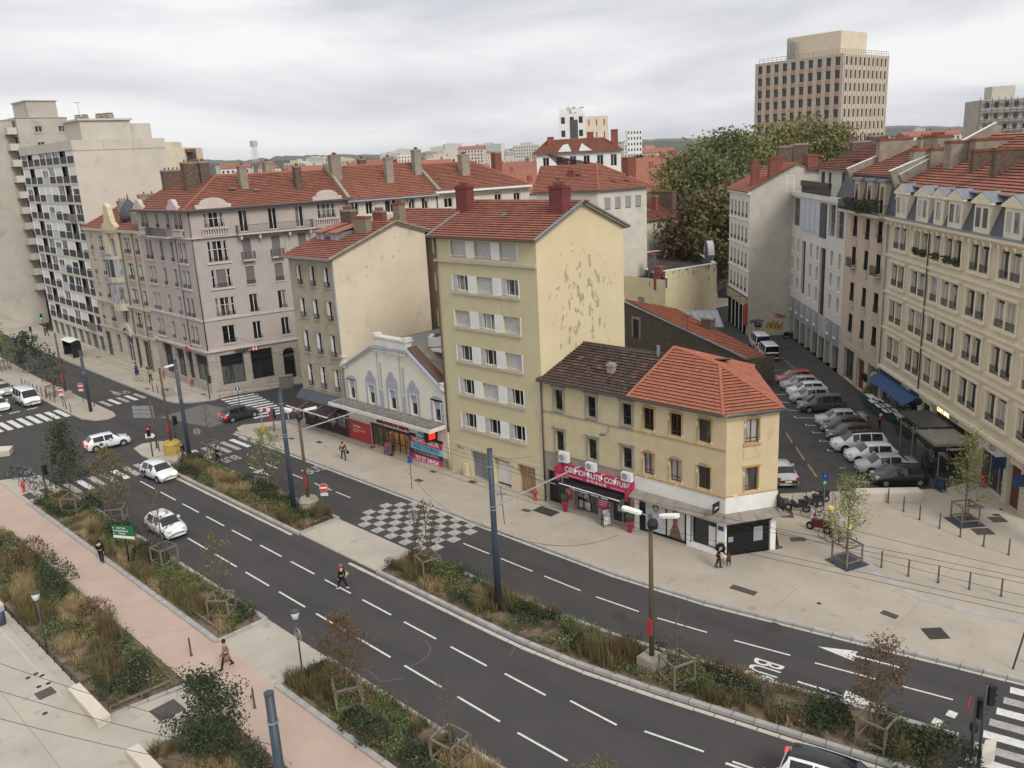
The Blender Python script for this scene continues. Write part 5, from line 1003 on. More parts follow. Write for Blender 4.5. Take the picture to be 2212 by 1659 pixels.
for x, y, zt, w, d, mm in ((5.6,4.0,22.4,1.0,1.6, 'chimney_grey'), (13.8,4.5,22.8,1.2,1.8, 'chimney_grey'), (17.5,6,23.4,1.8,1.2, 'dark_brick'), (19.6,3,23.4,.7,4.5, 'chimney_grey'), (8,7,22,1,1, 'chimney_grey')): chimney(rF, x, y, 19.4, zt, w, d, mm, 4)
bx('dormer', 'chimney_grey', rF, 15.4,17.2,1.0,3.4,19.4,21.1)
wall(Face(Fb, (0,12), R(-90)), 12,18.95, [], 'ornate'); pipe(F_, 13.4,0,18.6, 'dark_zinc', .07,.15); pipe(F_, 17.6,0,18.6, 'dark_zinc', .06,.12)

# ------------------------------------------------------------------ glazed balcony slab
mat('slab_conc', srgb(206,198,182), srgb(196,188,172), scale=.4, rough=.9, bump=.08, bscale=25, spot=srgb(180,170,152), spot_scale=.5, spot_lo=.6, spot_hi=.85)
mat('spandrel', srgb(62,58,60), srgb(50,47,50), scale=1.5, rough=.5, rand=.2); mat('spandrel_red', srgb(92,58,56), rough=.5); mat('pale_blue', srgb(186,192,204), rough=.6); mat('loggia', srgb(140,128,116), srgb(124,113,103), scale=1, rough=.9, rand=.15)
Gb = thing('slab_block', 'beige apartment slab with rows of glazed balconies and a windowless side wall', 'building', (-158.2,47.76,0), R(-2.83)); F_ = Face(Gb); LG = 27.2; nb = 8; bw = LG / nb; fh = 2.72
wall(F_, LG, 30.8, [(.12, LG - .12,3.35 + i * fh, 3.35 + i * fh + 2.36) for i in range(10)] + [(.6 + i * 3.3,3.4 + i * 3.3,.3,2.7) for i in range(8)], 'slab_conc', .5)
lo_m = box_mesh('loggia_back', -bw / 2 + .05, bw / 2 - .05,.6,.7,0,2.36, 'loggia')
for i in range(10):
    z = 3.35 + i * fh
    for j in range(nb):
        u = .12 + (LG - .24) * (j + .5) / nb; ww = (LG - .24) / nb; blue = j == 3 and 1 < i < 9
        if j in (1,6) and rnd.random() < .85:
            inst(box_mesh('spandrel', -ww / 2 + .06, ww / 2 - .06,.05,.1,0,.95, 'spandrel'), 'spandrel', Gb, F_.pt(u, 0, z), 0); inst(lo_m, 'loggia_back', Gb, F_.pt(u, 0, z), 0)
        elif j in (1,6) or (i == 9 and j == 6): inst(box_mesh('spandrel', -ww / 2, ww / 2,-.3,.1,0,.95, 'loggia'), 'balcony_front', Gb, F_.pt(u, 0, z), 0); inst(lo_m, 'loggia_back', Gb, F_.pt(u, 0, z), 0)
        else:
            inst(box_mesh('spandrel', -ww / 2 + .06, ww / 2 - .06,.05,.1,0,.95, 'pale_blue' if blue else 'spandrel_red' if i == 8 and j in (5,7) else 'spandrel'), 'spandrel', Gb, F_.pt(u, 0, z), 0)
            window(F_, u, z + 1.0, ww - .12,1.36, 'white_frame', 2 if rnd.random() < .6 else 1, None, .1, 'pane', blind=rnd.choice((0,0,.35,.98,.98,.8)), one=True)
    for j in range(nb + 1): u = .12 + (LG - .24) * j / nb; inst(box_mesh('mullion', -.06,.06,-.02,.14,0,2.36, 'white_frame'), 'mullion', Gb, F_.pt(u, 0, z), 0)
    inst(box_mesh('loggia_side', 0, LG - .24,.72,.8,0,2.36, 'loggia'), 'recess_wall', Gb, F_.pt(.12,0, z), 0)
for i in range(8): window(F_, 2.0 + i * 3.3,.3,2.8,2.4, 'grey_frame', 2, None, .3, 'pane_shop')
F2 = Face(Gb, (LG, 0), R(90)); wall(F2,13.1,30.8, [], 'slab_conc'); band(F2,-.06,13.1,29.5,30.9,.08, 'slab_conc', 'parapet'); band(F_, 0, LG + .06,29.6,30.9,.08, 'slab_conc', 'parapet')
for v in (4.2,8.3): band(F2, v, v + .05,29.5,30.9,.1, 'a_stone', 'joint')
b = MB(); b.quad((0,0,30.7), (LG, 0,30.7), (LG, 13.1,30.7), (0,13.1,30.7)); b.build('flat_roof', 'chimney_grey', Gb); b = MB(); b.box(18.2, LG - 1.5,2.0,9.0,30.7,33.6); b.box(18, LG - 1.2,1.7,9.3,33.6,33.85); b.build('plant_room', 'slab_conc', Gb); bx('plant_room', 'slab_conc', Gb, 21, LG - 3,9.0,12.5,30.7,33.2)
for x, y in ((19,4), (20.2,4.6), (22,6), (22.8,6.6), (23.8,7)): b = MB(); b.lathe([(.45,0), (.5,.6), (.35,.75), (.5,.9)], 10); b.build('vent_cowl', 'chimney_grey', Gb, loc=(x, y, 33.85))
wall(Face(Gb, (0,13.1), R(-90)), 13.1,30.8, [], 'slab_conc'); wall(Face(Gb, (LG, 13.1), math.pi), LG, 30.8, [], 'slab_conc')
aerial(-140.2,51.5,30.7,6.0, 'tall aerial on the flat roof of the glazed balcony slab', R(20), 1)
# ------------------------------------------------------------------ far left tower
mat('tower_grey', srgb(190,182,168), srgb(178,170,157), scale=.3, rough=.92, bump=.08, bscale=20, spot=srgb(156,147,135), spot_scale=.35, spot_lo=.55, spot_hi=.8); mat('tower_base', srgb(128,117,106), srgb(112,103,94), scale=1, rough=.9)
Hb = thing('tower_block', 'grey concrete tower with a column of small corner balconies at the left edge', 'tower', (-170.3,47.8,0)); F_ = Face(Hb, (0,0), R(90))
hw = [(6.85 + a, 8.05 + a, 33.85 - 2.72 * i, 34.9 - 2.72 * i) for i in range(10) for a in (0,3.95)]
wall(F_, 8.6,30.3, hw, 'tower_grey', .2, z0=6, u0=3.9); wall(F_, 8.6,6, [], 'tower_base', u0=3.9)
for a, c_, z0_, z1_ in hw: window(F_, (a + c_) / 2, z0_, c_ - a, z1_ - z0_, 'white_frame', 2, None, .18, 'pane_dark', sill='slab_conc')
b = MB(); b.box(-14,-.001,12.4,12.5,0,36.3); b.box(-14,0,3.9,12.5,36.2,36.4); b.build('roof_slab', 'tower_grey', Hb); b = MB(); b.box(-9,-1.5,6.6,11.6,36.4,39.2); b.box(-9.2,-1.3,6.4,11.8,39.2,39.4); b.build('plant_room', 'tower_grey', Hb)
F3 = Face(Hb, (-2.2,-6), R(90)); wall(F3,9.9,36, [], 'tower_grey', name='side_wing'); bx('side_roof', 'tower_grey', Hb, -14,-2.2,-6,4,35.9,36.1); bx('return_wall', 'tower_grey', Hb, -2.2,0,3.9,3.95,6,36.2)
wall(Face(Hb, (-14,-6), 0), 11.8,36, [(1 + i * 3.6,3 + i * 3.6,2.5 + k * 2.72,4.2 + k * 2.72) for i in range(3) for k in range(12)], 'tower_grey', .4, name='front_wall')
for k in range(11): b = MB(); b.box(-2.15,-.15,2.4,3.9,6.4 + k * 2.72,6.55 + k * 2.72); b.box(-.3,-.15,2.4,3.9,6.55 + k * 2.72,7.55 + k * 2.72); b.box(-2.15,-.31,2.4,2.5,6.55 + k * 2.72,7.55 + k * 2.72); b.build('balcony', 'slab_conc', Hb)
for k in range(11): b = MB(); b.quad((-1.9,3.88,6.6 + k * 2.72), (-.5,3.88,6.6 + k * 2.72), (-.5,3.88,8.7 + k * 2.72), (-1.9,3.88,8.7 + k * 2.72)); b.build('balcony_door', 'pane_dark', Hb)
Hc = thing('arcade_block', 'low white block with dark balcony bands beside the grey tower', 'building', (-205,43.5,0), R(4)); F_ = Face(Hc)
ops = [(1 + i * 4,4 + i * 4,4.2 + k * 2.8,6.0 + k * 2.8) for i in range(6) for k in range(5)] + [(1 + i * 3,3 + i * 3,.2,3.2) for i in range(8)]
wall(F_, 25.5,18.5, ops, 'white_paint', .6)
for a, c_, z0_, z1_ in ops: window(F_, (a + c_) / 2, z0_, c_ - a, z1_ - z0_, 'grey_frame', 2, None, .4, 'pane', one=True)
wall(Face(Hc, (25.5,0), R(90)), 10,18.5, [], 'slab_conc'); b = MB(); b.quad((0,0,18.5), (25.5,0,18.5), (25.5,12,18.5), (0,12,18.5)); b.build('flat_roof', 'chimney_grey', Hc)

# ------------------------------------------------------------------ right-hand street row
AJ = R(-48.63); JD = Vector((math.cos(AJ), math.sin(AJ), 0)); JO = Vector((-54.81,109.31,0))
def jthing(name, label, cat, u): p = JO + JD * u; return thing(name, label, cat, (p.x, p.y, 0), AJ)
mat('j_cream', srgb(214,202,174), srgb(203,190,162), scale=.6, rough=.9, bump=.1, bscale=20, spot=srgb(186,172,144), spot_scale=1.0, spot_lo=.6, spot_hi=.82, spot_stretch=(1,1,.4)); mat('j_trim', srgb(230,218,190), srgb(218,206,178), scale=1.5, rough=.9)
mat('j_pink', srgb(208,188,164), srgb(196,176,153), scale=.8, rough=.9, bump=.1, bscale=20); mat('j_white', srgb(218,214,206), srgb(206,202,194), scale=.5, rough=.85, spot=srgb(190,186,178), spot_scale=1, spot_lo=.62, spot_hi=.85, spot_stretch=(1,1,.3))
mat('j_greyp', srgb(146,150,158), srgb(136,140,148), scale=1.2, rough=.7); mat('j_pier', srgb(178,174,166), srgb(164,160,152), scale=1, rough=.9); mat('blank_wall', srgb(198,190,175), srgb(184,176,161), scale=.4, rough=.92, bump=.15, bscale=20, spot=srgb(168,160,146), spot_scale=.9, spot_lo=.55, spot_hi=.8)
mat('pelmet', srgb(58,56,62), rough=.8); mat('plant_box', srgb(58,70,40), srgb(88,84,50), scale=6, rough=.9)
# cream nineteenth-century block
J4 = jthing('cream_block', 'long cream block with paired windows, pedimented dormers and red tiled roof', 'building', 34.4); F_ = Face(J4); L4 = 34
c4 = [(3.0,2.9), (7.6,2.9), (10.85,1.35), (13.85,2.9), (18.25,2.9), (22.75,2.9), (27.25,2.9), (31.7,2.9)]; r4 = ((15.78,1.95), (12.3,1.95), (8.85,2.0), (5.25,2.1))
sub = lambda u, w: [(u - .78,1.24), (u + .78,1.24)] if w > 2 else [(u, 1.24)]
ops = [(a - w_ / 2, a + w_ / 2, z, z + h) for u, w in c4 for a, w_ in sub(u, w) for z, h in r4]
gnd = [(.3,9.3,.2,3.5), (10.0,11.8,.2,3.4), (12.4,19.6,.2,3.4), (20.7,24.6,.1,3.6), (25.3,26.9,.1,3.3), (28,33,.2,3.5)]
wall(F_, L4,14.4, ops, 'j_cream', .3, z0=4.2); wall(F_, L4,4.2, gnd, 'j_cream', .4)
for u, w in c4:
    for ri, (z, h) in enumerate(r4):
        for a, w_ in sub(u, w):
            o = window(F_, a, z, w_, h, 'white_frame', 2, None, .22, rnd.choice(('pane', 'pane_dark', 'pane_curtain', 'pane_curtain')), rail='iron', railh=.55, lam='pelmet' if rnd.random() < .8 else None, blind=.97 if rnd.random() < .08 else 0, blindm='c_blue')
        for sx in ((-1.6,0,1.6) if w > 2 else (-.82,.82)):
            inst(box_mesh('pilaster', -.1,.1,-.1,0,-.1, h + .15, 'j_trim'), 'pilaster', J4, F_.pt(u + sx, 0, z), 0)
        ww = round(w / 2 + .35,2); inst(box_mesh('window_cornice', -ww, ww, -.22,0, h + .2, h + .38, 'j_trim'), 'window_cornice', J4, F_.pt(u, 0, z), 0); inst(box_mesh('window_frieze', -ww + .1, ww - .1,-.06,0, h + .15, h + .2, 'j_trim'), 'window_frieze', J4, F_.pt(u, 0, z), 0); inst(box_mesh('sill', -ww, ww, -.18,0,-.28,-.06, 'j_trim'), 'sill', J4, F_.pt(u, 0, z), 0)
        if ri == 0 and 5 < u < 15:
            for a, w_ in sub(u, w):
                b = MB()
                for k in range(26): x, y, zz_ = rnd.uniform(-.55,.55), rnd.uniform(-.38,-.1), rnd.uniform(-.05,.5); b.box(x - .09, x + .09, y - .07, y + .07, zz_, zz_ + .12, Matrix.Rotation(rnd.uniform(-.5,.5), 4, 'Z'))
                b.build('window_plants', 'plant_box', J4, loc=F_.pt(a, 0, z), kind='stuff')
for z in (14.9,11.45,7.95): band(F_, 0, L4, z, z + .18,.16, 'j_trim', 'string_course')
band(F_, -.1, L4,18.15,18.35,.3, 'j_trim', 'cornice'); band(F_, -.1, L4,18.35,18.6,.6, 'j_trim', 'cornice'); band(F_, -.1, L4,18.6,18.66,.66, 'zinc', 'cornice_flashing'); band(F_, -.05, L4,4.0,4.25,.3, 'j_trim', 'cornice')
for i in range(30): bx('bracket', 'j_trim', J4,.4 + i * 1.12,.62 + i * 1.12,-.5,0,17.85,18.15)
b = MB(); b.quad((-.02,-.1,18.62), (L4,-.1,18.62), (L4,.95,21.5), (-.02,.95,21.5)); b.quad((L4,.95,21.5), (-.02,.95,21.5), (-.02,1.2,21.5), (L4,1.2,21.5)); b.build('mansard', 'slate', J4)
for i, (u, w) in enumerate(c4):
    w2 = 1.25 if w > 2 else .9; b = MB(); b.box(u - w2, u + w2,-.12,1.0,18.64,20.75); dm = b.build('dormer', 'j_trim', J4)
    b = MB(); b.prism([(-w2 - .28,0), (w2 + .28,0), (w2 + .28,.16), (0,.85), (-w2 - .28,.16)], -.32,0, M=F_.mx(u, .0,20.75) @ Matrix.Rotation(R(90), 4, 'X') @ Matrix.Translation((0,0,.3))); b.build('pediment', 'j_trim', dm); b = MB(); b.quad((u - w2 - .3,-.3,20.95), (u, -.3,21.66), (u, 1.3,21.66), (u - w2 - .3,1.3,20.95)); b.quad((u, -.3,21.66), (u + w2 + .3,-.3,20.95), (u + w2 + .3,1.3,20.95), (u, 1.3,21.66)); b.build('dormer_roof', 'zinc', dm)
    for a in ((-.55,.55) if w > 2 else (0,)):
        bx('dormer_window', 'white_frame', dm, u + a - .42, u + a + .42,-.16,-.121,19.0,20.55); b = MB(); b.quad((u + a - .36,-.17,19.06), (u + a + .36,-.17,19.06), (u + a + .36,-.17,20.48), (u + a - .36,-.17,20.48)); b.build('pane', 'pane_curtain', dm)
rJ = roof(J4, [[(-.1,.7,21.4), (L4,.7,21.4), (L4,9,25.6), (-.1,9,25.6)]], 'tile_red', .5,.42); roof(J4, [[(L4,17,21.4), (-.1,17,21.4), (-.1,9,25.6), (L4,9,25.6)]], 'tile_red', 2,1)
b = MB(); b.tube([(-.1,.62,21.42), (L4,.62,21.42)], .09,6); b.build('gutter', 'zinc', J4)
bx('party_wall', 'chimney_grey', rJ, -.2,.2,0,9.4,-1.0,.25, Matrix.Translation((0,.7,22.1)) @ Matrix.Rotation(math.atan2(4.2,8.3), 4, 'X')); bx('coping', 'white_paint', rJ, -.24,.24,0,9.4,.25,.3, Matrix.Translation((0,.7,22.1)) @ Matrix.Rotation(math.atan2(4.2,8.3), 4, 'X'))
for x, y, z0_, zt, w, d, mm, po in ((3.4,5.2,22,25.2,1.4,3.6, 'chimney_grey', 0), (5.0,6.4,22.5,25.3,1.2,3.2, 'chimney_grey', 0), (9.0,5.0,22,24.5,.7,4.0, 'dark_brick', 0), (13.6,4.6,22,24.6,.7,4.2, 'dark_brick', 0), (.1,5.0,22.4,24.6,.8,3.6, 'chimney_grey', 0), (17.5,6,22,25.4,1.0,3.0, 'chimney_grey', 4)): chimney(rJ, x, y, z0_, zt, w, d, mm, po, cap='brick')
# dark-fronted shops of the cream block
mat('navy_shop', srgb(38,62,104), srgb(32,52,92), scale=1.5, rough=.5); mat('awn_blue', srgb(52,84,128), rough=.8); mat('shop_grey', srgb(196,192,186), rough=.7)
bx('shop_sign', 'navy_shop', J4,.2,9.5,-.06,-.005,3.4,4.02); text('One Shot', .5, 'white_letter', J4, F_.pt(6.6,.07,3.7), 0, shear=.2); b = MB(); b.quad((.2,-.05,3.4), (9.4,-.05,3.4), (9.4,-1.3,2.8), (.2,-1.3,2.8)); b.build('awning', 'awn_blue', J4)
for i in range(5): window(F_, 1.2 + i * 1.8,.2,1.75,3.25, 'navy_shop', 1,.75,.3, 'pane_shop', one=True)
emis('warm_sign', srgb(255,236,170), 1.6); bx('shop_sign', 'a_stone', J4,12.2,17.0,-.1,-.01,3.45,4.0); text('CITY BAR', .52, 'warm_sign', J4, F_.pt(14.6,.11,3.72), 0, depth=.04, bold=.01)
bx('terrace_roof', 'dark_zinc', J4,12.0,16.5,-2.6,-.05,2.95,3.1); bx('terrace_roof', 'corrugated', J4,16.6,20.2,-3.0,-.05,2.75,2.95); bx('terrace_fascia', 'black_paint', J4,16.6,20.2,-3.06,-3.0,2.35,2.75); bx('terrace_fascia', 'black_paint', J4,20.2,20.26,-3.0,-.05,2.35,2.75); text("L'aquarium", .3, 'white_letter', J4, (20.27,-1.5,2.55), R(90), shear=.2)
for i in range(4): b = MB(); b.tube([(12.6 + i * 2.5,-2.6,0), (12.6 + i * 2.5,-2.6,2.9)], .04,6); b.build('terrace_post', 'grey_frame', J4)
for i in range(3): b = MB(); b.quad((16.7 + i * 1.15,-2.9,.1), (17.75 + i * 1.15,-2.9,.1), (17.75 + i * 1.15,-2.9,2.3), (16.7 + i * 1.15,-2.9,2.3)); b.build('terrace_pane', 'pane_shop', J4)
b = MB(); b.lathe([(.02,-.05), (.34,-.05), (.34,.05), (.02,.05)], 18); o = b.build('round_sign', 'black_paint', J4, loc=(12.0,-1.1,3.9)); o.rotation_euler = (R(90), 0, R(60)); b = MB(); b.poly(*[(.34 * math.cos(a), -.06,.34 * math.sin(a)) for a in [R(100 + i * 18) for i in range(10)]], *[(.26 * math.cos(a) + .05,-.06,.26 * math.sin(a)) for a in [R(262 - i * 18) for i in range(10)]]); o = b.build('moon_sign', 'warm_sign', J4, loc=(12.0,-1.1,3.9), rz=R(0))
for i in range(3): window(F_, 13.6 + i * 2.4,.2,2.3,3.2, 'black_paint', 2, None, .35, 'pane_shop', one=True)
window(F_, 10.9,.2,1.8,3.2, 'brown_wood', 1, None, .3, 'pane_dark'); window(F_, 22.65,.1,3.9,3.0, 'grey_frame', 3, None, .35, 'pane_shop', one=True); bx('shop_sign', 'shop_grey', J4,20.6,24.7,-.1,-.005,3.05,4.0); text('EI21', .55, 'black_metal', J4, F_.pt(23.0,.11,3.5), 0)
bx('door', 'brown_wood', J4,25.3,26.9,.25,.33,.1,3.3)
for u, z in ((24.9,2.7), (27.6,2.4)):
    b = MB(); b.box(u - .05, u + .05,-.95,-.1, z, z + .85); o = b.build('blade_sign', 'navy_shop', J4)
    for sx in (-.06,.06): b = MB(); b.poly(*[(sx * 1.0,-.52 + .3 * math.cos(6.283 * i / 16), z + .42 + .3 * math.sin(6.283 * i / 16)) for i in range(16)]); b.build('sign_disc', 'white_paint', o); b = MB(); b.poly(*[(sx * 1.1,-.52 + .22 * math.cos(6.283 * i / 12), z + .42 + .22 * math.sin(6.283 * i / 12)) for i in range(12)]); b.build('sign_emblem', 'band_ochre', o)
for k in range(9): band(F_, 24.62,25.28,.1 + k * .42,.48 + k * .42,.05, 'pale_stone', 'stone_block'); band(F_, 26.92,27.9,.1 + k * .42,.48 + k * .42,.05, 'pale_stone', 'stone_block')
pipe(F_, 9.4,4.2,18, 'dark_zinc', .06,.12); pipe(F_, .05,0,18, 'zinc', .06,.12)
b = MB(); b.box(-2.5,2.5,-3,3,0,2.2); b.prism([(-3,0), (3,0), (0,2.6)], -3.4,3.4, M=Matrix.Translation((0,0,2.2)) @ Matrix.Rotation(R(90), 4, 'X')); 
p = JO + JD * 49.5 - Vector((JD.y, -JD.x, 0)) * 9; hb = thing('roof_turret', 'gabled grey roof turret with red tiles at the far right edge', 'house', (p.x, p.y, 22.2), AJ); b = MB(); b.box(-2.6,2.6,0,6,0,3.0); b.poly((-2.6,0,3), (2.6,0,3), (0,0,5.4)); b.build('wall', 'chimney_grey', hb); roof(hb, [[(-3.1,6,2.6), (-3.1,-.6,2.6), (0,-.6,5.6), (0,6,5.6)], [(3.1,-.6,2.6), (3.1,6,2.6), (0,6,5.6), (0,-.6,5.6)]], 'tile_red', .5,.4)
# beige building with planted top balcony
J3 = jthing('balcony_house', 'slim beige house with a planted iron balcony under three slate dormers', 'house', 22.2); F_ = Face(J3)
c3_ = ((2.9,1.2), (6.6,1.1), (10.1,1.3)); r3 = ((15.8,2.1), (12.7,2.0), (8.9,2.0), (5.5,2.0))
wall(F_, 12.2,14.6, [(u - w / 2, u + w / 2, z, z + h) for u, w in c3_ for z, h in r3], 'j_pink', .25, z0=4.0); wall(F_, 12.2,4.0, [(1.4,4.6,.1,3.6), (5.6,7.8,.1,3.4), (8.8,11.8,.2,3.5)], 'ornate', .4)
for u, w in c3_:
    for k, (z, h) in enumerate(r3): window(F_, u, z, w, h, 'white_frame', 2, None, .2, 'pane_dark', sill='j_pink', rail='balcony' if (k == 1 and u != 6.6) else 'iron', railh=.7, shutside=('black_metal', -1,.2)); band(F_, u - w / 2 - .1, u + w / 2 + .1, z - .85, z - .3,.12, 'ornate', 'console')
    band(F_, u - 1.4, u - .75,16.2,17.6,.03, 'band_ochre', 'wall_panel')
bx('balcony_slab', 'ornate', J3,-.1,12.3,-1.1,0,18.35,18.6); inst(rail_mesh(12.1,1.0, 'iron_rail', .14,1.0), 'guard_rail', J3, (6.1,-.03,18.6)); b = MB()
for k in range(260): x, y, z_ = rnd.uniform(1.2,9.5), rnd.uniform(-.95,-.3), 18.6 + rnd.random() ** 1.6 * 1.2; b.box(x - .12, x + .12, y - .1, y + .1, z_, z_ + .14, Matrix.Rotation(rnd.uniform(-.1,.1), 4, 'Z'))
b.build('balcony_plants', 'plant_box', J3, kind='stuff')
b = MB(); b.quad((0,.1,18.6), (12.2,.1,18.6), (12.2,.8,22.2), (0,.8,22.2)); b.build('mansard', 'slate', J3)
for u, w in c3_:
    b = MB(); b.box(u - .75, u + .75,-.05,.9,18.6,21.6); dm = b.build('dormer', 'j_pink', J3); bx('dormer_roof', 'zinc', dm, u - 1.0, u + 1.0,-.25,1.2,21.6,21.85); bx('dormer_window', 'pane_dark', dm, u - .38, u + .38,-.09,-.051,18.7,21.2)
r3_ = roof(J3, [[(0,.5,22.2), (12.2,.5,22.2), (12.2,7,24.8), (0,7,24.8)]], 'tile_red', .5,.42)
for x in (-.1,12.05): bx('party_wall', 'chimney_grey', r3_, x - .2, x + .2,0,8,-1.2,.5, Matrix.Translation((0,-.05,22.2)) @ Matrix.Rotation(R(21), 4, 'X')); bx('coping', 'white_paint', r3_, x - .24, x + .24,0,8,.5,.56, Matrix.Translation((0,-.05,22.2)) @ Matrix.Rotation(R(21), 4, 'X'))
for x, y, z0_, zt, w, d in ((.2,4.5,22.5,25.6,1.0,3.4), (8.4,5.5,23,25.7,3.2,1.4), (11.6,4.0,22.5,24.6,1.0,4.2), (4.0,6.5,23.5,25.6,1.0,2.0)): chimney(r3_, x, y, z0_, zt, w, d, 'chimney_grey', 6, cap='brick', along='y' if d > w else 'x')
window(F_, 3.0,.1,3.2,3.5, 'navy_shop', 2, None, .35, 'pane_shop'); window(F_, 10.3,.2,3.0,3.3, 'grey_frame', 2, None, .35, 'pane_shop'); bx('door', 'brown_wood', J3,5.7,7.7,.25,.32,.1,3.4); bx('blade_sign', 'pane_dark', J3,10.5,12.0,-1.2,-1.1,2.3,3.1)
# white modern block
J2 = jthing('modern_block', 'white modern block with slit windows, glass strips and grey panelled ground floors', 'building', 0.0); F_ = Face(J2)
sl = [u for u in (.9,3.6,9.3,12.1,17.6,20.5)]; rr_ = (11.65,9.15,6.65)
ops = [(u - .45, u + .45, z, z + 1.75) for u in sl for z in rr_] + [(5.4,7.0,6.6,13.4), (13.2,15.4,3.0,13.4), (.3,3.8,15.0,18.6), (15.9,18.4,15.0,18.6), (18.8,21.4,15.0,18.6)]
wall(F_, 22.1,13.9, ops, 'j_white', .35, z0=5.5); wall(F_, 22.1,5.5, [(.5 + i * 2.7,2.6 + i * 2.7,0,2.85) for i in range(8)] + [(.75 + i * 2.7,1.55 + i * 2.7,3.8,5.2) for i in range(8) if i != 5], 'j_pier', .8)
for i in range(8):
    band(F_, .45 + i * 2.7,2.65 + i * 2.7,2.9,5.45,.04, 'j_greyp', 'wall_panel') if i != 5 else None
    b = MB(); b.box(.5 + i * 2.7,2.6 + i * 2.7,.5,.6,0,2.85); b.build('shop_pane', 'pane_dark' if i % 3 else 'shop_grey', J2)
    if i != 5: window(F_, 1.15 + i * 2.7,3.8,.8,1.4, 'white_frame', 1, None, -.06, 'pane_curtain', sill='white_paint')
for u in sl:
    for z in rr_: window(F_, u, z, .9,1.75, 'white_frame', 1, None, .3, 'pane_curtain', sill='white_paint', sillw=.02)
for u0_, u1_, z0_, z1_ in ((5.4,7.0,6.6,13.4), (13.2,15.4,3.0,13.4)): window(F_, (u0_ + u1_) / 2, z0_, u1_ - u0_, z1_ - z0_, 'dark_zinc', 3, (.25,.5,.75), .25, 'pane_dark')
for u0_, u1_ in ((.3,3.8), (15.9,18.4), (18.8,21.4)): window(F_, (u0_ + u1_) / 2,15.0, u1_ - u0_, 3.6, 'grey_frame', 2,.4,.32, 'pane')
for i in range(4): band(F_, 4.6 + i * 2.1,6.5 + i * 2.1,14.8,18.5,.12, 'pale_blue', 'facade_panel'); window(F_, 5.55 + i * 2.1,15.2,.7,1.4, 'white_frame', 1, None, -.14, 'pane_curtain'); window(F_, 5.55 + i * 2.1,17.0,.6,1.2, 'white_frame', 1, None, -.14, 'pane_curtain')
bx('glass_strip', 'dark_zinc', J2,12.9,15.2,-.14,0,14.6,18.6); bx('roof_slab', 'j_white', J2,-.1,22.2,-.3,5,18.9,19.4)
wall(Face(J2, (4.4,2.0), 0), 17.6,3.0, [(1,2.6,19.9,21.9), (4,5.2,19.9,21.9), (9,12,19.6,22.2), (13,16.6,19.6,22.2)], 'j_white', .2, z0=19.4, name='attic_wall')
for u, w in ((1.8,1.6), (4.6,1.2), (10.5,3), (14.8,3.6)): window(Face(J2, (4.4,2.0), 0), u, 19.8, w, 2.1, 'dark_zinc', 2, None, .15, 'pane_dark')
inst(rail_mesh(12.0,1.1, 'black_metal', .3,.0, r=.03), 'guard_rail', J2, (9.5,.2,19.4)); bx('planter', 'black_metal', J2,3.5,15.4,.0,.3,20.3,20.9)
r2j = roof(J2, [[(3.6,1.2,22.4), (22.0,1.2,22.4), (22.0,9.5,25.2), (3.6,9.5,25.2)]], 'tile_brown', .5,.5); b = MB(); b.quad((16.5,.5,19.4), (22.0,.5,19.4), (22.0,2.0,22.6), (16.5,2.0,22.6)); b.build('zinc_slope', 'dark_zinc', r2j); bx('skylight', 'pane', r2j, 13,15,3.2,4.4,23.05,23.3)
for x, y, zt in ((1.0,8,25.4), (-1.5,11,26)): chimney(r2j, x, y, 21, zt, 1.4,2.2, 'dark_brick', 4)
# narrow white house with bare side wall and restaurant
J1 = thing('white_house', 'narrow white house with five arched window columns and a graffitied bare side wall', 'house', (-66.5,113.2,0), R(-46.1)); F_ = Face(J1); r1j = (16.1,12.75,9.3,6.0)
wall(F_, 11.2,14.2, [(1.6 + i * 2.0 - .42,1.6 + i * 2.0 + .42, z, z + 2.05) for i in range(5) for z in r1j], 'j_white', .3, z0=5.4); wall(F_, 11.2,5.4, [(.5 + i * 2.15,2.3 + i * 2.15,.1,4.0) for i in range(5)], 'black_paint', .4)
for i in range(5):
    for z in r1j: window(F_, 1.6 + i * 2.0, z, .84,2.05, 'grey_frame', 2, None, .25, 'pane_dark', rail='iron', railh=.5, arch=None)
    bx('shop_pane', 'pane_dark', J1,.5 + i * 2.15,2.3 + i * 2.15,.3,.36,.1,4.0); bx('pilaster', 'white_paint', J1,2.32 + i * 2.15,2.48 + i * 2.15,-.1,-.02,.2,4.0)
for z in (15.6,12.2,8.8,5.5): band(F_, -.1,11.25, z, z + .18,.12, 'j_white', 'string_course')
band(F_, -.2,11.3,19.2,19.7,.35, 'j_white', 'cornice'); band(F_, 0,11.2,4.1,5.2,.25, 'band_ochre', 'shop_sign'); band(F_, 10.4,11.25,1.6,4.6,.3, 'shop_red', 'shop_panel')
F2 = Face(J1, (11.2,0), R(90)); wall(F2,12,19.6, [], 'blank_wall', gable=[(0,19.6), (12,19.6), (12,20.2), (6.2,22.9)]); window(F2,5.3,19.3,1.0,2.2, 'white_frame', 1,.55,-.02, 'pane_dark')
rj1 = roof(J1, [[(-.2,-.5,19.6), (11.4,-.5,19.6), (11.4,6.2,23.0), (-.2,6.2,23.0)], [(11.4,12.5,20.0), (-.2,12.5,20.0), (-.2,6.2,23.0), (11.4,6.2,23.0)]], 'tile_orange', .6,.42)
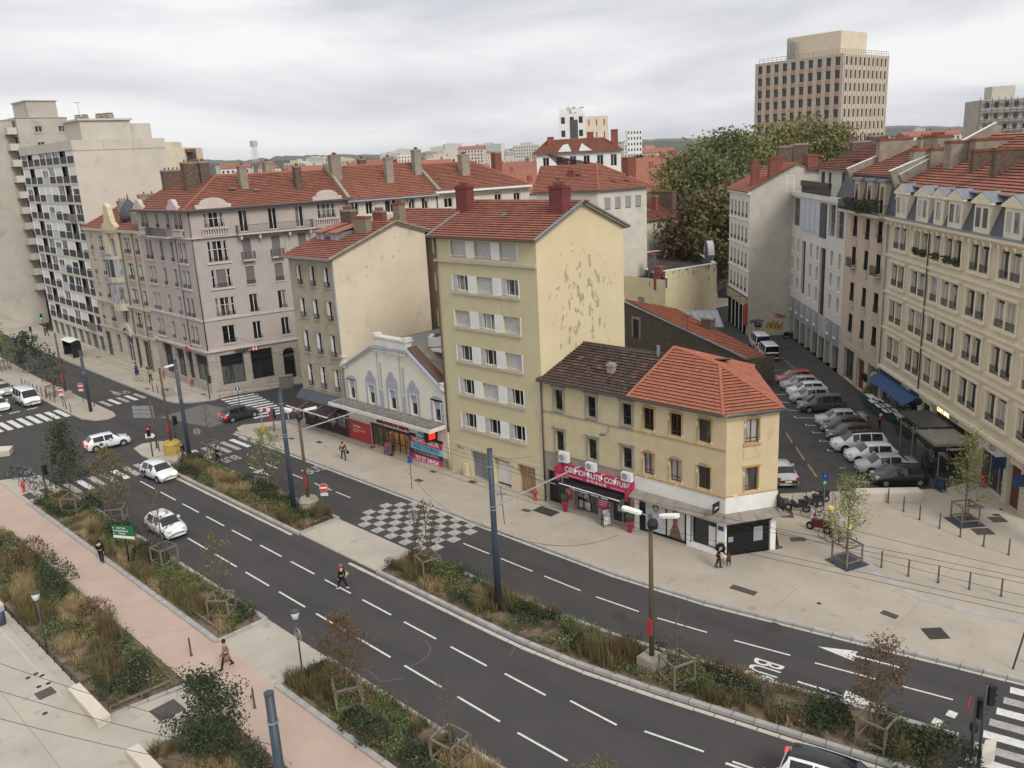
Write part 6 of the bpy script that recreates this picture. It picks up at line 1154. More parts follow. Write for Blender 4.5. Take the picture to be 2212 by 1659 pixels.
chimney(rj1,8.9,1.2,20,23.6,1.1,.9, 'brick', 1, cap='brick'); chimney(rj1,10.4,3.4,21,23.9,1.0,1.6, 'brick', 0, cap='brick'); chimney(rj1,4,6.5,22,25.2,1.4,1.8, 'dark_brick', 3); chimney(rj1,1,9.5,21,25.4,1.6,2, 'dark_brick', 3); chimney(rj1,10.6,8,22,24,2.2,1.4, 'brick', 0, cap='brick')
# painted tags at the foot of the bare wall
mat('tag_yellow', srgb(214,156,44), srgb(226,180,70), scale=2, rough=.7); mat('tag_black', srgb(48,46,50), rough=.7); mat('tag_red', srgb(196,62,70), srgb(206,110,110), scale=2, rough=.7)
def scrawl(F_, u0_, z0_, w, h, m, n, r_=.035, closed=False):
    b = MB(); pts = [F_.pt(u0_ + w * (i + rnd.random()) / n, .02, z0_ + rnd.random() * h) for i in range(n)]
    for a, c_ in zip(pts, pts[1:]):
        d_ = (c_ - a); n_ = Vector((0,0,1)).cross(d_).normalized(); sd = d_.cross(F_.n).normalized() * r_; b.quad(a - sd, c_ - sd, c_ + sd, a + sd)
    return b.build('wall_tag', m, F_.b)
for k in range(9): scrawl(F2,.2 + rnd.random() * 2.2,.5 + rnd.random() * 1.4,1.0,.7, 'tag_black', 14,.03)
for k in range(4): scrawl(F2,3.2 + rnd.random() * 1.5,2.2 + rnd.random() * .6,1.0,.5, 'tag_red', 12,.05)
for cx, cz, r_ in ((2.9,1.2,.5), (3.5,1.35,.6), (4.1,1.2,.55), (4.5,1.0,.4), (3.2,1.7,.35), (3.9,1.8,.35)): b = MB(); b.poly(*[F2.pt(cx + r_ * math.cos(6.283 * i / 14) * (1 + .15 * math.sin(i * 2.7)), .012 + cx * .001, cz + r_ * .9 * math.sin(6.283 * i / 14)) for i in range(14)]); b.build('wall_tag', 'tag_yellow', J1)
for k in range(4): scrawl(F2,2.6 + .5 * k, .7,.8,1.3, 'tag_black', 8,.035)

# ------------------------------------------------------------------ low buildings in the inner yard
mat('y_wall', srgb(222,206,160), srgb(210,194,148), scale=.6, rough=.9, bump=.1, bscale=25, spot=srgb(120,112,96), spot_scale=1.2, spot_lo=.66, spot_hi=.74, spot_stretch=(1,1,.35)); flakes('y_wall', 'y_wall', srgb(96,90,80), 5,8.3,6,1.6,1.6,.5, (1.5,1.5,.4), axis='X')
mat('sooty', srgb(120,118,114), srgb(62,60,58), scale=1.2, rough=.95, stretch=(1,1,.4)); mat('soot_roof', srgb(96,82,66), srgb(70,62,54), scale=.6, rough=.95)
Y = thing('yellow_annex', 'low pale yellow house with sooty parapets round a flat roof and one round gablet', 'house', (-71.5,104.1,0)); a_ = math.atan2(10.3,2.2); Fy = Face(Y, (0,0), a_); wall(Fy, 10.6,8.5, [], 'y_wall'); 
Fl = Face(Y, (-12,1.4), math.atan2(-1.4,12)); wall(Fl, 12.1,7.2, [(1.2,2.4,2.4,4.4), (6.6,8.0,2.2,4.2)], 'y_wall', .2); window(Fl, 1.8,2.4,1.2,2.0, 'grey_frame', 2, None, .15, 'pane_dark', blind=.3, blindm='grey_frame'); window(Fl, 7.3,2.2,1.4,2.0, 'grey_frame', 2, None, .15, 'pane_dark', blind=.35, blindm='grey_frame')
P4 = [(0,0), (2.2,10.3), (-13.5,27.2), (-18,14)]; b = MB(); b.poly(*[(x, y, 7.2) for x, y in P4]); b.poly((0,0,6.6), (-18,14,6.6), (-12,1.4,6.6)); b.build('flat_roof', 'soot_roof', Y)
for p, q_ in (((2.2,10.3), (-13.5,27.2)), ((-13.5,27.2), (-18,14)), ((0,0), (2.2,10.3)), ((-18,14), (0,0.01))):
    L_ = math.dist(p, q_); M = Matrix.Translation((p[0], p[1], 0)) @ Matrix.Rotation(math.atan2(q_[1] - p[1], q_[0] - p[0]), 4, 'Z'); lowp = p == (-18,14); bx('parapet', 'sooty', Y, 0, L_, .002,.3,0 if not lowp else 6,8.4 if not lowp else 7.5, M); bx('coping', 'white_paint', Y, -.05, L_ + .05,-.05,.42,8.4 if not lowp else 7.5,8.55 if not lowp else 7.6, M)
b = MB(); M = Matrix.Translation((-.9,13.6,8.5)) @ Matrix.Rotation(math.atan2(16.9,-15.7), 4, 'Z') @ Matrix.Rotation(R(90), 4, 'X'); b.prism([(-2.1,0), (2.1,0)] + [(1.9 * math.cos(math.pi * i / 12), .9 + 2.0 * math.sin(math.pi * i / 12)) for i in range(13)], -.5,.1, M=M); b.build('gablet', 'sooty', Y)
b = MB()
for i in range(12):
    a0, a1 = math.pi * i / 12, math.pi * (i + 1) / 12; w_ = lambda a, r_, y: M @ Vector((r_ * math.cos(a), .9 + (r_ + .1) * math.sin(a), y)); b.quad(w_(a0,1.93,-.7), w_(a1,1.93,-.7), w_(a1,1.93,.25), w_(a0,1.93,.25)); b.quad(w_(a0,1.93,.25), w_(a1,1.93,.25), w_(a1,1.7,.25), w_(a0,1.7,.25))
b.build('gablet_coping', 'white_paint', Y); yr = bx('chimney_stack', 'brick', Y, -2.2,-1.0,.2,1.4,5.5,9.0); chimney(Y, -5.5,4.5,6.5,10.2,.9,.9, 'sooty', 2, cap='brick')
aerial(-74.0,106.3,8.8,4.2, 'aerial with several arms on the brick stack of the yellow annex', R(30), 1)
S = thing('dark_shed', 'low dark rubble building with a narrow orange roof slope in the yard', 'house', (-67.1,87.9,0)); mat('dark_rubble', srgb(112,100,86), srgb(86,77,67), scale=2.5, rough=.95, bump=.8, bscale=8)
b = MB(); b.poly((0,0,0), (21.3,-6.3,0), (21.3,-6.3,3.4), (0,0,7.0)); b.poly((21.3,-6.3,0), (22.8,-2.5,0), (22.8,-2.5,3.2), (21.3,-6.3,3.4)); b.build('wall', 'dark_rubble', S)
sr = roof(S, [[(21.5,-6.6,3.45), (22.4,-3.6,3.3), (6.3,3.0,6.0), (0,0.6,7.1), (-.1,-.2,7.1)][:4]], 'tile_orange', .4,.42); b = MB(); b.tube([(-.1,-.2,7.12), (21.6,-6.6,3.5)], .1,6); b.build('verge', 'zinc', sr)
b = MB(); b.quad((5.1,4.5,5.4), (9.5,7.5,5.4), (12.0,4.9,3.9), (8.5,2.2,4.0)); b.build('zinc_roof', 'zinc', S)
for i in range(7): t_ = i / 6; b = MB(); b.tube([(5.1 + 4.4 * t_, 4.5 + 3 * t_, 5.43), (8.5 + 3.5 * t_, 2.2 + 2.7 * t_, 4.03)], .03,4); b.build('zinc_seam', 'galv', S)
b = MB(); b.quad((8.5,2.2,0), (12,4.9,0), (12,4.9,3.9), (8.5,2.2,4.0)); b.build('yard_wall', 'slate', S); chimney(S, 13.2,-.6,3.2,6.2,1.3,1.0, 'dark_brick', 0)
d_ = Vector((21.3,-6.3,0)).normalized(); Fs = Face(S, (0,0), math.atan2(-6.3,21.3)); window(Fs, 3.0,2.6,1.2,2.4, 'brown_wood', 1, None, -.04, 'pane_dark', sur='a_stone', surw=.3)
aerial(-54.4,83.6,3.0,4.0, 'thin aerial standing in the yard before the dark rubble wall', R(60)); aerial(-50.6,88.8,4.2,4.6, 'aerial beside the brick stack of the zinc roof', R(10))
# cream block with brown roof behind the yellow block
Bn = thing('brown_roof_block', 'cream block with a brown tiled roof and rubble chimney behind the bare yellow gable', 'building', (-92.2,116,0), R(82)); F_ = Face(Bn); wall(F_, 19.6,13.6, [(9.4,10.6, z, z + 2.3) for z in (10.2,5.2)] + [(4,5.2, z, z + 2.3) for z in (10.2,5.2)], 'd_gable', .25)
for u in (10.0,4.6):
    for z in (10.2,5.2): window(F_, u, z, 1.2,2.3, 'grey_frame', 2, None, .2, 'pane_dark')
pipe(F_, 12.3,0,13.4, 'zinc', .08,.15); wall(Face(Bn, (19.6,0), R(90)), 12,13.6, [], 'd_gable')
rb = roof(Bn, [[(-.4,-.6,13.5), (20.2,-.6,13.5), (20.2,7,16.8), (-.4,7,16.8)]], 'tile_brown', .5,.42); chimney(rb, 15.6,2.6,13.8,17.4,.7,.8, 'brick', 1); chimney(rb, 19.0,3.6,13.6,18.0,1.2,5.0, 'dark_brick', 0, cap='brick'); bx('skylight', 'zinc', rb, 13.2,14.2,2.5,3.1,14.95,15.1)
# brown back building between the narrow house and the yellow block
Bk = thing('back_building', 'brownish back building squeezed between the bare cream gable and the yellow block', 'building', (-76,57.2,0)); mat('brown_wall', srgb(150,128,96), srgb(136,116,87), scale=.6, rough=.92); F_ = Face(Bk)
wall(F_, 22,19.0, [(8.3,9.3, z, z + 2) for z in (16.6,12.8,9,5.5)], 'brown_wall', .2); [window(F_, 8.8, z, 1.0,2.0, 'white_frame', 2,.5,.1, 'pane_dark') for z in (16.6,12.8,9,5.5)]; roof(Bk, [[(-.3,-.4,19.0), (11,-.4,19.0), (9.5,4,20.8), (-.3,4,20.8)]], 'tile_red', .6,.42)
# hipped white house and dormered house behind the terrace
I3 = thing('hipped_house', 'white house with a broad red hipped roof and four skylights behind the terrace', 'house', (-90.8,98.2,0)); co, rr3 = (9.5,3.0), (11.6,12.2); Fa = Face(I3, (0,0), math.atan2(3,9.5)); wall(Fa, 9.96,20.2, [(1.5 + i * 2.8,2.5 + i * 2.8,16.6,18.6) for i in range(3)], 'cream_white', .2); [window(Fa, 2 + i * 2.8,16.6,1,2, 'grey_frame', 2, None, .15, 'pane_dark') for i in range(3)]
Fb_ = Face(I3, co, math.atan2(9.2,2.1)); wall(Fb_, 9.44,20.2, [(1.2 + i * 2.0,2.3 + i * 2.0,17.2,19.0) for i in range(4)], 'cream_white', .2); [window(Fb_, 1.75 + i * 2.0,17.2,1.1,1.8, 'grey_frame', 1, None, .1, 'pane', blind=.9, blindm='grey_frame') for i in range(4)]
r3h = roof(I3, [[(-.4,-.6,20.2), (10.0,2.5,20.2), (5.2,8.2,23.9), (-4.0,5.45,23.9)], [(10.0,2.5,20.2), (12.4,12.8,20.2), (5.2,8.2,23.9)], [(12.4,12.8,20.2), (-4,15,20.2), (-4.0,5.45,23.9), (5.2,8.2,23.9)]], 'tile_red', .5,.4); ridge(r3h, [(10.0,2.5,20.25), (5.2,8.2,23.95), (12.4,12.8,20.25)], 'tile_orange', .14, single=False)
for x, y, zt, w, d, mm in ((8.9,11.5,24.6,1.1,2.0, 'brick'), (3.4,4.6,23.2,1.2,.9, 'brick'), (-2.5,9.3,24.8,1.2,1.0, 'chimney_grey')): chimney(r3h, x, y, 21, zt, w, d, mm, 0, cap='brick')
for x, y, z in ((1.5,3.4,21.9), (4.2,5.0,22.4), (9.8,6.8,21.6), (10.6,9.2,21.5)): b = MB(); b.box(-.35,.35,-.45,.45,0,.12); b.build('skylight', 'zinc', r3h, loc=(x, y, z + .15), rz=R(30))
I4 = thing('dormered_house', 'white house with red roof and two white gablets standing above the hipped roof', 'house', (-115.3,125.1,0), R(45)); F_ = Face(I4); wall(F_, 16.2,25.8, [(1.2 + i * 2.6,2.4 + i * 2.6,22.8,25.0) for i in range(6)], 'white_paint', .2); [window(F_, 1.8 + i * 2.6,22.8,1.2,2.2, 'white_frame', 2, None, .15, 'pane_dark') for i in range(6)]
r4h = roof(I4, [[(-.5,-.6,25.7), (16.7,-.6,25.7), (13.5,6,28.3), (2.5,6,28.3)], [(16.7,-.6,25.7), (16.7,12,25.7), (13.5,6,28.3)], [(-.5,12,25.7), (-.5,-.6,25.7), (2.5,6,28.3)]], 'tile_red', .6,.42); [chimney(r4h, x, y, 26, zt, 1.2,1.2, 'brick', 0, cap='brick') for x, y, zt in ((15.4,3,29.6), (3.0,3.5,28.8), (11,6,29.4))]
for x in (5.4,9.4): b = MB(); b.poly((x - 1.3,-.3,25.9), (x + 1.3,-.3,25.9), (x + (.7 if x < 7 else -.7), -.3,27.3)); b.poly((x - 1.3,-.3,25.9), (x + (.7 if x < 7 else -.7), -.3,27.3), (x, 3,27.2)); b.build('gablet', 'white_paint', r4h)
# ------------------------------------------------------------------ office tower and other far towers
mat('k_panel', srgb(196,182,162), srgb(186,172,152), scale=.3, rough=.9); mat('k_spandrel', srgb(190,150,122), srgb(180,141,114), scale=.4, rough=.9); mat('k_cream', srgb(222,206,178), srgb(212,196,168), scale=.3, rough=.9)
K_ = thing('office_tower', 'tall beige office tower with a dark window grid and a windowless cream top storey', 'tower', (-135.5,244,0), math.atan2(-2.4,27.7)); F_ = Face(K_); ops = [(.95 + i * 2.72,2.4 + i * 2.72,45.0 - k * 3.43,47.2 - k * 3.43) for i in range(10) for k in range(9)]
wall(F_, 27.8,48, ops, 'k_panel', .35); F2 = Face(K_, (27.8,0), math.atan2(26.6,1.85) - math.atan2(-2.4,27.7)); op2 = [(1.3 + i * 2.5,2.5 + i * 2.5,45.0 - k * 3.43,47.2 - k * 3.43) for i in range(10) for k in range(9)]; wall(F2,26.7,48, op2, 'k_panel', .6)
kb = box_mesh('spandrel', -.73,.73,-.03,0,-1.2,-.02, 'k_spandrel')
for a, c_, z0_, z1_ in ops: window(F_, (a + c_) / 2, z0_, c_ - a, z1_ - z0_, 'pane_tower', 1, None, .3, 'pane_tower', one=True); inst(kb, 'spandrel', K_, F_.pt((a + c_) / 2,0, z0_), 0)
for a, c_, z0_, z1_ in op2: window(F2, (a + c_) / 2, z0_, c_ - a, z1_ - z0_, 'pane_tower', 1, None, .25, 'pane_tower', one=True)
for i in range(11): bx('fin', 'k_panel', K_, .6 + i * 2.5,1.2 + i * 2.5,-.15,0,10,47.6, F2.mx())
b = MB(); b.quad((0,0,47.9), (27.8,0,47.9), (27.8 + F2.d.x * 26.7, F2.d.y * 26.7,47.9), (0,26.7,47.9)); b.build('flat_roof', 'chimney_grey', K_)
bx('plant_storey', 'k_cream', K_, 4.5,21.5,9.5,24,47.9,55.0); [(lambda bb: (bb.tube([(5.2 + i * .9,8.6,47.9), (5.2 + i * .9,8.6,54.6 - .4 * i)], .25,8), bb.build('flue', 'galv', K_)))(MB()) for i in range(4)]; b = MB()
for x0_, y0_, x1_, y1_ in ((.8,.8,27,.8), (27,.8,27.4,26)):
    L_ = math.dist((x0_, y0_), (x1_, y1_)); M = Matrix.Translation((x0_, y0_, 47.9)) @ Matrix.Rotation(math.atan2(y1_ - y0_, x1_ - x0_), 4, 'Z'); b.box(0, L_, -.05,.05,1.2,1.3, M); b.box(0, L_, -.04,.04,.6,.68, M); [b.box(i * L_ / 18 - .04, i * L_ / 18 + .04,-.04,.04,0,1.2, M) for i in range(19)]
b.build('roof_rail', 'a_stone', K_)
def view_pt(px, depth):        # point at a given distance, px measured across the picture
    x = (px - 1106) / 1853 * depth; return (-depth + x) * q, (depth + x) * q
def far_block(name, label, px0, px1, depth, ztop, m, rows_, cols_, turn=45.0, dpt=14, pane='pane_dark', cat='building', grp=None, z0=4, wf=.45, hf_=.5):
    (x0_, y0_), (x1_, y1_) = view_pt(px0, depth), view_pt(px1, depth); w = math.dist((x0_, y0_), (x1_, y1_)); o = thing(name, label, cat, (x0_, y0_, 0), R(turn), grp); F_ = Face(o); fh_ = (ztop - z0) / rows_ if rows_ else 3
    ops = [(w * (i + .5 - wf / 2) / cols_, w * (i + .5 + wf / 2) / cols_, z0 + k * fh_ + fh_ * .25, z0 + k * fh_ + fh_ * (.25 + hf_)) for i in range(cols_) for k in range(max(0, rows_ - 5), rows_)]
    wall(F_, w, ztop, ops, m, .4); wall(Face(o, (w, 0), R(90)), dpt, ztop, [], m); wall(Face(o, (0, dpt), R(-90)), dpt, ztop, [], m); b = MB(); b.quad((0,0, ztop - .05), (w, 0, ztop - .05), (w, dpt, ztop - .05), (0, dpt, ztop - .05)); b.build('flat_roof', 'chimney_grey', o)
    pm = None
    for a, c_, z0_, z1_ in ops: inst(box_mesh('window', -(c_ - a) / 2, (c_ - a) / 2,0,.05,0, z1_ - z0_, pane), 'window', o, F_.pt((a + c_) / 2,-.3, z0_), 0)
    return o, F_, w
o, F_, w = far_block('far_tower', 'white and cream tower with rooftop antennas right of centre on the skyline', 1230,1285,300,38.0, 'white_paint', 8,3,40); bx('plant_room', 'white_paint', o, .3, w * .9,2,10,38,39.6); band(F_, w * .42, w * .72,26,36,.1, 'slate', 'glass_strip')
for i in range(7): b = MB(); b.tube([(rnd.uniform(.5, w), rnd.uniform(1,8), 38), (rnd.uniform(.5, w), rnd.uniform(1,8), 40.2)], .12,4); b.build('antenna', 'iron_rail', o)
far_block('far_tower', 'plain cream tower joined to the white antenna tower on the skyline', 1285,1333,310,37.2, 'k_cream', 8,3,50, wf=.14)
o, F_, w = far_block('far_tower', 'cream tower with red balcony bands behind the glazed slab', 385,452,230,31.8, 'k_cream', 8,2,45, wf=.01); bx('plant_room', 'k_cream', o, 1.5, w * .6,1,8,31.8,33.4)
for k in range(5):
    for x0_, x1_ in ((-3.2,0), (w, w + 1.6)): bx('balcony', 'brick', o, x0_, x1_, .5,4,30.6 - k * 2.8,31.4 - k * 2.8); bx('balcony_recess', 'spandrel', o, x0_ + .3, x1_ - .01,1.2,4,28.7 - k * 2.8,30.6 - k * 2.8)
o, F_, w = far_block('far_tower', 'grey block wrapped in scaffolding at the right edge of the skyline', 2108,2260,250,34.0, 'tower_grey', 8,8,35, z0=10); bx('plant_room', 'slab_conc', o, 3,9,2,8,34,37.5); bx('plant_room', 'ornate_pink', o, 14,20,2,8,34,38.5); b = MB()
for i in range(9): b.tube([(-1 + i * 1.6,-1.4,14), (-1 + i * 1.6,-1.4,34.6)], .09,4)
for k in range(8): b.tube([(-1,-1.4,16 + k * 2.5), (12,-1.4,16 + k * 2.5)], .08,4); b.box(-1,12,-1.4,-.4,15.8 + k * 2.5,15.9 + k * 2.5)
b.build('scaffold', 'grey_metal', o)
far_block('far_tower', 'small white point block far off beside the plane trees', 1372,1402,520,36, 'white_paint', 10,5,40); 

# ------------------------------------------------------------------ street furniture
def wire(pts, r=.014, m='black_metal', sag=0.0, n=10):
    b = MB(); out = []
    for p, q_ in zip(pts, pts[1:]):
        p, q_ = Vector(p), Vector(q_)
        for i in range(n + (1 if q_ == Vector(pts[-1]) else 0)): t = i / n; v = p.lerp(q_, t); v.z -= sag * 4 * t * (1 - t); out.append(v)
    b.tube(out, r, 4, cap=False); return b
def steel_pole(p, h, label, arm=None):
    o = thing('steel_mast', label, 'pole', p, 0, 'dark blue steel masts'); b = MB(); b.tube([(0,0,0), (0,0, h * .5), (0,0, h)], [.2,.175,.15], 14); b.build('shaft', 'steel_blue', o, True)
    b = MB(); b.tube([(0,0, h), (0,0, h + .05)], .165,14); b.build('cap', 'steel_blue', o)
    for z in (h * .64, h * .66, h * .9): b = MB(); b.tube([(0,0, z), (0,0, z + .05)], .2,12); b.build('clamp', 'galv', o)
    if arm:
        a, e = Vector((0,.18, h * .655)), Vector(arm); b = MB(); b.tube([a, e], .05,8); b.build('bracket_arm', 'galv', o); wire([(0,.15, h * .96), a.lerp(e, .55)], .012).build('stay_wire', 'black_metal', o)
        for t in (.62,.78): c_ = a.lerp(e, t); b = MB(); b.tube([c_ + Vector((-.5,0,-.1)), c_ + Vector((.5,0,-.1))], .03,6); b.tube([c_, c_ + Vector((0,0,-.5))], .02,5); b.build('wire_clamp', 'galv', o)
    return o
steel_pole((-33.17,31.12), 10.1, 'tall dark blue mast rising from the planted median below the yellow block', (.6,7.0,7.1)); steel_pole((-55.65,31.29), 9.9, 'dark blue mast beside the round concrete lamp base on the median', (1.3,5.9,7.1))
steel_pole((-73.85,31.65), 9.8, 'dark blue mast beside the yellow concrete lamp base'); steel_pole((-100.43,32.59), 7.2, 'dark blue mast on the traffic island by the bus lane at left'); steel_pole((-22.32,10.89), 10.1, 'dark blue mast cut off by the lower picture edge near the leafy tree')
def old_lamp(p, h, label, base, heads, bm='granite'):
    o = thing('lamp_pole', label, 'street lamp', p, 0, 'old wooden lamp poles'); b = MB(); b.tube([(0,0,.6), (0,0, h)], [.14,.1], 10); b.build('pole', 'wood_pole', o, True)
    b = MB()
    if base == 'round': b.lathe([(.75,0), (.75,1.0), (.8,1.05), (.62,1.3), (.2,1.35)], 20)
    else: s_ = .55; b.box(-s_, s_, -s_, s_, 0,.95); b.box(-s_ + .06, s_ - .06,-s_ + .06, s_ - .06,.95,1.0)
    b.build('concrete_base', bm, o)
    for a in heads:
        d_ = Vector((math.cos(a), math.sin(a), 0)); b = MB(); b.tube([(0,0, h - .15), d_ * .5 + Vector((0,0, h))], .03,6); b.build('lamp_arm', 'galv', o)
        M = Matrix.Translation(d_ * .95 + Vector((0,0, h + .08))) @ Matrix.Rotation(a, 4, 'Z') @ Matrix.Rotation(R(-10), 4, 'Y'); b = MB(); b.prism([(-.5,-.1), (-.3,-.17), (.35,-.19), (.5,-.1), (.5,.1), (.35,.19), (-.3,.17), (-.5,.1)], -.06,.07, M=M); b.build('lamp_head', 'white_paint', o)
    b = MB(); b.lathe([(.1,0), (.24,.05), (.28,.3), (.2,.5), (.08,.55)], 10); b.build('junction_drum', 'black_metal', o, loc=(.12,0, h - .75)) if len(heads) > 1 else None
    bx('sticker', 'shop_red', o, -.13,.13,-.2,-.11,2.2,3.1); return o
mat('worn_yellow', srgb(196,166,52), srgb(168,142,60), scale=2.5, rough=.9, spot=srgb(128,120,100), spot_scale=3, spot_lo=.6, spot_hi=.68); mat('old_concrete', srgb(164,154,138), srgb(140,131,117), scale=2, rough=.95, bump=.3, bscale=15)
old_lamp((-22.75,31.81), 8.75, 'old wooden lamp pole with two white lamps and square concrete base before the corner shop', 'cube', (R(200), R(15)), 'old_concrete'); old_lamp((-55.00,32.23), 8.3, 'old wooden lamp pole with two white lamps on a round concrete base', 'round', (R(215), R(40)), 'old_concrete')
old_lamp((-78.10,31.93), 8.45, 'old wooden lamp pole standing in a yellow concrete drum', 'round', (R(60),), 'worn_yellow'); old_lamp((-109.38,33.06), 8.2, 'old wooden lamp pole in a concrete block on the left traffic island', 'cube', (), 'old_concrete')
old_lamp((-73.18,40.0), 10.1, 'leaning brown wooden pole at the pavement corner by the brasserie', 'cube', (), 'old_concrete').children[1].scale = (.3,.3,.1); old_lamp((-99.5,41.2), 10.5, 'brown wooden pole at the bank corner', 'cube', (), 'old_concrete').children[1].scale = (.3,.3,.1)
# overhead trolley wires
for t0, z in ((34.2,5.9), (34.8,5.9), (37.2,5.9), (37.8,5.9)):
    pts = [(s, t0 + off(s) * 1.05, z + (0 if i % 2 else .12)) for i, s in enumerate((-150,-118,-98,-74,-54,-33,-14,8,18))]; tag(wire(pts, .012, sag=.1).build('trolley_wire', 'black_metal'), {34.2: 'overhead trolley wire nearest the planted median', 34.8: 'overhead trolley wire second from the planted median', 37.2: 'overhead trolley wire second from the shop pavement', 37.8: 'overhead trolley wire nearest the shop pavement'}[t0], 'wire', 'overhead trolley wires')
for p, q_, sg, lb in (((-33.2,31.1,9.7), (-43.5,45,3.4), .2, 'span wire from the tall median mast to the yellow block'), ((-55.6,31.3,9.5), (-60,43.5,3.2), .1, 'guy wire from the median mast towards the hall canopy'), ((-33.2,31.1,5.2), (-50.5,38.2,2.9), .9, 'slack cable hanging beside the tall median mast'), ((-33.2,31.1,5.2), (-33.5,43.0,.4), .9, 'slack cable drooping over the shop pavement'), ((-73.2,40,9.8), (-95.6,46,8.5), .5, 'span wire from the leaning pole to the bank'), ((-73.8,31.6,9.3), (-75.2,45,8.2), .3, 'span wire from the third mast to the brasserie house'), ((-100.4,32.6,7.0), (-103,46,8), .3, 'span wire from the island mast to the bank'), ((-73.2,40,9.4), (-67.5,45,7.5), .6, 'cable looping along the brasserie house front'),
                    ((-24.8,48.0,3.0), (-2,46.5,4.5), .3, 'wire crossing the square from the corner shop'), ((-26,46,2.6), (-3,44.5,4.0), .3, 'second wire crossing the square from the corner shop'), ((-22.3,10.9,8.2), (-42,4,8.6), .4, 'upper wire running left from the cut off mast'), ((-22.3,10.9,7.6), (-42,3,7.9), .4, 'middle wire running left from the cut off mast'), ((-22.3,10.9,6.9), (-42,2,7.2), .4, 'lower wire running left from the cut off mast')):
    tag(wire([p, q_], .013, sag=sg, n=14).build('cable', 'black_metal'), lb, 'cable')
# bollards
_bm = MB(); _bm.tube([(0,0,0), (0,0,.08), (0,0,.1), (0,0,1.0), (0,0,1.1), (0,0,1.13)], [.075,.075,.055,.045,.05,.02], 10); BOL = _bm.mesh('bollard', 'iron_cover', True)
def bollard(p, label, group, z=KERB): return tag(inst(BOL, 'bollard', None, (p[0], p[1], z)), label, 'bollard', group)
ordn = ('first', 'second', 'third', 'fourth', 'fifth', 'sixth', 'seventh')
for i, p in enumerate(((-21.79,59.81), (-20.40,59.00), (-19.01,58.19), (-17.50,57.60), (-16.03,57.07), (-14.47,56.56), (-12.92,56.20))): bollard(p, f'{ordn[i]} bollard of the back row on the square, counted from the stone bench', 'back row of bollards on the square')
for i, p in enumerate(((-18.27,49.77), (-16.61,49.65), (-14.99,49.92), (-13.36,50.20), (-11.75,50.47))): bollard(p, f'{ordn[i]} bollard of the front row on the square, counted from the left', 'front row of bollards on the square')
for p, lb in (((-42.90,16.76), 'lone bollard on the pink path beside the planting'), ((-35.87,16.67), 'bollard on the pink path near the lower picture edge'), ((-104.04,31.17), 'bollard at the tip of the left island, left of two'), ((-102.08,31.00), 'bollard at the tip of the left island, right of two'), ((-102.22,33.66), 'bollard with a pale top beside the island mast'), ((-102.95,40.90), 'bollard by the bank kerb, left of two'), ((-101.52,40.87), 'bollard by the bank kerb, right of two'), ((-79.62,31.30), 'bollard on the paved refuge left of the yellow drum')): bollard(p, lb, 'single bollards', .1)
for i in range(9): bollard((-108.5 - i * 1.55,31.4 + .02 * i), f'{("first", "second", "third", "fourth", "fifth", "sixth", "seventh", "eighth", "ninth")[i]} post along the left island kerb counted from its tip', 'posts along the left island')
for i, (px, py) in enumerate(((94,831), (36,828), (113,818))): pass
# signs
def disc(b, r_, y, z, n=24): b.poly(*[(r_ * math.cos(6.2832 * i / n), y, z + r_ * math.sin(6.2832 * i / n)) for i in range(n)])
def post(o, h, r_=.035, m='grey_metal', name='post'): b = MB(); b.tube([(0,0,0), (0,0, h)], r_, 8); return b.build(name, m, o, True)
def sign(name, label, p, rz, h, kind, cat='sign', grp=None, r_=.34):
    o = thing(name, label, cat, p, rz, grp); post(o, h, m='dark_zinc'); b = MB(); b.tube([(0,-.045, h - r_), (0,-.06, h - r_)], r_, 24); sp = b.build('sign_plate', 'galv' if kind == 'back' else 'white_paint', o)
    if kind == 'noentry':
        b = MB(); disc(b, r_ * .94,-.064, h - r_); b.build('sign_face', 'red_sign', sp); bx('sign_bar', 'white_paint', sp, -r_ * .7, r_ * .7,-.069,-.066, h - r_ - .07, h - r_ + .07); bx('subplate', 'white_paint', o, -.28,.28,-.06,-.045, h - 2 * r_ - .32, h - 2 * r_ - .08); text('SAUF BUS', .1, 'black_metal', o, (0,-.063, h - 2 * r_ - .2))
    if kind == 'blue': b = MB(); disc(b, r_ * .94,-.064, h - r_); b.build('sign_face', 'blue_sign', sp); b = MB(); b.poly((-.06,-.068, h - r_ - .18), (.06,-.068, h - r_ - .18), (.06,-.068, h - r_ + .05), (.14,-.068, h - r_ + .05), (0,-.068, h - r_ + .2), (-.14,-.068, h - r_ + .05), (-.06,-.068, h - r_ + .05)); b.build('sign_arrow', 'white_paint', sp)
    if kind == 'noparking': b = MB(); disc(b, r_ * .94,-.064, h - r_); b.build('sign_face', 'red_sign', sp); b = MB(); disc(b, r_ * .72,-.067, h - r_); b.build('sign_field', 'blue_sign', sp)
    return o
CAMZ = lambda p: math.atan2(-p[1], -p[0]) + math.pi / 2
sign('no_entry_sign', 'red no entry sign on the median beside the round concrete base', (-53.71,32.90), R(45), 2.55, 'noentry'); sign('no_entry_sign', 'red no entry sign beside the left island mast', (-105.48,33.60), R(40), 2.5, 'noentry'); sign('no_entry_sign', 'red no entry sign at the left island by the parked white van', (-105.41,31.34), R(40), 2.5, 'noentry')
sign('round_sign', 'round sign seen from behind by the median crossing', (-74.16,32.79), R(225), 3.1, 'back'); sign('round_sign', 'round green tinted sign on a thin post beside the staked median tree', (-42.84,32.82), R(220), 3.2, 'back'); sign('blue_sign', 'blue arrow sign at the zebra crossing before the bank', (-86.72,43.66), R(60), 2.7, 'blue', r_=.3); sign('no_parking_sign', 'no parking sign on the bank pavement', (-106.78,42.19), R(20), 2.6, 'noparking', r_=.3)
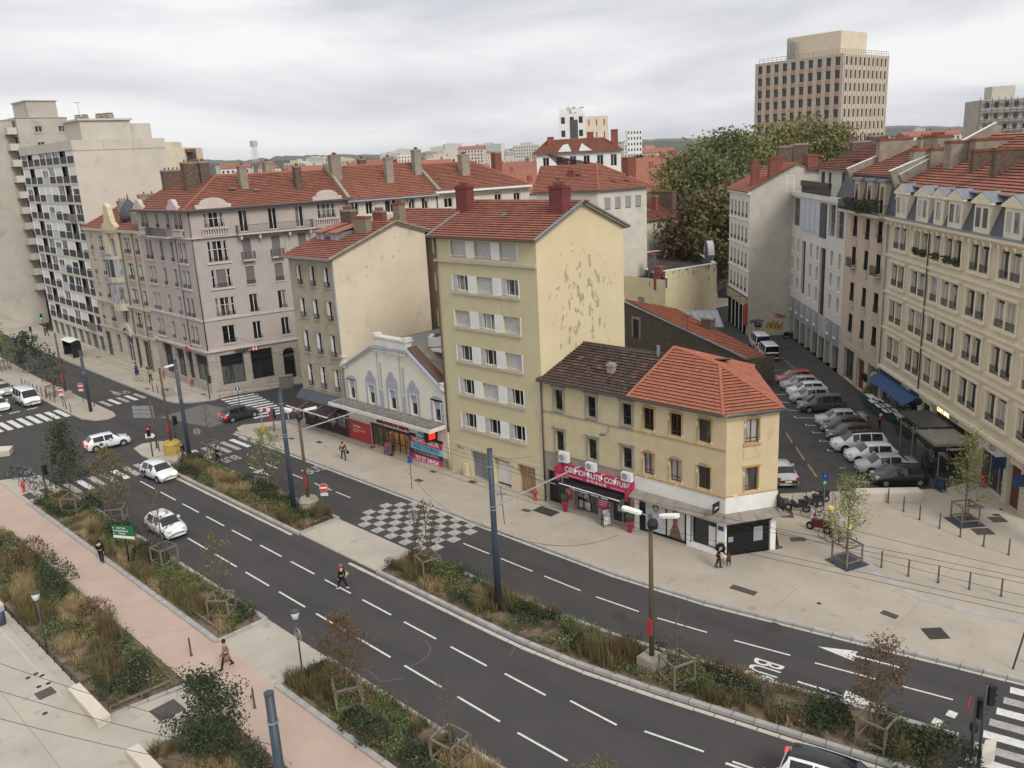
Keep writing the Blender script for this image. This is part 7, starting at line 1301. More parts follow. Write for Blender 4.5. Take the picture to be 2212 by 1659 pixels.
o = thing('parking_sign', 'blue and green parking sign on a tall post by the motorbikes', 'sign', (-24.79,55.81), R(20)); post(o, 3.1); bx('sign_plate', 'blue_sign', o, -.22,.22,-.06,-.04,2.5,3.1); bx('sign_plate', 'green_sign', o, -.18,.18,-.06,-.04,2.0,2.48); text('P', .36, 'white_letter', o, (0,-.065,2.24)); text('/', .3, 'white_letter', o, (0,-.065,2.8))
o = thing('notice_post', 'thin post with a small blue plate on the shop pavement', 'sign', (-52.21,40.12), R(70)); post(o, 2.9,.03, 'steel_blue'); bx('sign_plate', 'blue_sign', o, -.2,.2,-.05,-.03,2.4,2.95)
o = thing('notice_post', 'thin leaning post with a small plate near the blue mast', 'sign', (-41.37,39.88), R(30)); post(o, 3.1,.03, 'dark_zinc'); bx('sign_plate', 'galv', o, -.35,.35,-.05,-.03,2.4,2.55); o.rotation_euler.y = R(-3)
o = thing('slim_post', 'slim dark post leaning at the right picture edge', 'pole', (-9.23,43.24), R(0)); post(o, 3.4,.045, 'iron_cover'); o.rotation_euler = (R(-4), R(8), 0)
o = thing('direction_sign', 'green direction sign with white text beside the pink path', 'sign', (-56.84,19.11), R(28)); post(o, 3.3,.06, 'black_metal'); bx('sign_board', 'green_sign', o, -.85,.85,-.09,-.05,2.45,3.15); bx('sign_board', 'white_paint', o, -.85,.85,-.09,-.05,2.25,2.44)
for i, s_ in enumerate(('PART DIEU', 'VILLEURBANNE', 'CENTRE')): text(s_, .15, 'white_letter', o, (-.1,-.094,2.98 - i * .2)); bx('sign_arrow', 'white_letter', o, -.78,-.7,-.094,-.092,2.94 - i * .2,3.02 - i * .2)
o = thing('direction_sign', 'grey back of a large direction sign on the near island', 'sign', (-80.65,31.53), R(215)); post(o, 4.9,.08, 'wood_pole'); b = MB()
for i in range(3): b.box(-.2,2.0,-.1,-.06,3.2 + i * .42,3.56 + i * .42)
b.build('sign_board', 'galv', o)
def signal(label, p, rz, h, lit, two=False, extra=None):
    o = thing('traffic_light', label, 'traffic light', p, rz, 'traffic lights'); post(o, h, .06, 'dark_zinc', 'pole')
    b = MB(); b.box(-.15,.15,-.32,-.08, h - .95, h - .05); hd = b.build('signal_head', 'black_metal', o)
    for i, c_ in enumerate(('red', 'amber', 'green')):
        z = h - .22 - i * .28; b = MB(); b.tube([(0,-.33, z), (0,-.45, z + .02)], [.12,.1], 10, cap=False); b.build('visor', 'black_paint', hd); b = MB(); disc(b, .09,-.335, z, 14); b.build('lens', ('lens_' + c_) if c_ == lit else 'black_paint', hd)
    return o
emis('lens_red', srgb(255,40,30), 3.0); emis('lens_green', srgb(60,255,170), 3.0); emis('lens_amber', srgb(255,170,40), 2.0)
signal('traffic light glowing red at the brasserie corner', (-73.12,40.05), R(215), 3.2, 'red'); signal('traffic light glowing red on the bank pavement', (-93.27,43.40), R(150), 3.0, 'red'); signal('small traffic light on the near island with a white arrow plate', (-78.53,30.18), R(60), 3.2, 'red'); signal('traffic light seen from the side right of the yellow drum', (-80.89,33.55), R(120), 2.9, None)
signal('traffic light glowing green at the far left bus lane', (-149.06,41.71), R(60), 3.4, 'green'); signal('traffic light glowing green by the far left tower', (-159.91,46.79), R(60), 3.6, 'green'); signal('slim signal post by the bicycle parking', (-74.64,19.65), R(130), 3.4, None); signal('signal post behind the parked bicycles', (-77.56,21.24), R(130), 3.2, None); signal('double traffic light at the right zebra crossing, taller post', (-8.34,35.12), R(140), 3.9, None)
o = signal('double traffic light at the right zebra crossing, shorter post', (-8.70,35.27), R(140), 3.0, None); b = MB(); b.tube([(.2,.1,2.6), (.22,.12,2.6)], .32,20); b.build('no_entry_plate', 'red_sign', o); bx('pedestrian_signal', 'black_metal', o, .1,.34,-.3,-.06,1.2,1.6); bx('green_man', 'lens_green', o, .16,.28,-.31,-.301,1.28,1.52)
o = thing('arrow_plate', 'white arrow shaped direction plate on the near island signal', 'sign', (-78.53,30.18), R(50)); b = MB(); b.poly((-.35,-.1,2.0), (.35,-.1,2.0), (.55,-.1,2.22), (.35,-.1,2.44), (-.35,-.1,2.44)); b.poly((-.35,-.07,2.44), (.35,-.07,2.44), (.55,-.07,2.22), (.35,-.07,2.0), (-.35,-.07,2.0)); b.build('plate', 'white_paint', o)
def hydrant(label, p, z=KERB):
    o = thing('fire_hydrant', label, 'hydrant', (p[0], p[1], z)); b = MB(); b.lathe([(.17,0), (.17,.06), (.11,.1), (.11,.5), (.15,.53), (.16,.8), (.12,.9), (.05,.95)], 14); b.build('body', 'hydrant_red', o, True); b = MB(); b.tube([(-.24,0,.62), (.24,0,.62)], .07,8); b.build('outlet', 'hydrant_red', o)
hydrant('red fire hydrant by the graffiti garage door', (-42.60,44.49)); hydrant('red fire hydrant near the parked bicycles at left', (-78.99,19.11), .06); hydrant('red fire hydrant on the bank pavement', (-101.07,44.97))
# stone benches and blocks
def bench(label, poly, h, z0=.1):
    b = MB(); cx = sum(p[0] for p in poly) / len(poly); cy = sum(p[1] for p in poly) / len(poly); o = thing('stone_bench', label, 'bench', (cx, cy, z0), 0, 'stone benches'); pl = [(x - cx, y - cy) for x, y in poly]
    b.prism([(x * .985, y * .985) for x, y in pl], 0, h - .14); b.build('plinth', 'pale_stone', o); b = MB(); b.prism(pl, h - .14, h); b.build('seat_slab', 'bench_stone', o)
mat('bench_stone', srgb(216,204,186), srgb(204,192,174), scale=1.2, rough=.8)
bench('long pale stone bench at the end of the left planting bed', [(-44.3,10.8), (-40.3,10.75), (-40.3,11.4), (-44.3,11.4)], .5); bench('pale stone bench cut by the lower picture edge', [(-37.0,10.8), (-31.0,10.8), (-31.0,11.4), (-37.0,11.4)], .5); bench('pale stone bench at the left picture edge beside the litter bin', [(-60.6,10.6), (-57.0,10.7), (-57.0,11.4), (-60.6,11.3)], .5); bench('long stone bench on the square before the black parked car', [(-24.2,59.2), (-20.6,62.2), (-20.0,61.5), (-23.6,58.5)], .75, KERB)
bench('white stone block on the road edge at the left picture border', [(-92.45,19.75), (-91.16,21.51), (-92.45,22.22), (-94.01,20.57)], .6,0); bench('pale stone block by the right zebra crossing', [(-8.22,35.00), (-7.89,35.58), (-7.99,36.19), (-8.35,35.87)], .8,0)
o = thing('litter_bin', 'dark litter bin with a pale rim at the left picture edge', 'bin', (-55.36,10.73)); b = MB(); b.lathe([(.22,0), (.27,.15), (.3,1.0)], 16); b.build('body', 'steel_blue', o, True); b = MB(); b.lathe([(.33,1.0), (.33,1.06), (.2,1.06)], 16); b.build('rim', 'galv', o)
o = thing('litter_bin', 'grey litter bin on the bank pavement kerb', 'bin', (-99.21,40.98)); b = MB(); b.lathe([(.22,0), (.24,.2), (.28,.95), (.3,1.0), (.2,1.02)], 14); b.build('body', 'iron_cover', o, True)
# low rail along the left planting bed
o = thing('edge_rail', 'low dark metal rail along the left planting bed', 'rail', (-57,11.42,.1)); b = MB(); b.tube([(0,0,.42), (12.6,0,.42)], .035,6); b.build('rail', 'iron_rail', o)
for i in range(11): bx('post', 'iron_rail', o, i * 1.25 - .03, i * 1.25 + .03,-.03,.03,0,.42)
def timber(label, pts, h=.3):
    o = thing('timber_edge', label, 'rail', (pts[0][0], pts[0][1], .17), 0, 'low timber edges in the planting')
    for p, q_ in zip(pts, pts[1:]):
        L_ = math.dist(p, q_); M = Matrix.Translation((p[0] - pts[0][0], p[1] - pts[0][1], 0)) @ Matrix.Rotation(math.atan2(q_[1] - p[1], q_[0] - p[0]), 4, 'Z'); bx('beam', 'wood_grey', o, 0, L_, -.04,.04, h - .12, h, M)
        for i in range(3): bx('stake', 'wood_grey', o, L_ * i / 2 - .04, L_ * i / 2 + .04,-.035,.035,0, h - .12, M)
timber('low timber edge at the end of the bed by the stone bench', [(-41.2,11.7), (-41.0,14.8), (-44,15.0)]); timber('low timber edge at the end of the roadside strip', [(-47.5,18.9), (-43.6,18.9)]); timber('low timber edge at the start of the second roadside strip', [(-33.0,18.9), (-36.2,19.0), (-36.3,21.0)]); timber('low timber edge at the end of the first median bed', [(-52.5,30.0), (-52.5,32.3)]); timber('low timber edge at the start of the second median bed', [(-42.4,30.2), (-42.4,32.2)])
# path lamps
def path_lamp(label, p, h, ring=False):
    o = thing('path_lamp', label, 'street lamp', p); post(o, h - .45,.045, 'dark_zinc', 'pole'); b = MB(); b.lathe([(.07, h - .45), (.16, h - .4), (.22, h - .1), (.2, h - .02)], 14); b.build('lantern', 'lamp_glass', o, True); b = MB(); b.lathe([(.25, h - .02), (.25, h + .04), (.1, h + .1)], 14); b.build('lid', 'dark_zinc', o)
    if ring: b = MB(); b.tube([(.03 + .27 * math.cos(a), 0, h - 1.35 + .36 * math.sin(a)) for a in [6.2832 * i / 20 for i in range(21)]], .04,6); b.build('ring_sign', 'galv', o); bx('emblem', 'galv', o, -.05,.15,-.04,.04, h - 1.5, h - 1.2)
path_lamp('slim path lamp with lantern in the left planting bed', (-49.69,11.51), 3.85); path_lamp('path lamp with a ring shaped emblem beside the cross path', (-36.92,20.05), 3.55, True)
# shop boards and pots
def aboard(label, p, rz, m, w=.7, h=1.15, frame='black_metal', print_=True):
    o = thing('pavement_board', label, 'sign', (p[0], p[1], KERB), rz, None)
    for sgn in (-1,1):
        M = Matrix.Translation((0, sgn * .22,0)) @ Matrix.Rotation(R(sgn * 11), 4, 'X'); b = MB(); b.box(-w / 2, w / 2,-.02,.02,.12, h, M); b.build('panel', m, o); b = MB(); b.box(-w / 2 - .04,-w / 2,-.025,.025,0, h + .03, M); b.box(w / 2, w / 2 + .04,-.025,.025,0, h + .03, M); b.box(-w / 2, w / 2,-.025,.025, h, h + .03, M); b.build('frame', frame, o)
mat('board_print', srgb(60,70,104), srgb(176,92,96), scale=2.2, rough=.4); aboard('pavement advertising board before the supermarket doors', (-60.52,44.24), R(25), 'board_print'); aboard('black framed poster stand before the pink salon', (-35.43,44.19), R(62), 'photo_print', .55,1.3); aboard('dark blue menu board on the square beside the cafe terrace', (-19.77,64.33), R(-25), 'navy_shop', .75,1.0, 'wood_pole')
mat('topiary', srgb(52,64,38), srgb(74,86,50), scale=8, rough=.95, bump=.8, bscale=30)
for p, lb in (((-39.39,44.31), 'magenta pot with a clipped ball shrub at the left salon window'), ((-33.48,44.36), 'magenta pot with a clipped ball shrub at the right end of the salon')):
    o = thing('potted_shrub', lb, 'planter', (p[0], p[1], KERB)); b = MB(); b.lathe([(.15,0), (.27,.8), (.29,.82), (.24,.82)], 14); b.build('pot', 'magenta', o, True); b = MB(); b.tube([(0,0,.8), (0,0,.95)], .03,5); b.build('stem', 'bark', o); bm = bmesh.new(); bmesh.ops.create_icosphere(bm, subdivisions=3, radius=.33); [setattr(v, 'co', v.co * rnd.uniform(.9,1.08)) for v in bm.verts]; me = bpy.data.meshes.new('foliage'); bm.to_mesh(me); bm.free(); me.materials.append(MATS['topiary']); inst(me, 'foliage', o, (0,0,1.15))
# barriers and concrete block by the brasserie corner
o = thing('concrete_block', 'square concrete block carrying a red and white barrier at the pavement corner', 'block', (-74.96,41.35), R(10)); bx('block', 'old_concrete', o, -.75,.75,-.5,.5,0,.85)
for i, (p, rz) in enumerate((((-81.13,43.82), R(30)), ((-78.31,45.60), R(60)))):
    o = thing('site_barrier', ('red and white plastic barrier behind the concrete block', 'red and white plastic barrier beside the second lamp of the round base')[i], 'barrier', (p[0], p[1], .1), rz)
    for k in range(4): b = MB(); b.box(-.9 + k * .45,-.46 + k * .45,-.04,.04,.6,.95); b.build('plank_section', 'red_sign' if k % 2 else 'white_paint', o)
    for x in (-.8,.8): b = MB(); b.box(x - .04, x + .04,-.25,.25,0,.08); b.box(x - .03, x + .03,-.03,.03,.08,.6); b.build('foot', 'white_paint', o)
o = thing('yellow_crate', 'small yellow concrete drum foot at the pavement corner', 'block', (-76.16,40.49)); b = MB(); b.lathe([(.42,0), (.45,.1), (.42,.75), (.3,.8)], 14); b.build('drum', 'worn_yellow', o); b = MB(); b.tube([(0,0,.8), (-.3,0,4.2)], .04,6); b.build('post', 'galv', o)
o = thing('bus_shelter', 'bus shelter with a curved white roof on the bank side pavement', 'bus shelter', (-135.23,42.94), R(-2)); b = MB(); b.quad((-2.2,-.9,2.5), (2.2,-.9,2.5), (2.2,.2,2.75), (-2.2,.2,2.75)); b.quad((-2.2,.2,2.75), (2.2,.2,2.75), (2.2,.8,2.6), (-2.2,.8,2.6)); b.build('roof', 'white_paint', o)
for x in (-2.0,2.0): bx('side_pane', 'pane_dark', o, x - .04, x + .04,-.7,.6,.1,2.5)
bx('back_pane', 'pane_shop', o, -2.0,2.0,.6,.66,.1,2.5); bx('bench_seat', 'grey_metal', o, -1.4,1.4,.1,.5,.45,.52)
o = thing('planter_box', 'small grey utility cabinet before the bank door', 'cabinet', (-90.41,51.88), R(76)); b = MB(); b.box(-.8,.8,-.35,.35,0,1.5); b.box(-.85,.85,-.4,.4,1.5,1.56); b.build('casing', 'old_concrete', o)
o = thing('pedestrian_rail', 'brown pedestrian rail along the bank corner kerb', 'rail', (-92.84,44.39), R(60)); b = MB()
for i in range(5): b.tube([(i * 1.5,0,0), (i * 1.5,0,.95), (i * 1.5 + 1.3,0,.95), (i * 1.5 + 1.3,0,0)], .025,6); b.tube([(i * 1.5,0,.5), (i * 1.5 + 1.3,0,.5)], .02,6)
b.build('rail', 'iron_cover', o)
# cafe terrace
mat('teal', srgb(40,84,84), rough=.6); mat('wicker', srgb(178,142,96), srgb(152,120,80), scale=8, rough=.8); mat('table_brown', srgb(112,88,68), rough=.7)
def table(label, p, rz, w, d, m='white_paint', lm='teal', h=.74, z=.01, grp='cafe tables'):
    o = thing('cafe_table', label, 'table', (p[0], p[1], z), rz, grp); b = MB(); b.box(-w / 2, w / 2,-d / 2, d / 2, h - .04, h); b.build('tabletop', m, o)
    for x in (-1,1):
        for y in (-1,1): b = MB(); b.box(x * (w / 2 - .06) - .025, x * (w / 2 - .06) + .025, y * (d / 2 - .06) - .025, y * (d / 2 - .06) + .025,0, h - .04); b.build('leg', lm, o)
def chair(label, p, rz, m, z=.01, grp='cafe chairs'):
    o = thing('cafe_chair', label, 'chair', (p[0], p[1], z), rz, grp); b = MB(); b.box(-.22,.22,-.22,.22,.42,.46); b.build('seat', m, o); b = MB(); b.prism([(-.22,.46), (.22,.46), (.2,.86), (.1,.93), (-.1,.93), (-.2,.86)], -.02,.02, M=Matrix.Translation((0,.22,0)) @ Matrix.Rotation(R(82), 4, 'X')); b.build('backrest', m, o)
    for x in (-1,1):
        for y in (-1,1): b = MB(); b.tube([(x * .19, y * .19,0), (x * .18, y * .18,.42)], .018,5); b.build('leg', m, o)
tl = [((-32.64,83.43), 2.4), ((-31.98,82.14), 1.2), ((-31.28,83.00), 1.2), ((-30.89,81.01), 1.2), ((-30.25,81.64), 1.2), ((-29.75,79.81), 1.2), ((-29.09,80.45), 1.2), ((-28.31,79.07), 1.5)]
tn = ('longest white cafe table at the far end of the blue shop terrace', 'white table left of the second table pair by the blue shop', 'white table right of the second table pair by the blue shop', 'white table beside the red clad waiter, further from him', 'white table right of the waiter near the shop front', 'white table just in front of the waiter', 'white table behind the front one by the shop door', 'front most white table before the hedge')
for (p, w), lb in zip(tl, tn):
    table(lb, p, AJ, w, .7)
    for k in range(2 if w < 2 else 3):
        for sg in (-1,1): nm = ('left', 'right')[k] if w < 2 else ('left', 'middle', 'right')[k]; pp = Vector((p[0], p[1], 0)) + JD * ((k - .5) * .6 if w < 2 else (k - 1) * .75) + Vector((-JD.y, JD.x, 0)) * .62 * sg; chair(f'teal chair, {nm} on the {"street" if sg < 0 else "shop"} side of the ' + ('longest', 'second row left', 'second row right', 'third row left', 'third row right', 'fourth row left', 'fourth row right', 'front')[tn.index(lb)] + ' white table', (pp.x, pp.y), AJ + (0 if sg > 0 else math.pi), 'teal', grp='teal chairs at the white tables')
for i, (p, lb) in enumerate((((-23.97,74.18), 'brown cafe table behind the walking person'), ((-20.64,71.43), 'long brown cafe table under the bar canopy'))): table(lb, p, AJ, 2.2 if i else 1.6,.8, 'table_brown', 'iron_rail')
for i, p in enumerate(((-24.89,74.72), (-24.18,75.23), (-23.58,72.43), (-23.06,73.53), (-22.74,74.34), (-21.68,72.01), (-20.64,73.46), (-20.01,72.56), (-20.76,70.28), (-20.10,71.16))): chair(('first', 'second', 'third', 'fourth', 'fifth', 'sixth', 'seventh', 'eighth', 'ninth', 'tenth')[i] + ' pale wicker chair outside the bar, counted from the hedge', p, AJ + rnd.choice((0, math.pi)), 'wicker', grp='wicker chairs outside the bar')
for i, p in enumerate(((-19.54,69.91), (-18.76,69.00), (-18.18,67.63), (-17.58,66.91))): chair(ordn[i] + ' red chair behind the street tree, counted from the bar', p, AJ + rnd.uniform(0,3), 'red_sign', grp='red chairs by the bar')

# ------------------------------------------------------------------ vehicles
for n_, c_ in (('white', srgb(226,228,230)), ('silver', srgb(172,174,176)), ('black', srgb(26,27,30)), ('grey', srgb(86,84,84)), ('red', srgb(178,30,34)), ('navy', srgb(36,38,48)), ('dark', srgb(52,56,60))):
    m = mat('paint_' + n_, c_, rough=.28, spec=.5); m.node_tree.nodes['Principled BSDF'].inputs['Coat Weight'].default_value = .6
mat('tyre', srgb(36,36,37), rough=.9); mat('rim', srgb(168,170,172), rough=.35, metal=.5); mat('car_glass', srgb(24,27,30), rough=.06, spec=.7); mat('trim', srgb(34,34,36), rough=.6); emis('tail_on', srgb(255,40,30), 2.0); emis('head_on', srgb(255,226,150), 3.0); mat('tail_off', srgb(150,26,26), rough=.25); mat('head_off', srgb(206,210,212), rough=.15, spec=.6); mat('plate', srgb(224,220,200), rough=.5)
# station: x, half width, bottom, shoulder height, top height, half width of top ; type of the piece that follows: p paint, r rear glass, g side glass, w windscreen
CARS = {
    'hatch': (4.05, [(-2.0,.70,.32,.62,.66,.62, 'p'), (-1.96,.80,.24,.90,.96,.68, 'p'), (-1.84,.84,.22,.95,1.04,.68, 'r'), (-1.48,.86,.2,.96,1.40,.58, 'p'), (-1.38,.86,.2,.95,1.43,.58, 'g'), (-.42,.87,.2,.94,1.48,.60, 'p'), (-.34,.87,.2,.94,1.48,.60, 'g'), (.42,.87,.2,.93,1.43,.59, 'p'), (.48,.87,.2,.93,1.41,.59, 'w'), (1.10,.86,.2,.90,.98,.70, 'p'), (1.60,.83,.2,.80,.86,.66, 'p'), (1.92,.74,.22,.62,.70,.58, 'p'), (2.02,.62,.3,.52,.56,.5, 'p')], 1.27,.31),
    'sedan': (4.6, [(-2.28,.70,.34,.7,.74,.62, 'p'), (-2.22,.80,.26,.96,1.02,.70, 'p'), (-1.55,.86,.22,.98,1.06,.70, 'r'), (-.98,.87,.2,.97,1.40,.58, 'p'), (-.9,.87,.2,.96,1.42,.58, 'g'), (-.12,.88,.2,.95,1.46,.60, 'p'), (-.04,.88,.2,.95,1.46,.60, 'g'), (.66,.88,.2,.93,1.41,.59, 'p'), (.72,.88,.2,.93,1.39,.59, 'w'), (1.38,.87,.2,.90,.97,.70, 'p'), (1.9,.83,.2,.80,.86,.66, 'p'), (2.2,.74,.22,.64,.70,.58, 'p'), (2.3,.62,.3,.52,.56,.5, 'p')], 1.42,.32),
    'mpv': (4.5, [(-2.2,.74,.36,.7,.76,.66, 'p'), (-2.16,.84,.28,1.0,1.08,.72, 'p'), (-2.1,.86,.26,1.02,1.12,.72, 'r'), (-1.84,.88,.24,1.03,1.58,.62, 'p'), (-1.74,.88,.22,1.03,1.61,.62, 'g'), (-.85,.89,.22,1.02,1.66,.64, 'p'), (-.77,.89,.22,1.02,1.66,.64, 'g'), (.1,.89,.22,1.0,1.65,.64, 'p'), (.18,.89,.22,1.0,1.65,.64, 'g'), (.7,.89,.22,.98,1.60,.63, 'w'), (1.42,.88,.22,.96,1.04,.74, 'p'), (1.85,.85,.22,.86,.92,.7, 'p'), (2.14,.76,.26,.66,.74,.62, 'p'), (2.24,.64,.34,.56,.6,.54, 'p')], 1.36,.33),
    'van': (4.9, [(-2.42,.84,.36,.9,1.0,.78, 'p'), (-2.40,.92,.3,1.1,1.16,.86, 'r'), (-2.32,.93,.28,1.12,1.86,.78, 'p'), (-2.2,.94,.26,1.12,1.93,.78, 'g'), (-1.1,.95,.26,1.12,1.95,.8, 'p'), (-1.02,.95,.26,1.12,1.95,.8, 'g'), (.1,.95,.26,1.1,1.95,.8, 'p'), (.2,.95,.26,1.1,1.95,.8, 'g'), (.98,.95,.26,1.08,1.86,.76, 'p'), (1.06,.95,.26,1.06,1.82,.75, 'w'), (1.78,.94,.26,1.02,1.12,.8, 'p'), (2.22,.9,.28,.84,.92,.74, 'p'), (2.4,.8,.34,.66,.72,.66, 'p')], 1.5,.35)}
def car(label, c, head, kind, paint, lights=False, grp='parked cars', z=.0, glassroof=False, hscale=1.0, decal=None, brake=False):
    L_, st_, ax, wr = CARS[kind]; o = thing('van' if kind == 'van' else 'car', label, 'van' if kind == 'van' else 'car', (c[0], c[1], z), R(head), grp); P_ = 'paint_' + paint
    ring = lambda s: [Vector(p) for p in ((s[0], -s[1] * .9, s[2]), (s[0], -s[1], s[2] + .16), (s[0], -s[1] * 1.01, (s[2] + s[3]) * .5 + .08), (s[0], -s[1] * .97, s[3]), (s[0], -s[5], s[4] - .05), (s[0], -s[5] * .8, s[4]), (s[0], 0, s[4] + .015), (s[0], s[5] * .8, s[4]), (s[0], s[5], s[4] - .05), (s[0], s[1] * .97, s[3]), (s[0], s[1] * 1.01, (s[2] + s[3]) * .5 + .08), (s[0], s[1], s[2] + .16), (s[0], s[1] * .9, s[2]))]
    def mk():
        body = MB(); gl = {'windscreen': MB(), 'rear_window': MB()}; sides = []; rg = [ring(s) for s in st_]
        for k in range(len(rg) - 1):
            a, b_ = rg[k], rg[k + 1]; ty = st_[k][6]; sd = {3: MB(), 8: MB()}
            for j in range(12):
                f = (a[j], b_[j], b_[j + 1], a[j + 1])
                if ty == 'g' and j in (3,8): sd[j].quad(*f); sides.append(sd[j])
                elif ty == 'w' and 4 <= j <= 7: gl['windscreen'].quad(*f)
                elif ty == 'r' and 4 <= j <= 7: gl['rear_window'].quad(*f)
                elif glassroof and min(st_[k][4], st_[k + 1][4]) > 1.57 and 5 <= j <= 6: body.cur = 1; body.quad(*f); body.cur = 0
                else: body.quad(*f)
        body.poly(*rg[0][::-1]); body.poly(*rg[-1])
        bm = bmesh.new(); me = body.mesh('body', [P_, 'car_glass']); bm.from_mesh(me); bmesh.ops.remove_doubles(bm, verts=bm.verts, dist=.0005); bm.to_mesh(me); bm.free(); me.polygons.foreach_set('use_smooth', [True] * len(me.polygons))
        w = MB(); w.tube([(0,-.11,0), (0,.11,0)], wr, 20); wt = w.mesh('wheel', 'tyre'); r_ = MB(); r_.tube([(0,-.125,0), (0,.125,0)], wr * .64,10); rm = r_.mesh('rim', 'rim')
        ar = MB(); ar.tube([(0,-.03,0), (0,.03,0)], wr * 1.17,20); am = ar.mesh('wheel_arch', 'trim')
        return me, {k_: v.mesh(k_, 'car_glass', True) for k_, v in gl.items()}, [v.mesh('side_window', 'car_glass') for v in sides], wt, rm, am
    me, gl, sides, wt, rm, am = cached(('car', kind, paint, glassroof), mk); inst(me, 'body', o)
    for k_, v in gl.items(): inst(v, k_, o)
    for v in sides: inst(v, 'side_window', o)
    wd = st_[5][1]
    for x in (-ax, ax):
        for y in (-1,1): w = inst(wt, 'wheel', o, (x, y * (wd - .09), wr)); inst(rm, 'rim', w); inst(am, 'wheel_arch', o, (x, y * (wd - .015), wr + .03))
    xf, xr = L_ / 2 - .1,-L_ / 2 + .06; zf, zr = st_[-3][3] - .1, st_[1][3] - .14
    for y in (-1,1):
        inst(box_mesh('headlight', -.18,.14,-.15,.15,-.07,.08, 'head_on' if lights else 'head_off'), 'headlight', o, (xf - .12, y * .56, zf)); inst(box_mesh('tail_light', -.06,.16,-.11,.11,-.16,.14, 'tail_on' if brake else 'tail_off'), 'tail_light', o, (xr, y * (st_[1][1] - .1), zr))
        inst(box_mesh('mirror', -.09,.09,-.1,.1,-.07,.08, P_), 'mirror', o, (st_[-5][0] - .35, y * (wd + .08), st_[-5][3] + .08))
    inst(box_mesh('grille', -.06,.07,-.48,.48,-.09,.07, 'trim'), 'grille', o, (L_ / 2 - .12,0,.46)); inst(box_mesh('number_plate', -.02,.02,-.26,.26,-.055,.055, 'plate'), 'number_plate', o, (L_ / 2 - .02,0,.4)); inst(box_mesh('number_plate', -.02,.02,-.26,.26,-.055,.055, 'plate'), 'number_plate', o, (-L_ / 2 + .03,0,.62))
    inst(box_mesh('sill_trim', -L_ * .36, L_ * .36,-.02,.02,-.08,.06, 'trim'), 'sill_trim', o, (0, wd - .01,.26)); inst(box_mesh('sill_trim', -L_ * .36, L_ * .36,-.02,.02,-.08,.06, 'trim'), 'sill_trim', o, (0,-wd + .01,.26))
    if decal:
        for y in (-1,1): inst(box_mesh('decal', -.16,.16,-.012,.012,-.14,.14, 'trim'), 'decal', o, (-.75, y * (wd + .012), .66)).rotation_euler.y = R(30)
    if hscale != 1: o.scale = (1,1, hscale)
    return o
def side_car(label, contact, head, kind, paint, flank=1, at=1, **k):   # placed by where its near front (or rear) wheel touches the road
    h = R(head); d_ = Vector((math.cos(h), math.sin(h))); n_ = Vector((-d_.y, d_.x)); p = Vector(contact) - d_ * CARS[kind][2] * at - n_ * .74 * flank; return car(label, p, head, kind, paint, **k)
PK = 'cars parked nose out along the cream block'
for lb, ct, kd, pt, gr_ in (('black hatchback parked nearest the stone bench', (-23.24,62.98), 'hatch', 'black', 0), ('silver curved sedan parked beside the black hatchback', (-25.07,64.7), 'sedan', 'silver', 0), ('white hatchback parked between the silver sedan and the glass roofed white car', (-26.89,66.6), 'hatch', 'white', 0), ('white people carrier with a dark glass roof in the parked row', (-28.81,68.44), 'mpv', 'white', 1), ('dark navy car half hidden behind the white people carrier', (-30.4,70.6), 'hatch', 'navy', 0), ('shiny black car between the navy car and the silver saloon', (-31.7,72.3), 'hatch', 'black', 0), ('silver saloon parked after the empty bay', (-32.95,74.1), 'sedan', 'silver', 0), ('dark grey people carrier in the parked row', (-36.28,77.23), 'mpv', 'grey', 0), ('silver hatchback behind the dark grey people carrier', (-38.4,79.5), 'hatch', 'silver', 0), ('white hatchback third from the far end of the parked row', (-39.74,81.5), 'hatch', 'white', 0), ('pale silver car beside the red one in the parked row', (-41.41,83.3), 'hatch', 'silver', 0), ('red hatchback at the far end of the parked row', (-42.9,85.2), 'hatch', 'red', 0)):
    side_car(lb, ct, -139, kd, pt, 1,1, grp=PK, glassroof=bool(gr_))
car('white minibus parked behind, farther from the camera', (-53.9,99.6), 131, 'van', 'white', hscale=1.12, grp='white minibuses'); car('white minibus parked nearer the camera', (-50.7,95.9), 131, 'van', 'white', grp='white minibuses')
car('silver saloon half hidden behind the yellow corner house', (-30.2,59.9), 131, 'sedan', 'silver'); MV = 'cars driving on the boulevard'
side_car('white hatchback with a square decal turning across the junction', (-84.78,29.95), 83, 'hatch', 'white', -1,1, grp=MV, decal=1, brake=True); side_car('white hatchback with lit headlights passing the yellow drum', (-71.4,27.55), 3, 'hatch', 'white', -1,1, grp=MV, lights=True, decal=1); car('shiny silver white hatchback behind a thin street tree', (-60.6,23.4), 0, 'hatch', 'white', grp=MV)
side_car('dark hatchback with a lit tail lamp entering the side street', (-82.64,43.1), 89, 'hatch', 'dark', -1,1, grp=MV, brake=True); car('white van with lit headlights waiting at the left stop line', (-111.4,29.3), -1, 'van', 'white', grp=MV, lights=True); car('silver car waiting behind at the far left edge', (-119.4,28.9), -1, 'hatch', 'silver', grp=MV, lights=True); car('white car with lit headlights cut by the left picture edge', (-111.5,26.2), -1, 'hatch', 'white', grp=MV, lights=True)
car('white off-roader with a dark glass roof at the lower picture edge', (-12.0,29.5), 13, 'mpv', 'white', grp=MV, glassroof=True, brake=True)
for i in range(5): car(f'{("first", "second", "third", "fourth", "fifth")[i]} dark car parked far back under the plane trees, counted from the street lamp', (-93 - i * 2.2,152 + i * 2.6), -40, 'hatch', ('navy', 'grey', 'black', 'silver', 'dark')[i], grp='cars under the plane trees')
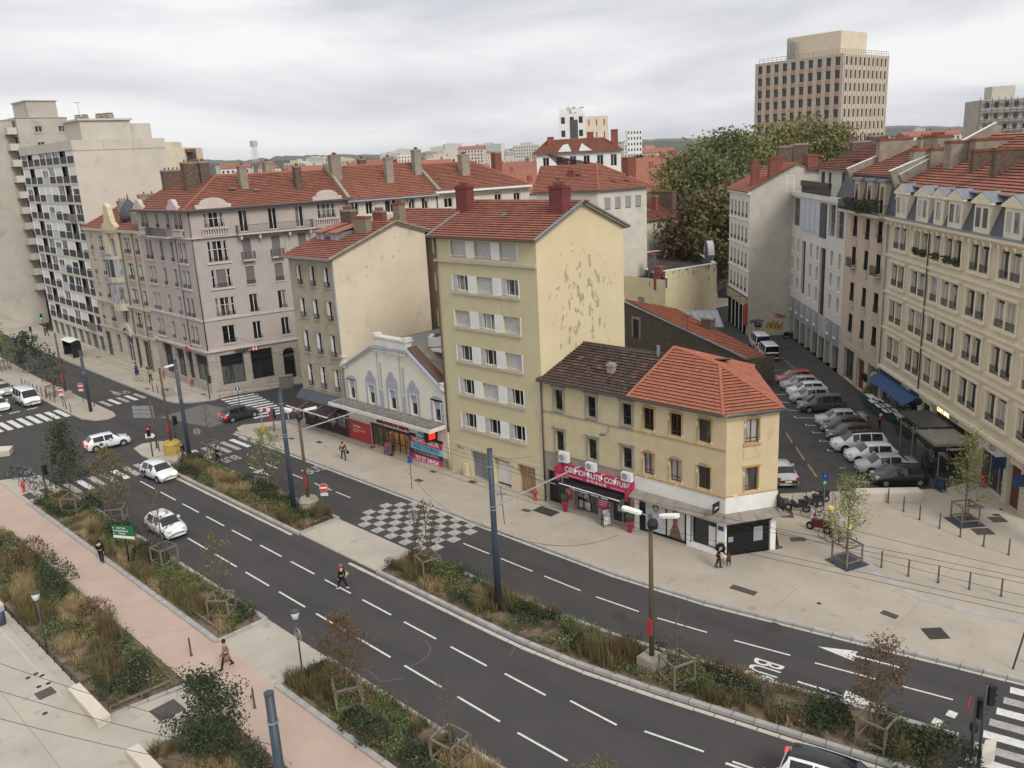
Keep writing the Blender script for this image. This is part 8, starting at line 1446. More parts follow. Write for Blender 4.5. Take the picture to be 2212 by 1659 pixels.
# ------------------------------------------------------------------ two-wheelers
mat('bike_yellow', srgb(232,214,40), rough=.6); mat('moto_red', srgb(112,24,30), rough=.3)
def wheel2(o, x, r_, m='tyre', th=.02): b = MB(); b.tube([(x + r_ * math.cos(6.2832 * i / 18), 0, r_ + r_ * math.sin(6.2832 * i / 18)) for i in range(19)], th, 5); w = b.build('wheel', m, o); b = MB(); [b.tube([(x, 0, r_), (x + r_ * math.cos(a), 0, r_ + r_ * math.sin(a))], .005,3) for a in (0,1.05,2.1,3.14,4.2,5.2)]; b.build('spokes', 'galv', w)
def bicycle(label, p, rz, m='black_metal', cover=None, z=KERB, grp='parked bicycles'):
    o = thing('bicycle', label, 'bicycle', (p[0], p[1], z), rz, grp); wheel2(o, -.5,.33); wheel2(o, .52,.33); b = MB()
    for a, c_ in (((-.5,.33), (-.12,.28)), ((-.5,.33), (-.2,.78)), ((-.12,.28), (-.22,.92)), ((-.12,.28), (.34,.75)), ((-.2,.8), (.34,.82)), ((.34,.95), (.52,.33))): b.tube([(a[0], 0, a[1]), (c_[0], 0, c_[1])], .022,6)
    b.build('frame', m, o); b = MB(); b.tube([(.3,-.28,1.0), (.36,0,.96), (.3,.28,1.0)], .016,5); b.build('handlebar', 'galv', o); b = MB(); b.box(-.36,-.1,-.07,.07,.92,.98); b.build('saddle', cover or 'trim', o); b = MB(); b.tube([(-.12,-.1,.2), (-.12,.1,.36)], .015,5); b.build('pedals', 'trim', o)
    if cover: b = MB(); b.lathe([(.05,0), (.22,.05), (.2,.2), (.05,.26)], 10); b.build('saddle_cover', cover, o, loc=(-.23,0,.95))
def scooter(label, p, rz, m, z=KERB, moto=False):
    o = thing('motorbike' if moto else 'scooter', label, 'motorbike' if moto else 'scooter', (p[0], p[1], z), rz, 'parked motorbikes')
    for x in (-.62,.62): b = MB(); b.tube([(x, -.07,.28), (x, .07,.28)], .28,16); w = b.build('wheel', 'tyre', o); b = MB(); b.tube([(x, -.08,.28), (x, .08,.28)], .15,10); b.build('rim', 'rim', w)
    b = MB(); b.prism([(-.75,.45), (-.2,.35), (.25,.3), (.5,.75), (.42,.9), (.1,.62 if not moto else .85), (-.3,.8), (-.85,.82)], -.14,.14, M=Matrix.Rotation(R(90), 4, 'X')); b.build('body', m, o); bx('seat', 'trim', o, -.78,-.05,-.16,.16,.78,.9); b = MB(); b.tube([(.62,0,.28), (.42,0,.95)], .05,8); b.build('fork', 'galv', o); b = MB(); b.tube([(.36,-.33,1.06), (.42,0,.98), (.36,.33,1.06)], .02,6); b.build('handlebar', 'trim', o); b = MB(); b.lathe([(.02,0), (.1,.05), (.1,.14), (.03,.18)], 10); b.build('headlamp', 'head_off', o, loc=(.5,0,.82)); b = MB(); b.tube([(-.2,-.18,.35), (-.85,-.2,.42)], .05,8); b.build('exhaust', 'galv', o)
scooter('black scooter nearest the shop corner in the two-wheeler row', (-26.17,54.54), R(200), 'paint_black'); scooter('dark scooter behind the black one in the two-wheeler row', (-25.78,55.89), R(215), 'paint_navy'); scooter('large black scooter farthest back in the two-wheeler row', (-25.66,56.84), R(240), 'paint_black'); scooter('red motorbike with a round headlamp in the two-wheeler row', (-23.51,52.28), R(178), 'moto_red', moto=True); scooter('black scooter parked by the graffiti wall', (-53.4,106.9), R(60), 'paint_black', .0)
for i, (p, a) in enumerate((((-24.76,54.01), 190), ((-23.82,54.15), 205), ((-22.37,51.36), 170), ((-21.78,51.11), 175), ((-21.62,51.95), 185))): bicycle(('bicycle behind the red motorbike', 'bicycle with a yellow saddle cover beside the parking sign', 'dark bicycle left of the staked square tree', 'bicycle lowest in the two-wheeler row', 'bicycle with a yellow cover leaning by the staked square tree')[i], p, R(a), 'black_metal', 'bike_yellow' if i in (1,4) else None)
for i in range(7): bicycle(f'{ordn[i]} of the bicycles crowded at the left road edge, counted from the stone block', (-84 + i * 1.0,19.9 + .25 * (i % 3)), R(70 + 17 * (i % 4)), ('black_metal', 'steel_blue', 'galv')[i % 3], z=.06, grp='bicycles at the left road edge')
bicycle('pale bicycle beside the person in a long skirt', (-109.86,42.02), R(20), 'galv'); bicycle('blue bicycle leaning at the shop under the navy sign', (-15.75,65.74), R(120), 'blue_sign')
for i, p in enumerate(((-24.98,56.30), (-26.58,56.67))):
    o = thing('cycle_stand', ('hoop stands behind the parking sign', 'hoop stands behind the black scooter')[i], 'bike stand', (p[0], p[1], KERB), R(40)); [(lambda b: (b.tube([(k * .8,0,0), (k * .8,0,.85), (k * .8,.7,.85), (k * .8,.7,0)], .025,6), b.build('hoop', 'iron_cover', o)))(MB()) for k in range(3)]

# ------------------------------------------------------------------ people
mat('skin', srgb(200,152,126), rough=.6)
def skin_mesh(name, verts, edges, rad, m, sub=1):
    me = bpy.data.meshes.new(name); me.from_pydata(verts, edges, []); o = bpy.data.objects.new(name, me); md = o.modifiers.new('skin', 'SKIN'); md.use_smooth_shade = True
    for i, r_ in enumerate(rad): me.skin_vertices[0].data[i].radius = r_ if isinstance(r_, tuple) else (r_, r_)
    me.skin_vertices[0].data[0].use_root = True; s = o.modifiers.new('sub', 'SUBSURF'); s.levels = s.render_levels = sub
    out = baked(o); out.name = name; out.materials.clear(); out.materials.append(MATS[m]); return out
_pc = {}
def cloth(c):
    k = 'cloth_%d_%d_%d' % c
    if k not in MATS: mat(k, srgb(*c), srgb(*[int(v * .8) for v in c]), scale=9, rough=.9)
    return k
def person(label, p, head, top=(28,28,32), legs=(30,32,40), hair=(40,32,28), stride=.28, lean=0.0, arms=(.25,-.25), coat=False, shoes=(30,28,28), h=1.7, z=.0, skirt=False):
    """standing or walking figure facing +x: one body surface, clothes and hair as its pieces"""
    o = thing('person', label, 'person', (p[0], p[1], z), R(head)); o.scale = (h / 1.75,) * 3; L_ = lean; hx = math.sin(L_)
    J = {'pel': (0,0,.95), 'spi': (.12 * hx, 0,1.18), 'che': (.4 * hx, 0,1.38), 'nec': (.55 * hx, 0,1.5), 'hd0': (.62 * hx + .02,0,1.6), 'hd1': (.7 * hx + .02,0,1.68)}
    for s, y in (('l', 1), ('r', -1)):
        f = stride * y; a = arms[0 if y > 0 else 1]; J.update({s + 'hip': (0,.1 * y, .9), s + 'kne': (f * .55 + .04,.1 * y, .5), s + 'ank': (f - .03 * (1 if f < 0 else 0), .1 * y, .09 + (.08 if f < 0 else 0)), s + 'toe': (f + .16,.11 * y, .04 + (.04 if f < 0 else 0)), s + 'sho': (.5 * hx, .19 * y, 1.42), s + 'elb': (.42 * hx + a * .45,.25 * y, 1.14), s + 'wri': (.42 * hx + a + .06,.23 * y, .9), s + 'pal': (.42 * hx + a * 1.1 + .08,.225 * y, .82)})
    def chain(names, rad, nm, m, sub=1):
        idx = {}; v, r_ = [], []; e = []
        for ch in names:
            for k in ch:
                if k not in idx: idx[k] = len(v); v.append(J[k]); r_.append(rad[k.lstrip('lr') if k not in rad else k])
            e += [(idx[a], idx[b_]) for a, b_ in zip(ch, ch[1:])]
        return inst(skin_mesh(nm, v, e, r_, m, sub), nm, o)
    base = {'pel': (.13,.1), 'spi': (.12,.09), 'che': (.14,.1), 'nec': .055, 'hd0': (.085,.075), 'hd1': (.08,.07), 'hip': .085, 'kne': .055, 'ank': .038, 'toe': .035, 'sho': .055, 'elb': .042, 'wri': .03, 'pal': .038}
    allc = [['pel', 'spi', 'che', 'nec', 'hd0', 'hd1']] + [['che', s + 'sho', s + 'elb', s + 'wri', s + 'pal'] for s in 'lr'] + [['pel', s + 'hip', s + 'kne', s + 'ank', s + 'toe'] for s in 'lr']
    chain(allc, base, 'body', 'skin'); inf = {k: (tuple(x + .03 for x in v) if isinstance(v, tuple) else v + .022) for k, v in base.items()}
    chain([['pel', 'spi', 'che']] + [['che', s + 'sho', s + 'elb', s + 'wri'] for s in 'lr'], inf, 'jacket', cloth(top)); chain([['pel', s + 'hip', s + 'kne', s + 'ank'] for s in 'lr'], dict(inf, pel=(.13,.1)), 'trousers', cloth(legs)); 
    for s in 'lr': a, c_ = Vector(J[s + 'ank']), Vector(J[s + 'toe']); b = MB(); b.tube([a + Vector((-.06,0,-.04)), a + Vector((.04,0,-.02)), c_], [.05,.055,.035], 8); b.build('shoe', cloth(shoes), o, True)
    hd = Vector(J['hd1']); b = MB(); b.lathe([(.1,-.1), (.115,.0), (.1,.07), (.05,.11), (.01,.12)], 12); hr_ = b.build('hair', cloth(hair), o, True, loc=hd + Vector((-.02,0,.0))); b = MB(); b.tube([(.1,0,-.02), (.125,0,-.05)], [.012,.018], 6); b.build('nose', 'skin', o, loc=hd + Vector((0,0,-.03)))
    for s, y in (('l', 1), ('r', -1)):   # five fingers on each hand
        w = Vector(J[s + 'pal'])
        for k in range(4): b = MB(); b.tube([w + Vector((-.03 + k * .018,0,-.02)), w + Vector((-.03 + k * .02,-.008 * y, -.07)), w + Vector((-.025 + k * .02,-.03 * y, -.1 + .008 * abs(k - 1.4)))], .009,5); b.build('finger', 'skin', o)
        b = MB(); b.tube([w + Vector((.03,0,.01)), w + Vector((.05,-.015 * y, -.03)), w + Vector((.04,-.03 * y, -.055))], .01,5); b.build('thumb', 'skin', o)
    if coat or skirt: b = MB(); b.lathe([(.17,1.0), (.2,.8), (.25 if coat else .3,.5 if coat else .3)], 14); b.build('coat_skirt' if coat else 'skirt', cloth(top if coat else legs), o, True)
    return o
person('woman with red hair in black crossing the near lanes with a straw basket', (-42.74,26.73), 200, (24,24,30), (30,32,44), (214,84,60), .3, shoes=(230,230,230), arms=(.05,-.15)); person('walker in a tan coat on the pink path', (-40.22,17.50), 250, (142,122,88), (28,28,30), (60,46,40), .3, coat=True, z=.1); person('walker in black seen from behind on the pink path', (-59.07,18.11), 150, (26,26,30), (26,26,30), (44,36,32), .15, z=.1); person('man in a black jacket and cap carrying a bag before the hall', (-62.73,40.80), -20, (28,28,32), (58,66,84), (120,40,36), .28, z=KERB)
person('man in a dark coat with raised collar bending beside a dog', (-25.98,43.51), 20, (40,34,30), (42,34,36), (48,38,32), .12,.35, z=KERB); person('person in black striding across the refuge by the yellow drum', (-75.79,31.90), -60, (30,30,36), (34,36,44), (150,110,70), .3); person('person in black seen from behind at the bus lane crossing', (-71.95,33.36), 60, (26,26,28), (30,30,34), (50,44,40), .2)
person('person in dark clothes with a long blue skirt on the bank pavement', (-113.67,43.43), 250, (44,40,48), (40,54,120), (50,40,36), .1, z=KERB, skirt=True); person('worker with a green vest on the bank pavement', (-108.37,43.00), 200, (150,190,60), (40,40,44), (50,40,36), .1, z=KERB); person('person in black walking by the far left bus lane', (-157.12,46.26), 40, (26,26,30), (30,30,34), (40,34,30), .25, z=KERB); person('passer-by in dark clothes at the far left pavement edge', (-172.74,43.81), 90, (36,36,42), (36,36,42), (40,34,30), .2); person('passer-by with a white bag near the far left tower', (-174.33,46.26), 120, (36,40,56), (36,36,42), (40,34,30), .2)
person('waiter in a red top leaning at a white cafe table', (-29.00,76.20), 60, (190,40,48), (34,34,42), (60,44,36), .08,.3, arms=(.35,.35)); person('person in a brown coat walking past the bar terrace', (-21.99,69.11), -60, (70,52,44), (60,72,104), (50,40,34), .25, coat=True); person('person leaning on the balustrade of the white terrace house', (-89.2,70.2), -13, (60,44,48), (40,40,44), (50,40,34), .05, z=18.55)
# things carried, and the dog
o = thing('basket', 'pale straw basket held by the red haired woman', 'basket', ((-43.16,27.23)[0], (-43.16,27.23)[1], .45), R(20)); mat('straw', srgb(212,186,128), srgb(188,160,102), scale=12, rough=.9); b = MB(); b.lathe([(.14,0), (.24,.28), (.25,.3), (.2,.3)], 14); b.build('bowl', 'straw', o, True); b = MB(); b.tube([(.2 * math.cos(a), 0,.3 + .26 * math.sin(a)) for a in [math.pi * i / 8 for i in range(9)]], .012,5); b.build('handle', 'straw', o)
for p, lb, z in (((-62.83,41.32), 'black bag in the hand of the man before the hall', .55), ((-59.66,18.18), 'black shoulder bag of the walker on the pink path', 1.0), ((-26.03,43.87), 'large dark rucksack on the bending man', 1.15)):
    o = thing('bag', lb, 'bag', (p[0], p[1], z)); b = MB(); s_ = .9 if z < 1.1 else 1.5; b.prism([(-.17 * s_, 0), (.17 * s_, 0), (.2 * s_, .2 * s_), (.12 * s_, .32 * s_), (-.12 * s_, .32 * s_), (-.2 * s_, .2 * s_)], -.08 * s_, .08 * s_, M=Matrix.Rotation(R(90), 4, 'X')); b.build('pouch', 'trim', o); b = MB(); b.tube([(-.1,0,.28 * s_), (0,0,.42 * s_), (.1,0,.28 * s_)], .012,5); b.build('strap', 'trim', o)
o = thing('dog', 'brown shepherd dog with a curled tail beside the bending man', 'dog', ((-25.69,44.30)[0], (-25.69,44.30)[1], KERB), R(-60)); mat('fur', srgb(112,84,58), srgb(52,42,36), scale=5, rough=.95)
V = [(0,0,.5), (.22,0,.5), (.36,0,.56), (.46,0,.7), (.58,0,.72), (.68,0,.69), (-.24,0,.52), (-.36,0,.6), (-.44,0,.74), (-.36,0,.82)]; Ee = [(0,1), (1,2), (2,3), (3,4), (4,5), (0,6), (6,7), (7,8), (8,9)]; rd_ = [.11,.13,.1,.08,.075,.035,.11,.04,.035,.02]
for x0_, par_ in ((.26,1), (-.24,6)):
    for y in (-1,1):
        n_ = len(V); V += [(x0_, .09 * y, .4), (x0_ + (.03 if par_ == 6 else -.02), .09 * y, .26), (x0_ - (.05 if par_ == 6 else 0), .09 * y, .14), (x0_ + .02,.09 * y, .03)]; Ee += [(par_, n_), (n_, n_ + 1), (n_ + 1, n_ + 2), (n_ + 2, n_ + 3)]; rd_ += [.07,.05,.03,.032]
inst(skin_mesh('body', V, Ee, rd_, 'fur', 2), 'body', o)
for y in (-1,1): b = MB(); b.tube([(.55,.05 * y, .77), (.54,.06 * y, .88)], [.03,.006], 5); b.build('ear', 'fur', o)

# ------------------------------------------------------------------ planting
from mathutils import noise
def leafmat(n, c, c2): return mat(n, c, c2, scale=1.5, rough=.7, spec=.2, tint=.45, rand=.06)
leafmat('leaf_dark', srgb(52,66,40), srgb(66,78,48)); leafmat('leaf_green', srgb(88,102,52), srgb(102,112,58)); leafmat('leaf_olive', srgb(104,100,58), srgb(122,108,62)); leafmat('leaf_brown', srgb(112,82,52), srgb(92,78,48)); leafmat('leaf_lime', srgb(132,138,66), srgb(112,124,58)); leafmat('leaf_plane', srgb(118,120,60), srgb(132,124,66)); leafmat('straw_blade', srgb(176,152,104), srgb(148,126,84)); leafmat('rust', srgb(122,96,62), srgb(98,84,54)); mat('flower', srgb(224,220,196), rough=.8); leafmat('twig', srgb(96,76,66), srgb(78,62,54))
def leaf(b, c, s, tn, flat=0.0, rg=rnd):
    u = Vector((rg.gauss(0,1), rg.gauss(0,1), rg.gauss(0,1 - flat))).normalized(); w = u.cross(Vector((rg.gauss(0,1), rg.gauss(0,1), rg.gauss(0,1)))).normalized(); u *= s; w *= s * .6
    b.quad(c - u, c - w * .9, c + u, c + w * .9, tint=tn)
def tree(name, label, p, h, cr, ch, m, n, leafs, trunk=.06, grp=None, cage=True, clumps=14, z=.17, grate=False, bark='bark', oval=1.0, c0=None):
    o = thing(name, label, 'tree', (p[0], p[1], z), rnd.uniform(0,6), grp); b = MB(); tz = c0 if c0 is not None else h - ch; lean = Vector((rnd.uniform(-.1,.1), rnd.uniform(-.1,.1), 0))
    b.tube([(0,0,0), lean * .5 + Vector((0,0, tz)), lean + Vector((0,0, h * .93))], [trunk, trunk * .8, trunk * .2], 7); tips = []
    for i in range(clumps):
        f = (i + .5) / clumps; a = i * 2.4 + rnd.uniform(-.4,.4); zz_ = tz + (h - tz) * f * .95; rr_ = cr * (math.sin(math.pi * min(1,.18 + .82 * f)) ** .7 if oval > .5 else (1 - f * .85)) * rnd.uniform(.75,1.1); e = Vector((math.cos(a) * rr_, math.sin(a) * rr_, min(h, zz_ + cr * .3))); s0 = Vector((0,0, max(.3, zz_ - cr * .45))) + lean * f
        mid = s0.lerp(e, .55) + Vector((0,0,-.06 * cr)); b.tube([s0, mid, e], [trunk * .42, trunk * .26, trunk * .08], 5, cap=False); tips.append((s0, mid, e))
        for k in range(2 if n < 2000 else 3): e2 = mid.lerp(e, rnd.random()) + Vector((rnd.gauss(0,.35), rnd.gauss(0,.35), rnd.uniform(.1,.45))) * cr * .5; b.tube([mid, e2], [trunk * .2, trunk * .05], 4, cap=False); tips.append((mid, mid.lerp(e2,.5), e2))
    b.build('trunk', bark, o)
    if n:
        b = MB(); sg = cr * (.17 if n < 2000 else .2)
        for s0, mid, e in tips:
            tn0 = rnd.gauss(0,.25)
            for k in range(max(1, n // len(tips))): gs = lambda v: max(-1.7 * v, min(1.7 * v, rnd.gauss(0, v))); c_ = mid.lerp(e, rnd.random() ** .6) + Vector((gs(sg), gs(sg), gs(sg * .8))); leaf(b, c_, leafs * rnd.uniform(.6,1.2), tn0 + rnd.gauss(0,.22))
        b.build('crown', m, o)
    if grate: g_ = MB(); g_.box(-.95,.95,-.95,.95,-.03,.012); g_.build('tree_grate', 'steel_blue', o)
    if cage:
        w, hc = .62,1.35
        for x in (-w, w):
            for y in (-w, w): bx('stake', 'wood_grey', o, x - .045, x + .045, y - .045, y + .045,0, hc)
        for z_ in (.28, hc - .08):
            for a in range(4): bx('rail', 'wood_grey', o, -w - .05, w + .05,-w - .035,-w + .035, z_, z_ + .09, Matrix.Rotation(a * math.pi / 2,4, 'Z'))
        b = MB(); b.tube([(-w, -w, hc - .1), (0,0, hc - .2), (w, w, hc - .1)], .02,4); b.build('tie', 'black_metal', o)
    return o
ST = 'young staked street trees'
for lb, p, h, cr, ch, m, n, ls in (('dark pointed young oak by the zebra crossing in the left strip', (-70.35,20.24), 7.4,1.9,5.4, 'leaf_dark', 2600,.11), ('olive young tree left of the green direction sign', (-65.15,21.61), 5.9,1.45,4.2, 'leaf_olive', 2000,.095), ('thin half bare tree in front of the silver white hatchback', (-55.11,20.84), 5.3,1.2,3.4, 'leaf_brown', 220,.1), ('narrow sparse tree at the end of the first roadside strip', (-45.46,20.03), 5.4,.9,3.4, 'leaf_olive', 260,.1), ('round brown leaved tree at the start of the second strip', (-32.33,19.81), 4.9,1.15,3.0, 'leaf_brown', 2600,.065), ('bare young tree at the lower edge of the second strip', (-25.40,20.40), 4.6,.75,2.9, 'twig', 0,.1), ('brownish tree crown cut by the lower picture edge', (-16.6,20.0), 4.6,1.15,3.0, 'leaf_olive', 2200,.07), ('dark bare tree beside the median crossing', (-74.06,33.79), 5.2,.8,3.6, 'leaf_brown', 60,.09), ('yellowing tree on the median before the second mast', (-61.85,32.55), 5.2,1.4,3.6, 'leaf_lime', 520,.12), ('sparse brown tree beside the chequered crossing', (-39.67,31.24), 5.1,.95,3.3, 'leaf_brown', 300,.1), ('bare reddish tree behind the square concrete lamp base', (-21.21,31.76), 4.6,.8,3.0, 'twig', 0,.1), ('brown leaved tree on the median near the right arrows', (-12.03,33.51), 5.0,1.2,3.2, 'leaf_brown', 2000,.07),
                                   ('yellow green tree at the far left picture edge', (-133.85,33.22), 5.4,1.8,3.8, 'leaf_lime', 900,.18), ('dark green tree second from the far left edge', (-129.11,35.08), 5.4,2.0,4.0, 'leaf_dark', 1200,.18), ('sparse tree behind the white van at left', (-111.65,32.49), 5.6,1.5,4.2, 'leaf_dark', 380,.17)):
    tree('young_tree', lb, p, h, cr, ch, m, n, ls, grp=ST, oval=.2 if 'pointed' in lb else 1.0)
for lb, p, h in (('yellow green young tree in a timber cage among the two-wheelers', (-20.18,49.14), 5.9), ('yellow green young tree in a timber cage before the bar terrace', (-16.58,59.69), 6.2)): tree('square_tree', lb, p, h, 1.7,4.3, 'leaf_lime', 1600,.085, grp='young trees on the square', grate=True, z=KERB, oval=.2)
tree('leafy_tree', 'dense dark green bushy tree at the lower left beside the pink path', (-33.6,13.3), 4.4,1.45,3.9, 'leaf_dark', 5200,.085, grp=None, cage=False)
for i, (px, d_, h, cr, m) in enumerate(((1485,172,22,6.5, 'leaf_plane'), (1530,190,27.5,8.5, 'leaf_plane'), (1585,178,28.8,8.0, 'leaf_green'), (1630,196,28.5,8.0, 'leaf_plane'), (1690,206,30.5,8.0, 'leaf_plane'), (1755,210,32,8.5, 'leaf_plane'), (1810,205,30,7.0, 'leaf_plane'), (1520,150,17,6.0, 'leaf_brown'), (1560,146,18.5,6.5, 'leaf_olive'), (1480,205,24,7, 'leaf_green'), (1610,150,20,6, 'leaf_olive'), (1545,168,24,7.5, 'leaf_green'))):
    h *= .93; x, y = view_pt(px, d_); tree('plane_tree', ('leftmost low', 'broad', 'tall dark', 'tall central', 'high', 'highest', 'rightmost', 'rusty low', 'yellowing low', 'rear left', 'lower right', 'middle green')[i] + ' plane tree of the big tree mass beside the office tower', (x, y), h, cr, h * .8, m, 8000,.42,.38, 'plane trees on the far square', False, 34, z=0, bark='bark_pale')
x, y = view_pt(1395,260); tree('plane_tree', 'lone dark tree between houses left of the big tree mass', (x, y), 23,6,16, 'leaf_dark', 1500,.6,.3, None, False, 16, z=0)
# ground cover of the beds: tufts, mounds and flowers by patches
def cover_bed(label, poly, dens, z=.17, bare=.22, seed=0, tall=1.0):
    rg = random.Random(seed); g_ = {k: MB() for k in ('leaf_dark', 'leaf_green', 'leaf_olive', 'straw_blade', 'rust', 'flower')}; xs = [p[0] for p in poly]; ys = [p[1] for p in poly]; area = (max(xs) - min(xs)) * (max(ys) - min(ys)); bb = Vector((0,0,0))
    def inside(x, y):
        c_ = False; j = len(poly) - 1
        for i in range(len(poly)):
            if (poly[i][1] > y) != (poly[j][1] > y) and x < (poly[j][0] - poly[i][0]) * (y - poly[i][1]) / (poly[j][1] - poly[i][1]) + poly[i][0]: c_ = not c_
            j = i
        return c_
    for k in range(int(area * dens)):
        x, y = rg.uniform(min(xs), max(xs)), rg.uniform(min(ys), max(ys))
        if not inside(x, y): continue
        n1_ = noise.noise(Vector((x * .35 + seed, y * .6,1.7))); n2_ = noise.noise(Vector((x * .22 - seed, y * .5,7.1))); n3_ = noise.noise(Vector((x * .8, y * .9, seed + 3.3)))
        if n3_ < -.5 + bare * .9: continue
        hh = (.22 + .3 * rg.random() + max(0, n1_) * .8) * tall; tn = rg.gauss(0,.25)
        if n2_ > .12 or (n2_ > -.05 and n1_ > .1):
            mb = g_['straw_blade' if n1_ < -.02 else 'leaf_olive' if n3_ < .25 else 'rust']
            for j in range(9): a = rg.uniform(0,6.28); r_ = rg.uniform(.05,.22) * (1 + hh); b0 = Vector((x + rg.gauss(0,.05), y + rg.gauss(0,.05), z)); t_ = b0 + Vector((math.cos(a) * r_, math.sin(a) * r_, hh * rg.uniform(.7,1.3))); s_ = Vector((-math.sin(a), math.cos(a), 0)) * .014; mb.quad(b0 - s_, b0 + s_, t_ + s_ * .4, t_ - s_ * .4, tint=tn + rg.gauss(0,.15))
        else:
            mb = g_['leaf_dark' if n1_ > .05 else 'leaf_green' if n1_ > -.3 else 'leaf_olive']
            for j in range(11): c_ = Vector((x + rg.gauss(0,.13), y + rg.gauss(0,.13), z + hh * (1 - rg.random() ** 2) * .9)); leaf(mb, c_, rg.uniform(.035,.085), tn + rg.gauss(0,.2), .3, rg)
            if n3_ > .22 and rg.random() < .5: leaf(g_['flower'], Vector((x, y, z + hh)), .03,0,.8, rg)
    for k, mb in g_.items():
        if mb.f: o = mb.build('ground_cover', k, None, kind='stuff'); o['label'] = {'leaf_dark': 'dark green', 'leaf_green': 'fresh green', 'leaf_olive': 'olive', 'straw_blade': 'straw coloured grassy', 'rust': 'rusty grassy', 'flower': 'white flowering'}[k] + ' ground cover in ' + label; o['category'] = 'plants'
cover_bed('the first median bed', sweep(29.75,32.65,-74.2,-52.4), 46, seed=1, bare=.12, tall=1.25); cover_bed('the long median bed', sweep(29.75,32.65,-42.5,-9.8), 44, seed=2, bare=.3, tall=1.15); cover_bed('the first roadside strip', [(-75.2,18.7), (-43.4,18.7), (-43.4,21.35), (-75.2,21.35)], 44, seed=3, bare=.25); cover_bed('the second roadside strip', [(-36.4,18.7), (-36.4,21.4), (-18,21.4), (-18,18.7)], 50, seed=4, bare=.18); cover_bed('the left planting bed', [(-41.2,15.1), (-41.2,11.7), (-57,11.7), (-80,12), (-69.8,15.4)], 34, seed=5, bare=.3, tall=1.2); cover_bed('the lower planting bed', [(-36.4,11.7), (-36.4,15.1), (-24,15.1), (-24,11.7)], 40, seed=6, bare=.25)
def shrub(label, p, r_, h, m, n=520, ls=.09):
    o = thing('shrub', label, 'shrub', (p[0], p[1], .16), 0, 'shrubs in the planting beds'); b = MB(); [b.tube([(0,0,0), (math.cos(i) * r_ * .5, math.sin(i) * r_ * .5, h * .7)], [.025,.008], 4) for i in range(7)]; b.build('stem', 'bark', o); b = MB()
    for k in range(n): a, c_ = rnd.uniform(0,6.28), math.acos(rnd.uniform(-.1,1)); q_ = r_ * rnd.uniform(.72,1.05) * (1 + .2 * math.sin(3 * a + r_ * 9)); leaf(b, Vector((q_ * math.sin(c_) * math.cos(a), q_ * math.sin(c_) * math.sin(a), .1 + h * math.cos(c_) * rnd.uniform(.75,1.05))), ls * rnd.uniform(.6,1.2), rnd.gauss(0,.25))
    b.build('foliage', m, o)
for lb, p, r_, h, m in (('dark round shrub left of the pair in the second strip', (-30.78,19.19), .75,.85, 'leaf_dark'), ('dark round shrub right of the pair in the second strip', (-29.28,19.15), .85,1.0, 'leaf_dark'), ('dark shrub under the green direction sign', (-56.75,20.23), 1.2,1.3, 'leaf_dark'), ('dark shrub behind the walker in black', (-62.00,20.76), 1.0,1.2, 'leaf_dark'), ('dark shrub at the start of the first roadside strip', (-70.28,21.57), .9,.9, 'leaf_dark'), ('dark shrub at the foot of the third blue mast', (-73.26,31.94), .9,.9, 'leaf_dark'), ('dark shrub before the second median mast', (-60.81,31.60), 1.1,1.0, 'leaf_dark'), ('light green shrub with white flowers beside the sparse brown tree', (-38.63,31.83), 1.1,.9, 'leaf_green'), ('dark shrub right of the staked median tree near the right edge', (-10.74,33.71), 1.3,1.2, 'leaf_dark'), ('dark shrub left of the staked median tree near the right edge', (-13.98,33.59), 1.0,1.0, 'leaf_dark'), ('rusty tall shrub at the upper end of the left bed', (-63.26,15.04), 1.3,1.7, 'rust'), ('dark tall shrub in the middle of the left bed', (-58.65,14.89), 1.2,1.7, 'leaf_dark'), ('reddish shrub near the pink path in the left bed', (-51.18,14.64), 1.1,1.4, 'rust'), ('dark low shrub at the end of the left bed', (-42.70,13.05), .7,.8, 'leaf_dark'), ('dark green shrub beside the last median sapling', (-9.44,34.33), 1.3,1.1, 'leaf_dark'), ('dark hedge block outside the bar terrace', (-26.09,75.86), 1.2,1.7, 'leaf_dark'), ('green hedge at the far end of the white tables', (-33.09,85.33), 1.4,1.2, 'leaf_green'), ('dark hedge at the foot of the far left tower', (-163,49.5), 1.8,1.4, 'leaf_dark')): shrub(lb, p, r_, h, m, int(420 * r_ * r_ + 300))

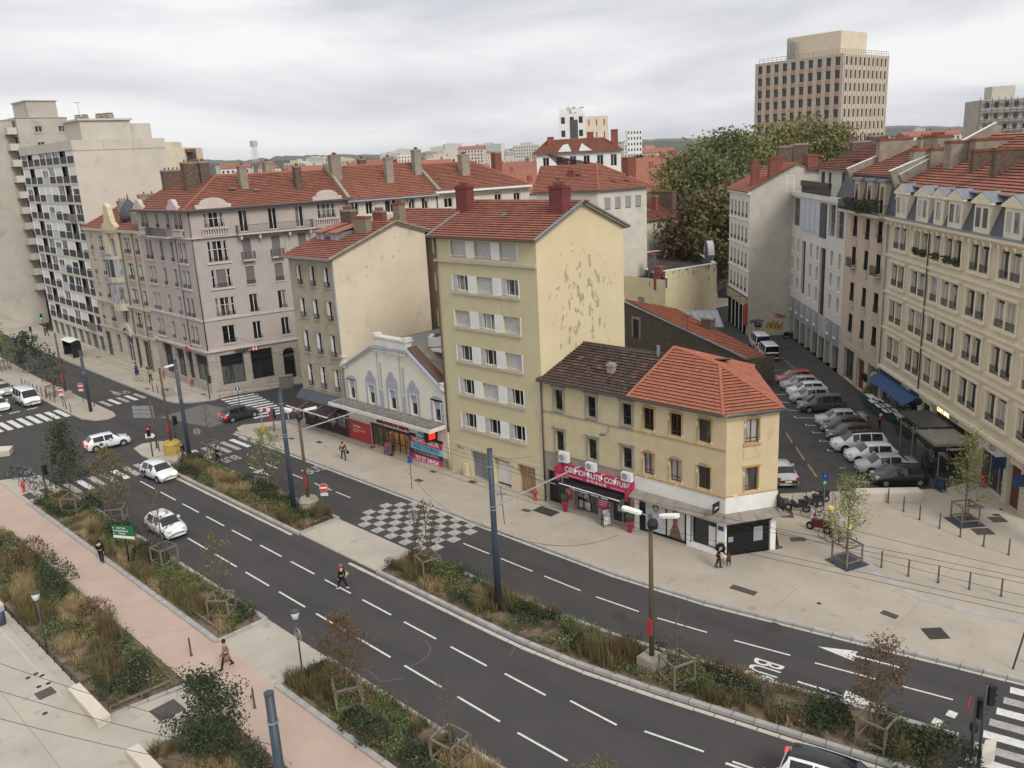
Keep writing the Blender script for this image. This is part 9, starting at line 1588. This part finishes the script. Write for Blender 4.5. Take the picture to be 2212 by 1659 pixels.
# ------------------------------------------------------------------ far city, hills, haze
for n_, c_ in (('far_a', srgb(214,204,186)), ('far_b', srgb(196,186,170)), ('far_c', srgb(222,218,210)), ('far_d', srgb(180,160,140))):
    mat(n_, c_, tuple(v * .8 for v in c_[:3]) + (1,), scale=.25, rough=.9)
rg = random.Random(11); _fm = {}
def far_house(px, d_, top, w, dp, m, red):
    k = (round(w / 3), round(top / 2), m, red)
    if k not in _fm:
        b = MB(); W_, T_ = k[0] * 3, k[1] * 2.0; b.box(-W_ / 2, W_ / 2,0, dp, 0, T_); b.cur = 2
        for i in range(int(W_ / 3)):
            for z in range(1, int(T_ / 3)): b.box(-W_ / 2 + 1 + i * 3,-W_ / 2 + 2.2 + i * 3,-.05,0.01, T_ - z * 3, T_ - z * 3 + 1.6)
        b.cur = 1
        if red: b.prism([(-.6, T_), (dp + .6, T_), (dp / 2, T_ + 3)], -W_ / 2 - .5, W_ / 2 + .5, M=Matrix(((0,0,1,0), (1,0,0,0), (0,1,0,0), (0,0,0,1)))); b.box(W_ * .2, W_ * .2 + 1, dp / 2 - .5, dp / 2 + .5, T_ + 1, T_ + 4.4)
        else: b.box(-W_ * .3, W_ * .1, dp * .3, dp * .7, T_, T_ + 2.4)
        _fm[k] = b.mesh('far_house', [m, 'tile_red' if red else 'far_b', 'pane_dark'])
    x, y = view_pt(px, d_); return tag(inst(_fm[k], 'far_house', None, (x, y, 0), R(45 + rg.choice((-30,-12,8,25)))), 'far-off town house with a red roof among many on the skyline' if red else 'far-off pale flat roofed block among many on the skyline', 'building', 'far houses with red roofs' if red else 'far pale blocks')
for k in range(150):
    d_ = rg.choice((230,300,380,480,600,800,1100,1500)) * rg.uniform(.9,1.12); px = rg.uniform(470,1470) if rg.random() < .72 else rg.uniform(1880,2260); red = rg.random() < (.75 if d_ < 700 else .25)
    if 1150 < px < 1430 and d_ < 290: continue
    far_house(px, d_, rg.uniform(13,20) + (rg.uniform(0,9) if d_ > 500 else 0) + d_ * .004 - (2 if px > 1800 else 0), rg.uniform(12,30), rg.uniform(10,14), rg.choice(('far_a', 'far_b', 'far_c', 'far_a')), red)
for px, d_, tp, w in ((905,2300,52,40), (985,2600,56,70), (1010,2500,62,50), (1085,2000,50,60), (1060,2100,48,50), (1160,900,34,30), (880,2200,44,60), (720,1900,40,50)): far_house(px, d_, tp, w, 16, 'far_c', False)
for i, (px, d_, w) in enumerate(((1425,300,26), (1450,250,22), (1405,215,18), (1432,200,14))): far_house(px, d_, 20 - i, w, 12, ('far_d', 'far_b', 'far_c', 'far_a')[i], True)
o = thing('radio_mast', 'slim lattice tower standing on the wooded hill at left', 'tower', (view_pt(597,2600)[0], view_pt(597,2600)[1], 40), 0); b = MB(); [b.tube([(x, y, 0), (x * .6, y * .6,60)], 1.0,4) for x in (-6,6) for y in (-6,6)]; b.build('lattice', 'far_b', o); bx('head', 'far_b', o, -8,8,-8,8,44,60)
mat('far_wood', srgb(58,70,52), srgb(76,84,62), scale=.02, rough=.95, bump=1, bscale=.05)
for d_, amp, x0_, x1_, base in ((2900,1.0,-400,1150,64), (4200,.8,300,3000,74)):
    b = MB(); prev = None
    for i in range(220):
        px = x0_ + (x1_ - x0_) * i / 219; f = 1 if d_ > 4000 else max(0, min(1, (1080 - px) / 420)); h = 26 + (base - 26) * amp * f * (.75 + .5 * noise.noise(Vector((px * .006, d_, 0)))) + 7 * noise.noise(Vector((px * .06, d_, 3))) + 3 * noise.noise(Vector((px * .25, d_, 5))); (x, y), (x2, y2) = view_pt(px, d_), view_pt(px, d_ * 1.35)
        cur = ((x, y, 0), (x, y, h * .8), (x2, y2, h * 1.25 if d_ < 4000 else h * 1.2), (x2, y2,0))
        if prev: [b.quad(prev[j], cur[j], cur[j + 1], prev[j + 1]) for j in range(3)]
        prev = cur
    struct(b, 'hills', 'far_wood')
hz = MB(); hz.box(-7500,3200,-3200,9200,-1.2,120); ho = hz.build('haze', 'white_paint', None, kind='stuff'); ho['label'] = 'thin pale haze over the city'; ho['category'] = 'haze'
hm = bpy.data.materials.new('haze_air'); hm.use_nodes = True; t = hm.node_tree; t.nodes.remove(t.nodes['Principled BSDF']); pv = t.nodes.new('ShaderNodeVolumePrincipled'); pv.inputs['Color'].default_value = (.94,.965,1,1); pv.inputs['Density'].default_value = .00007; t.links.new(pv.outputs[0], t.nodes['Material Output'].inputs['Volume']); ho.data.materials.clear(); ho.data.materials.append(hm)
bpy.data.scenes.remove(workshop)
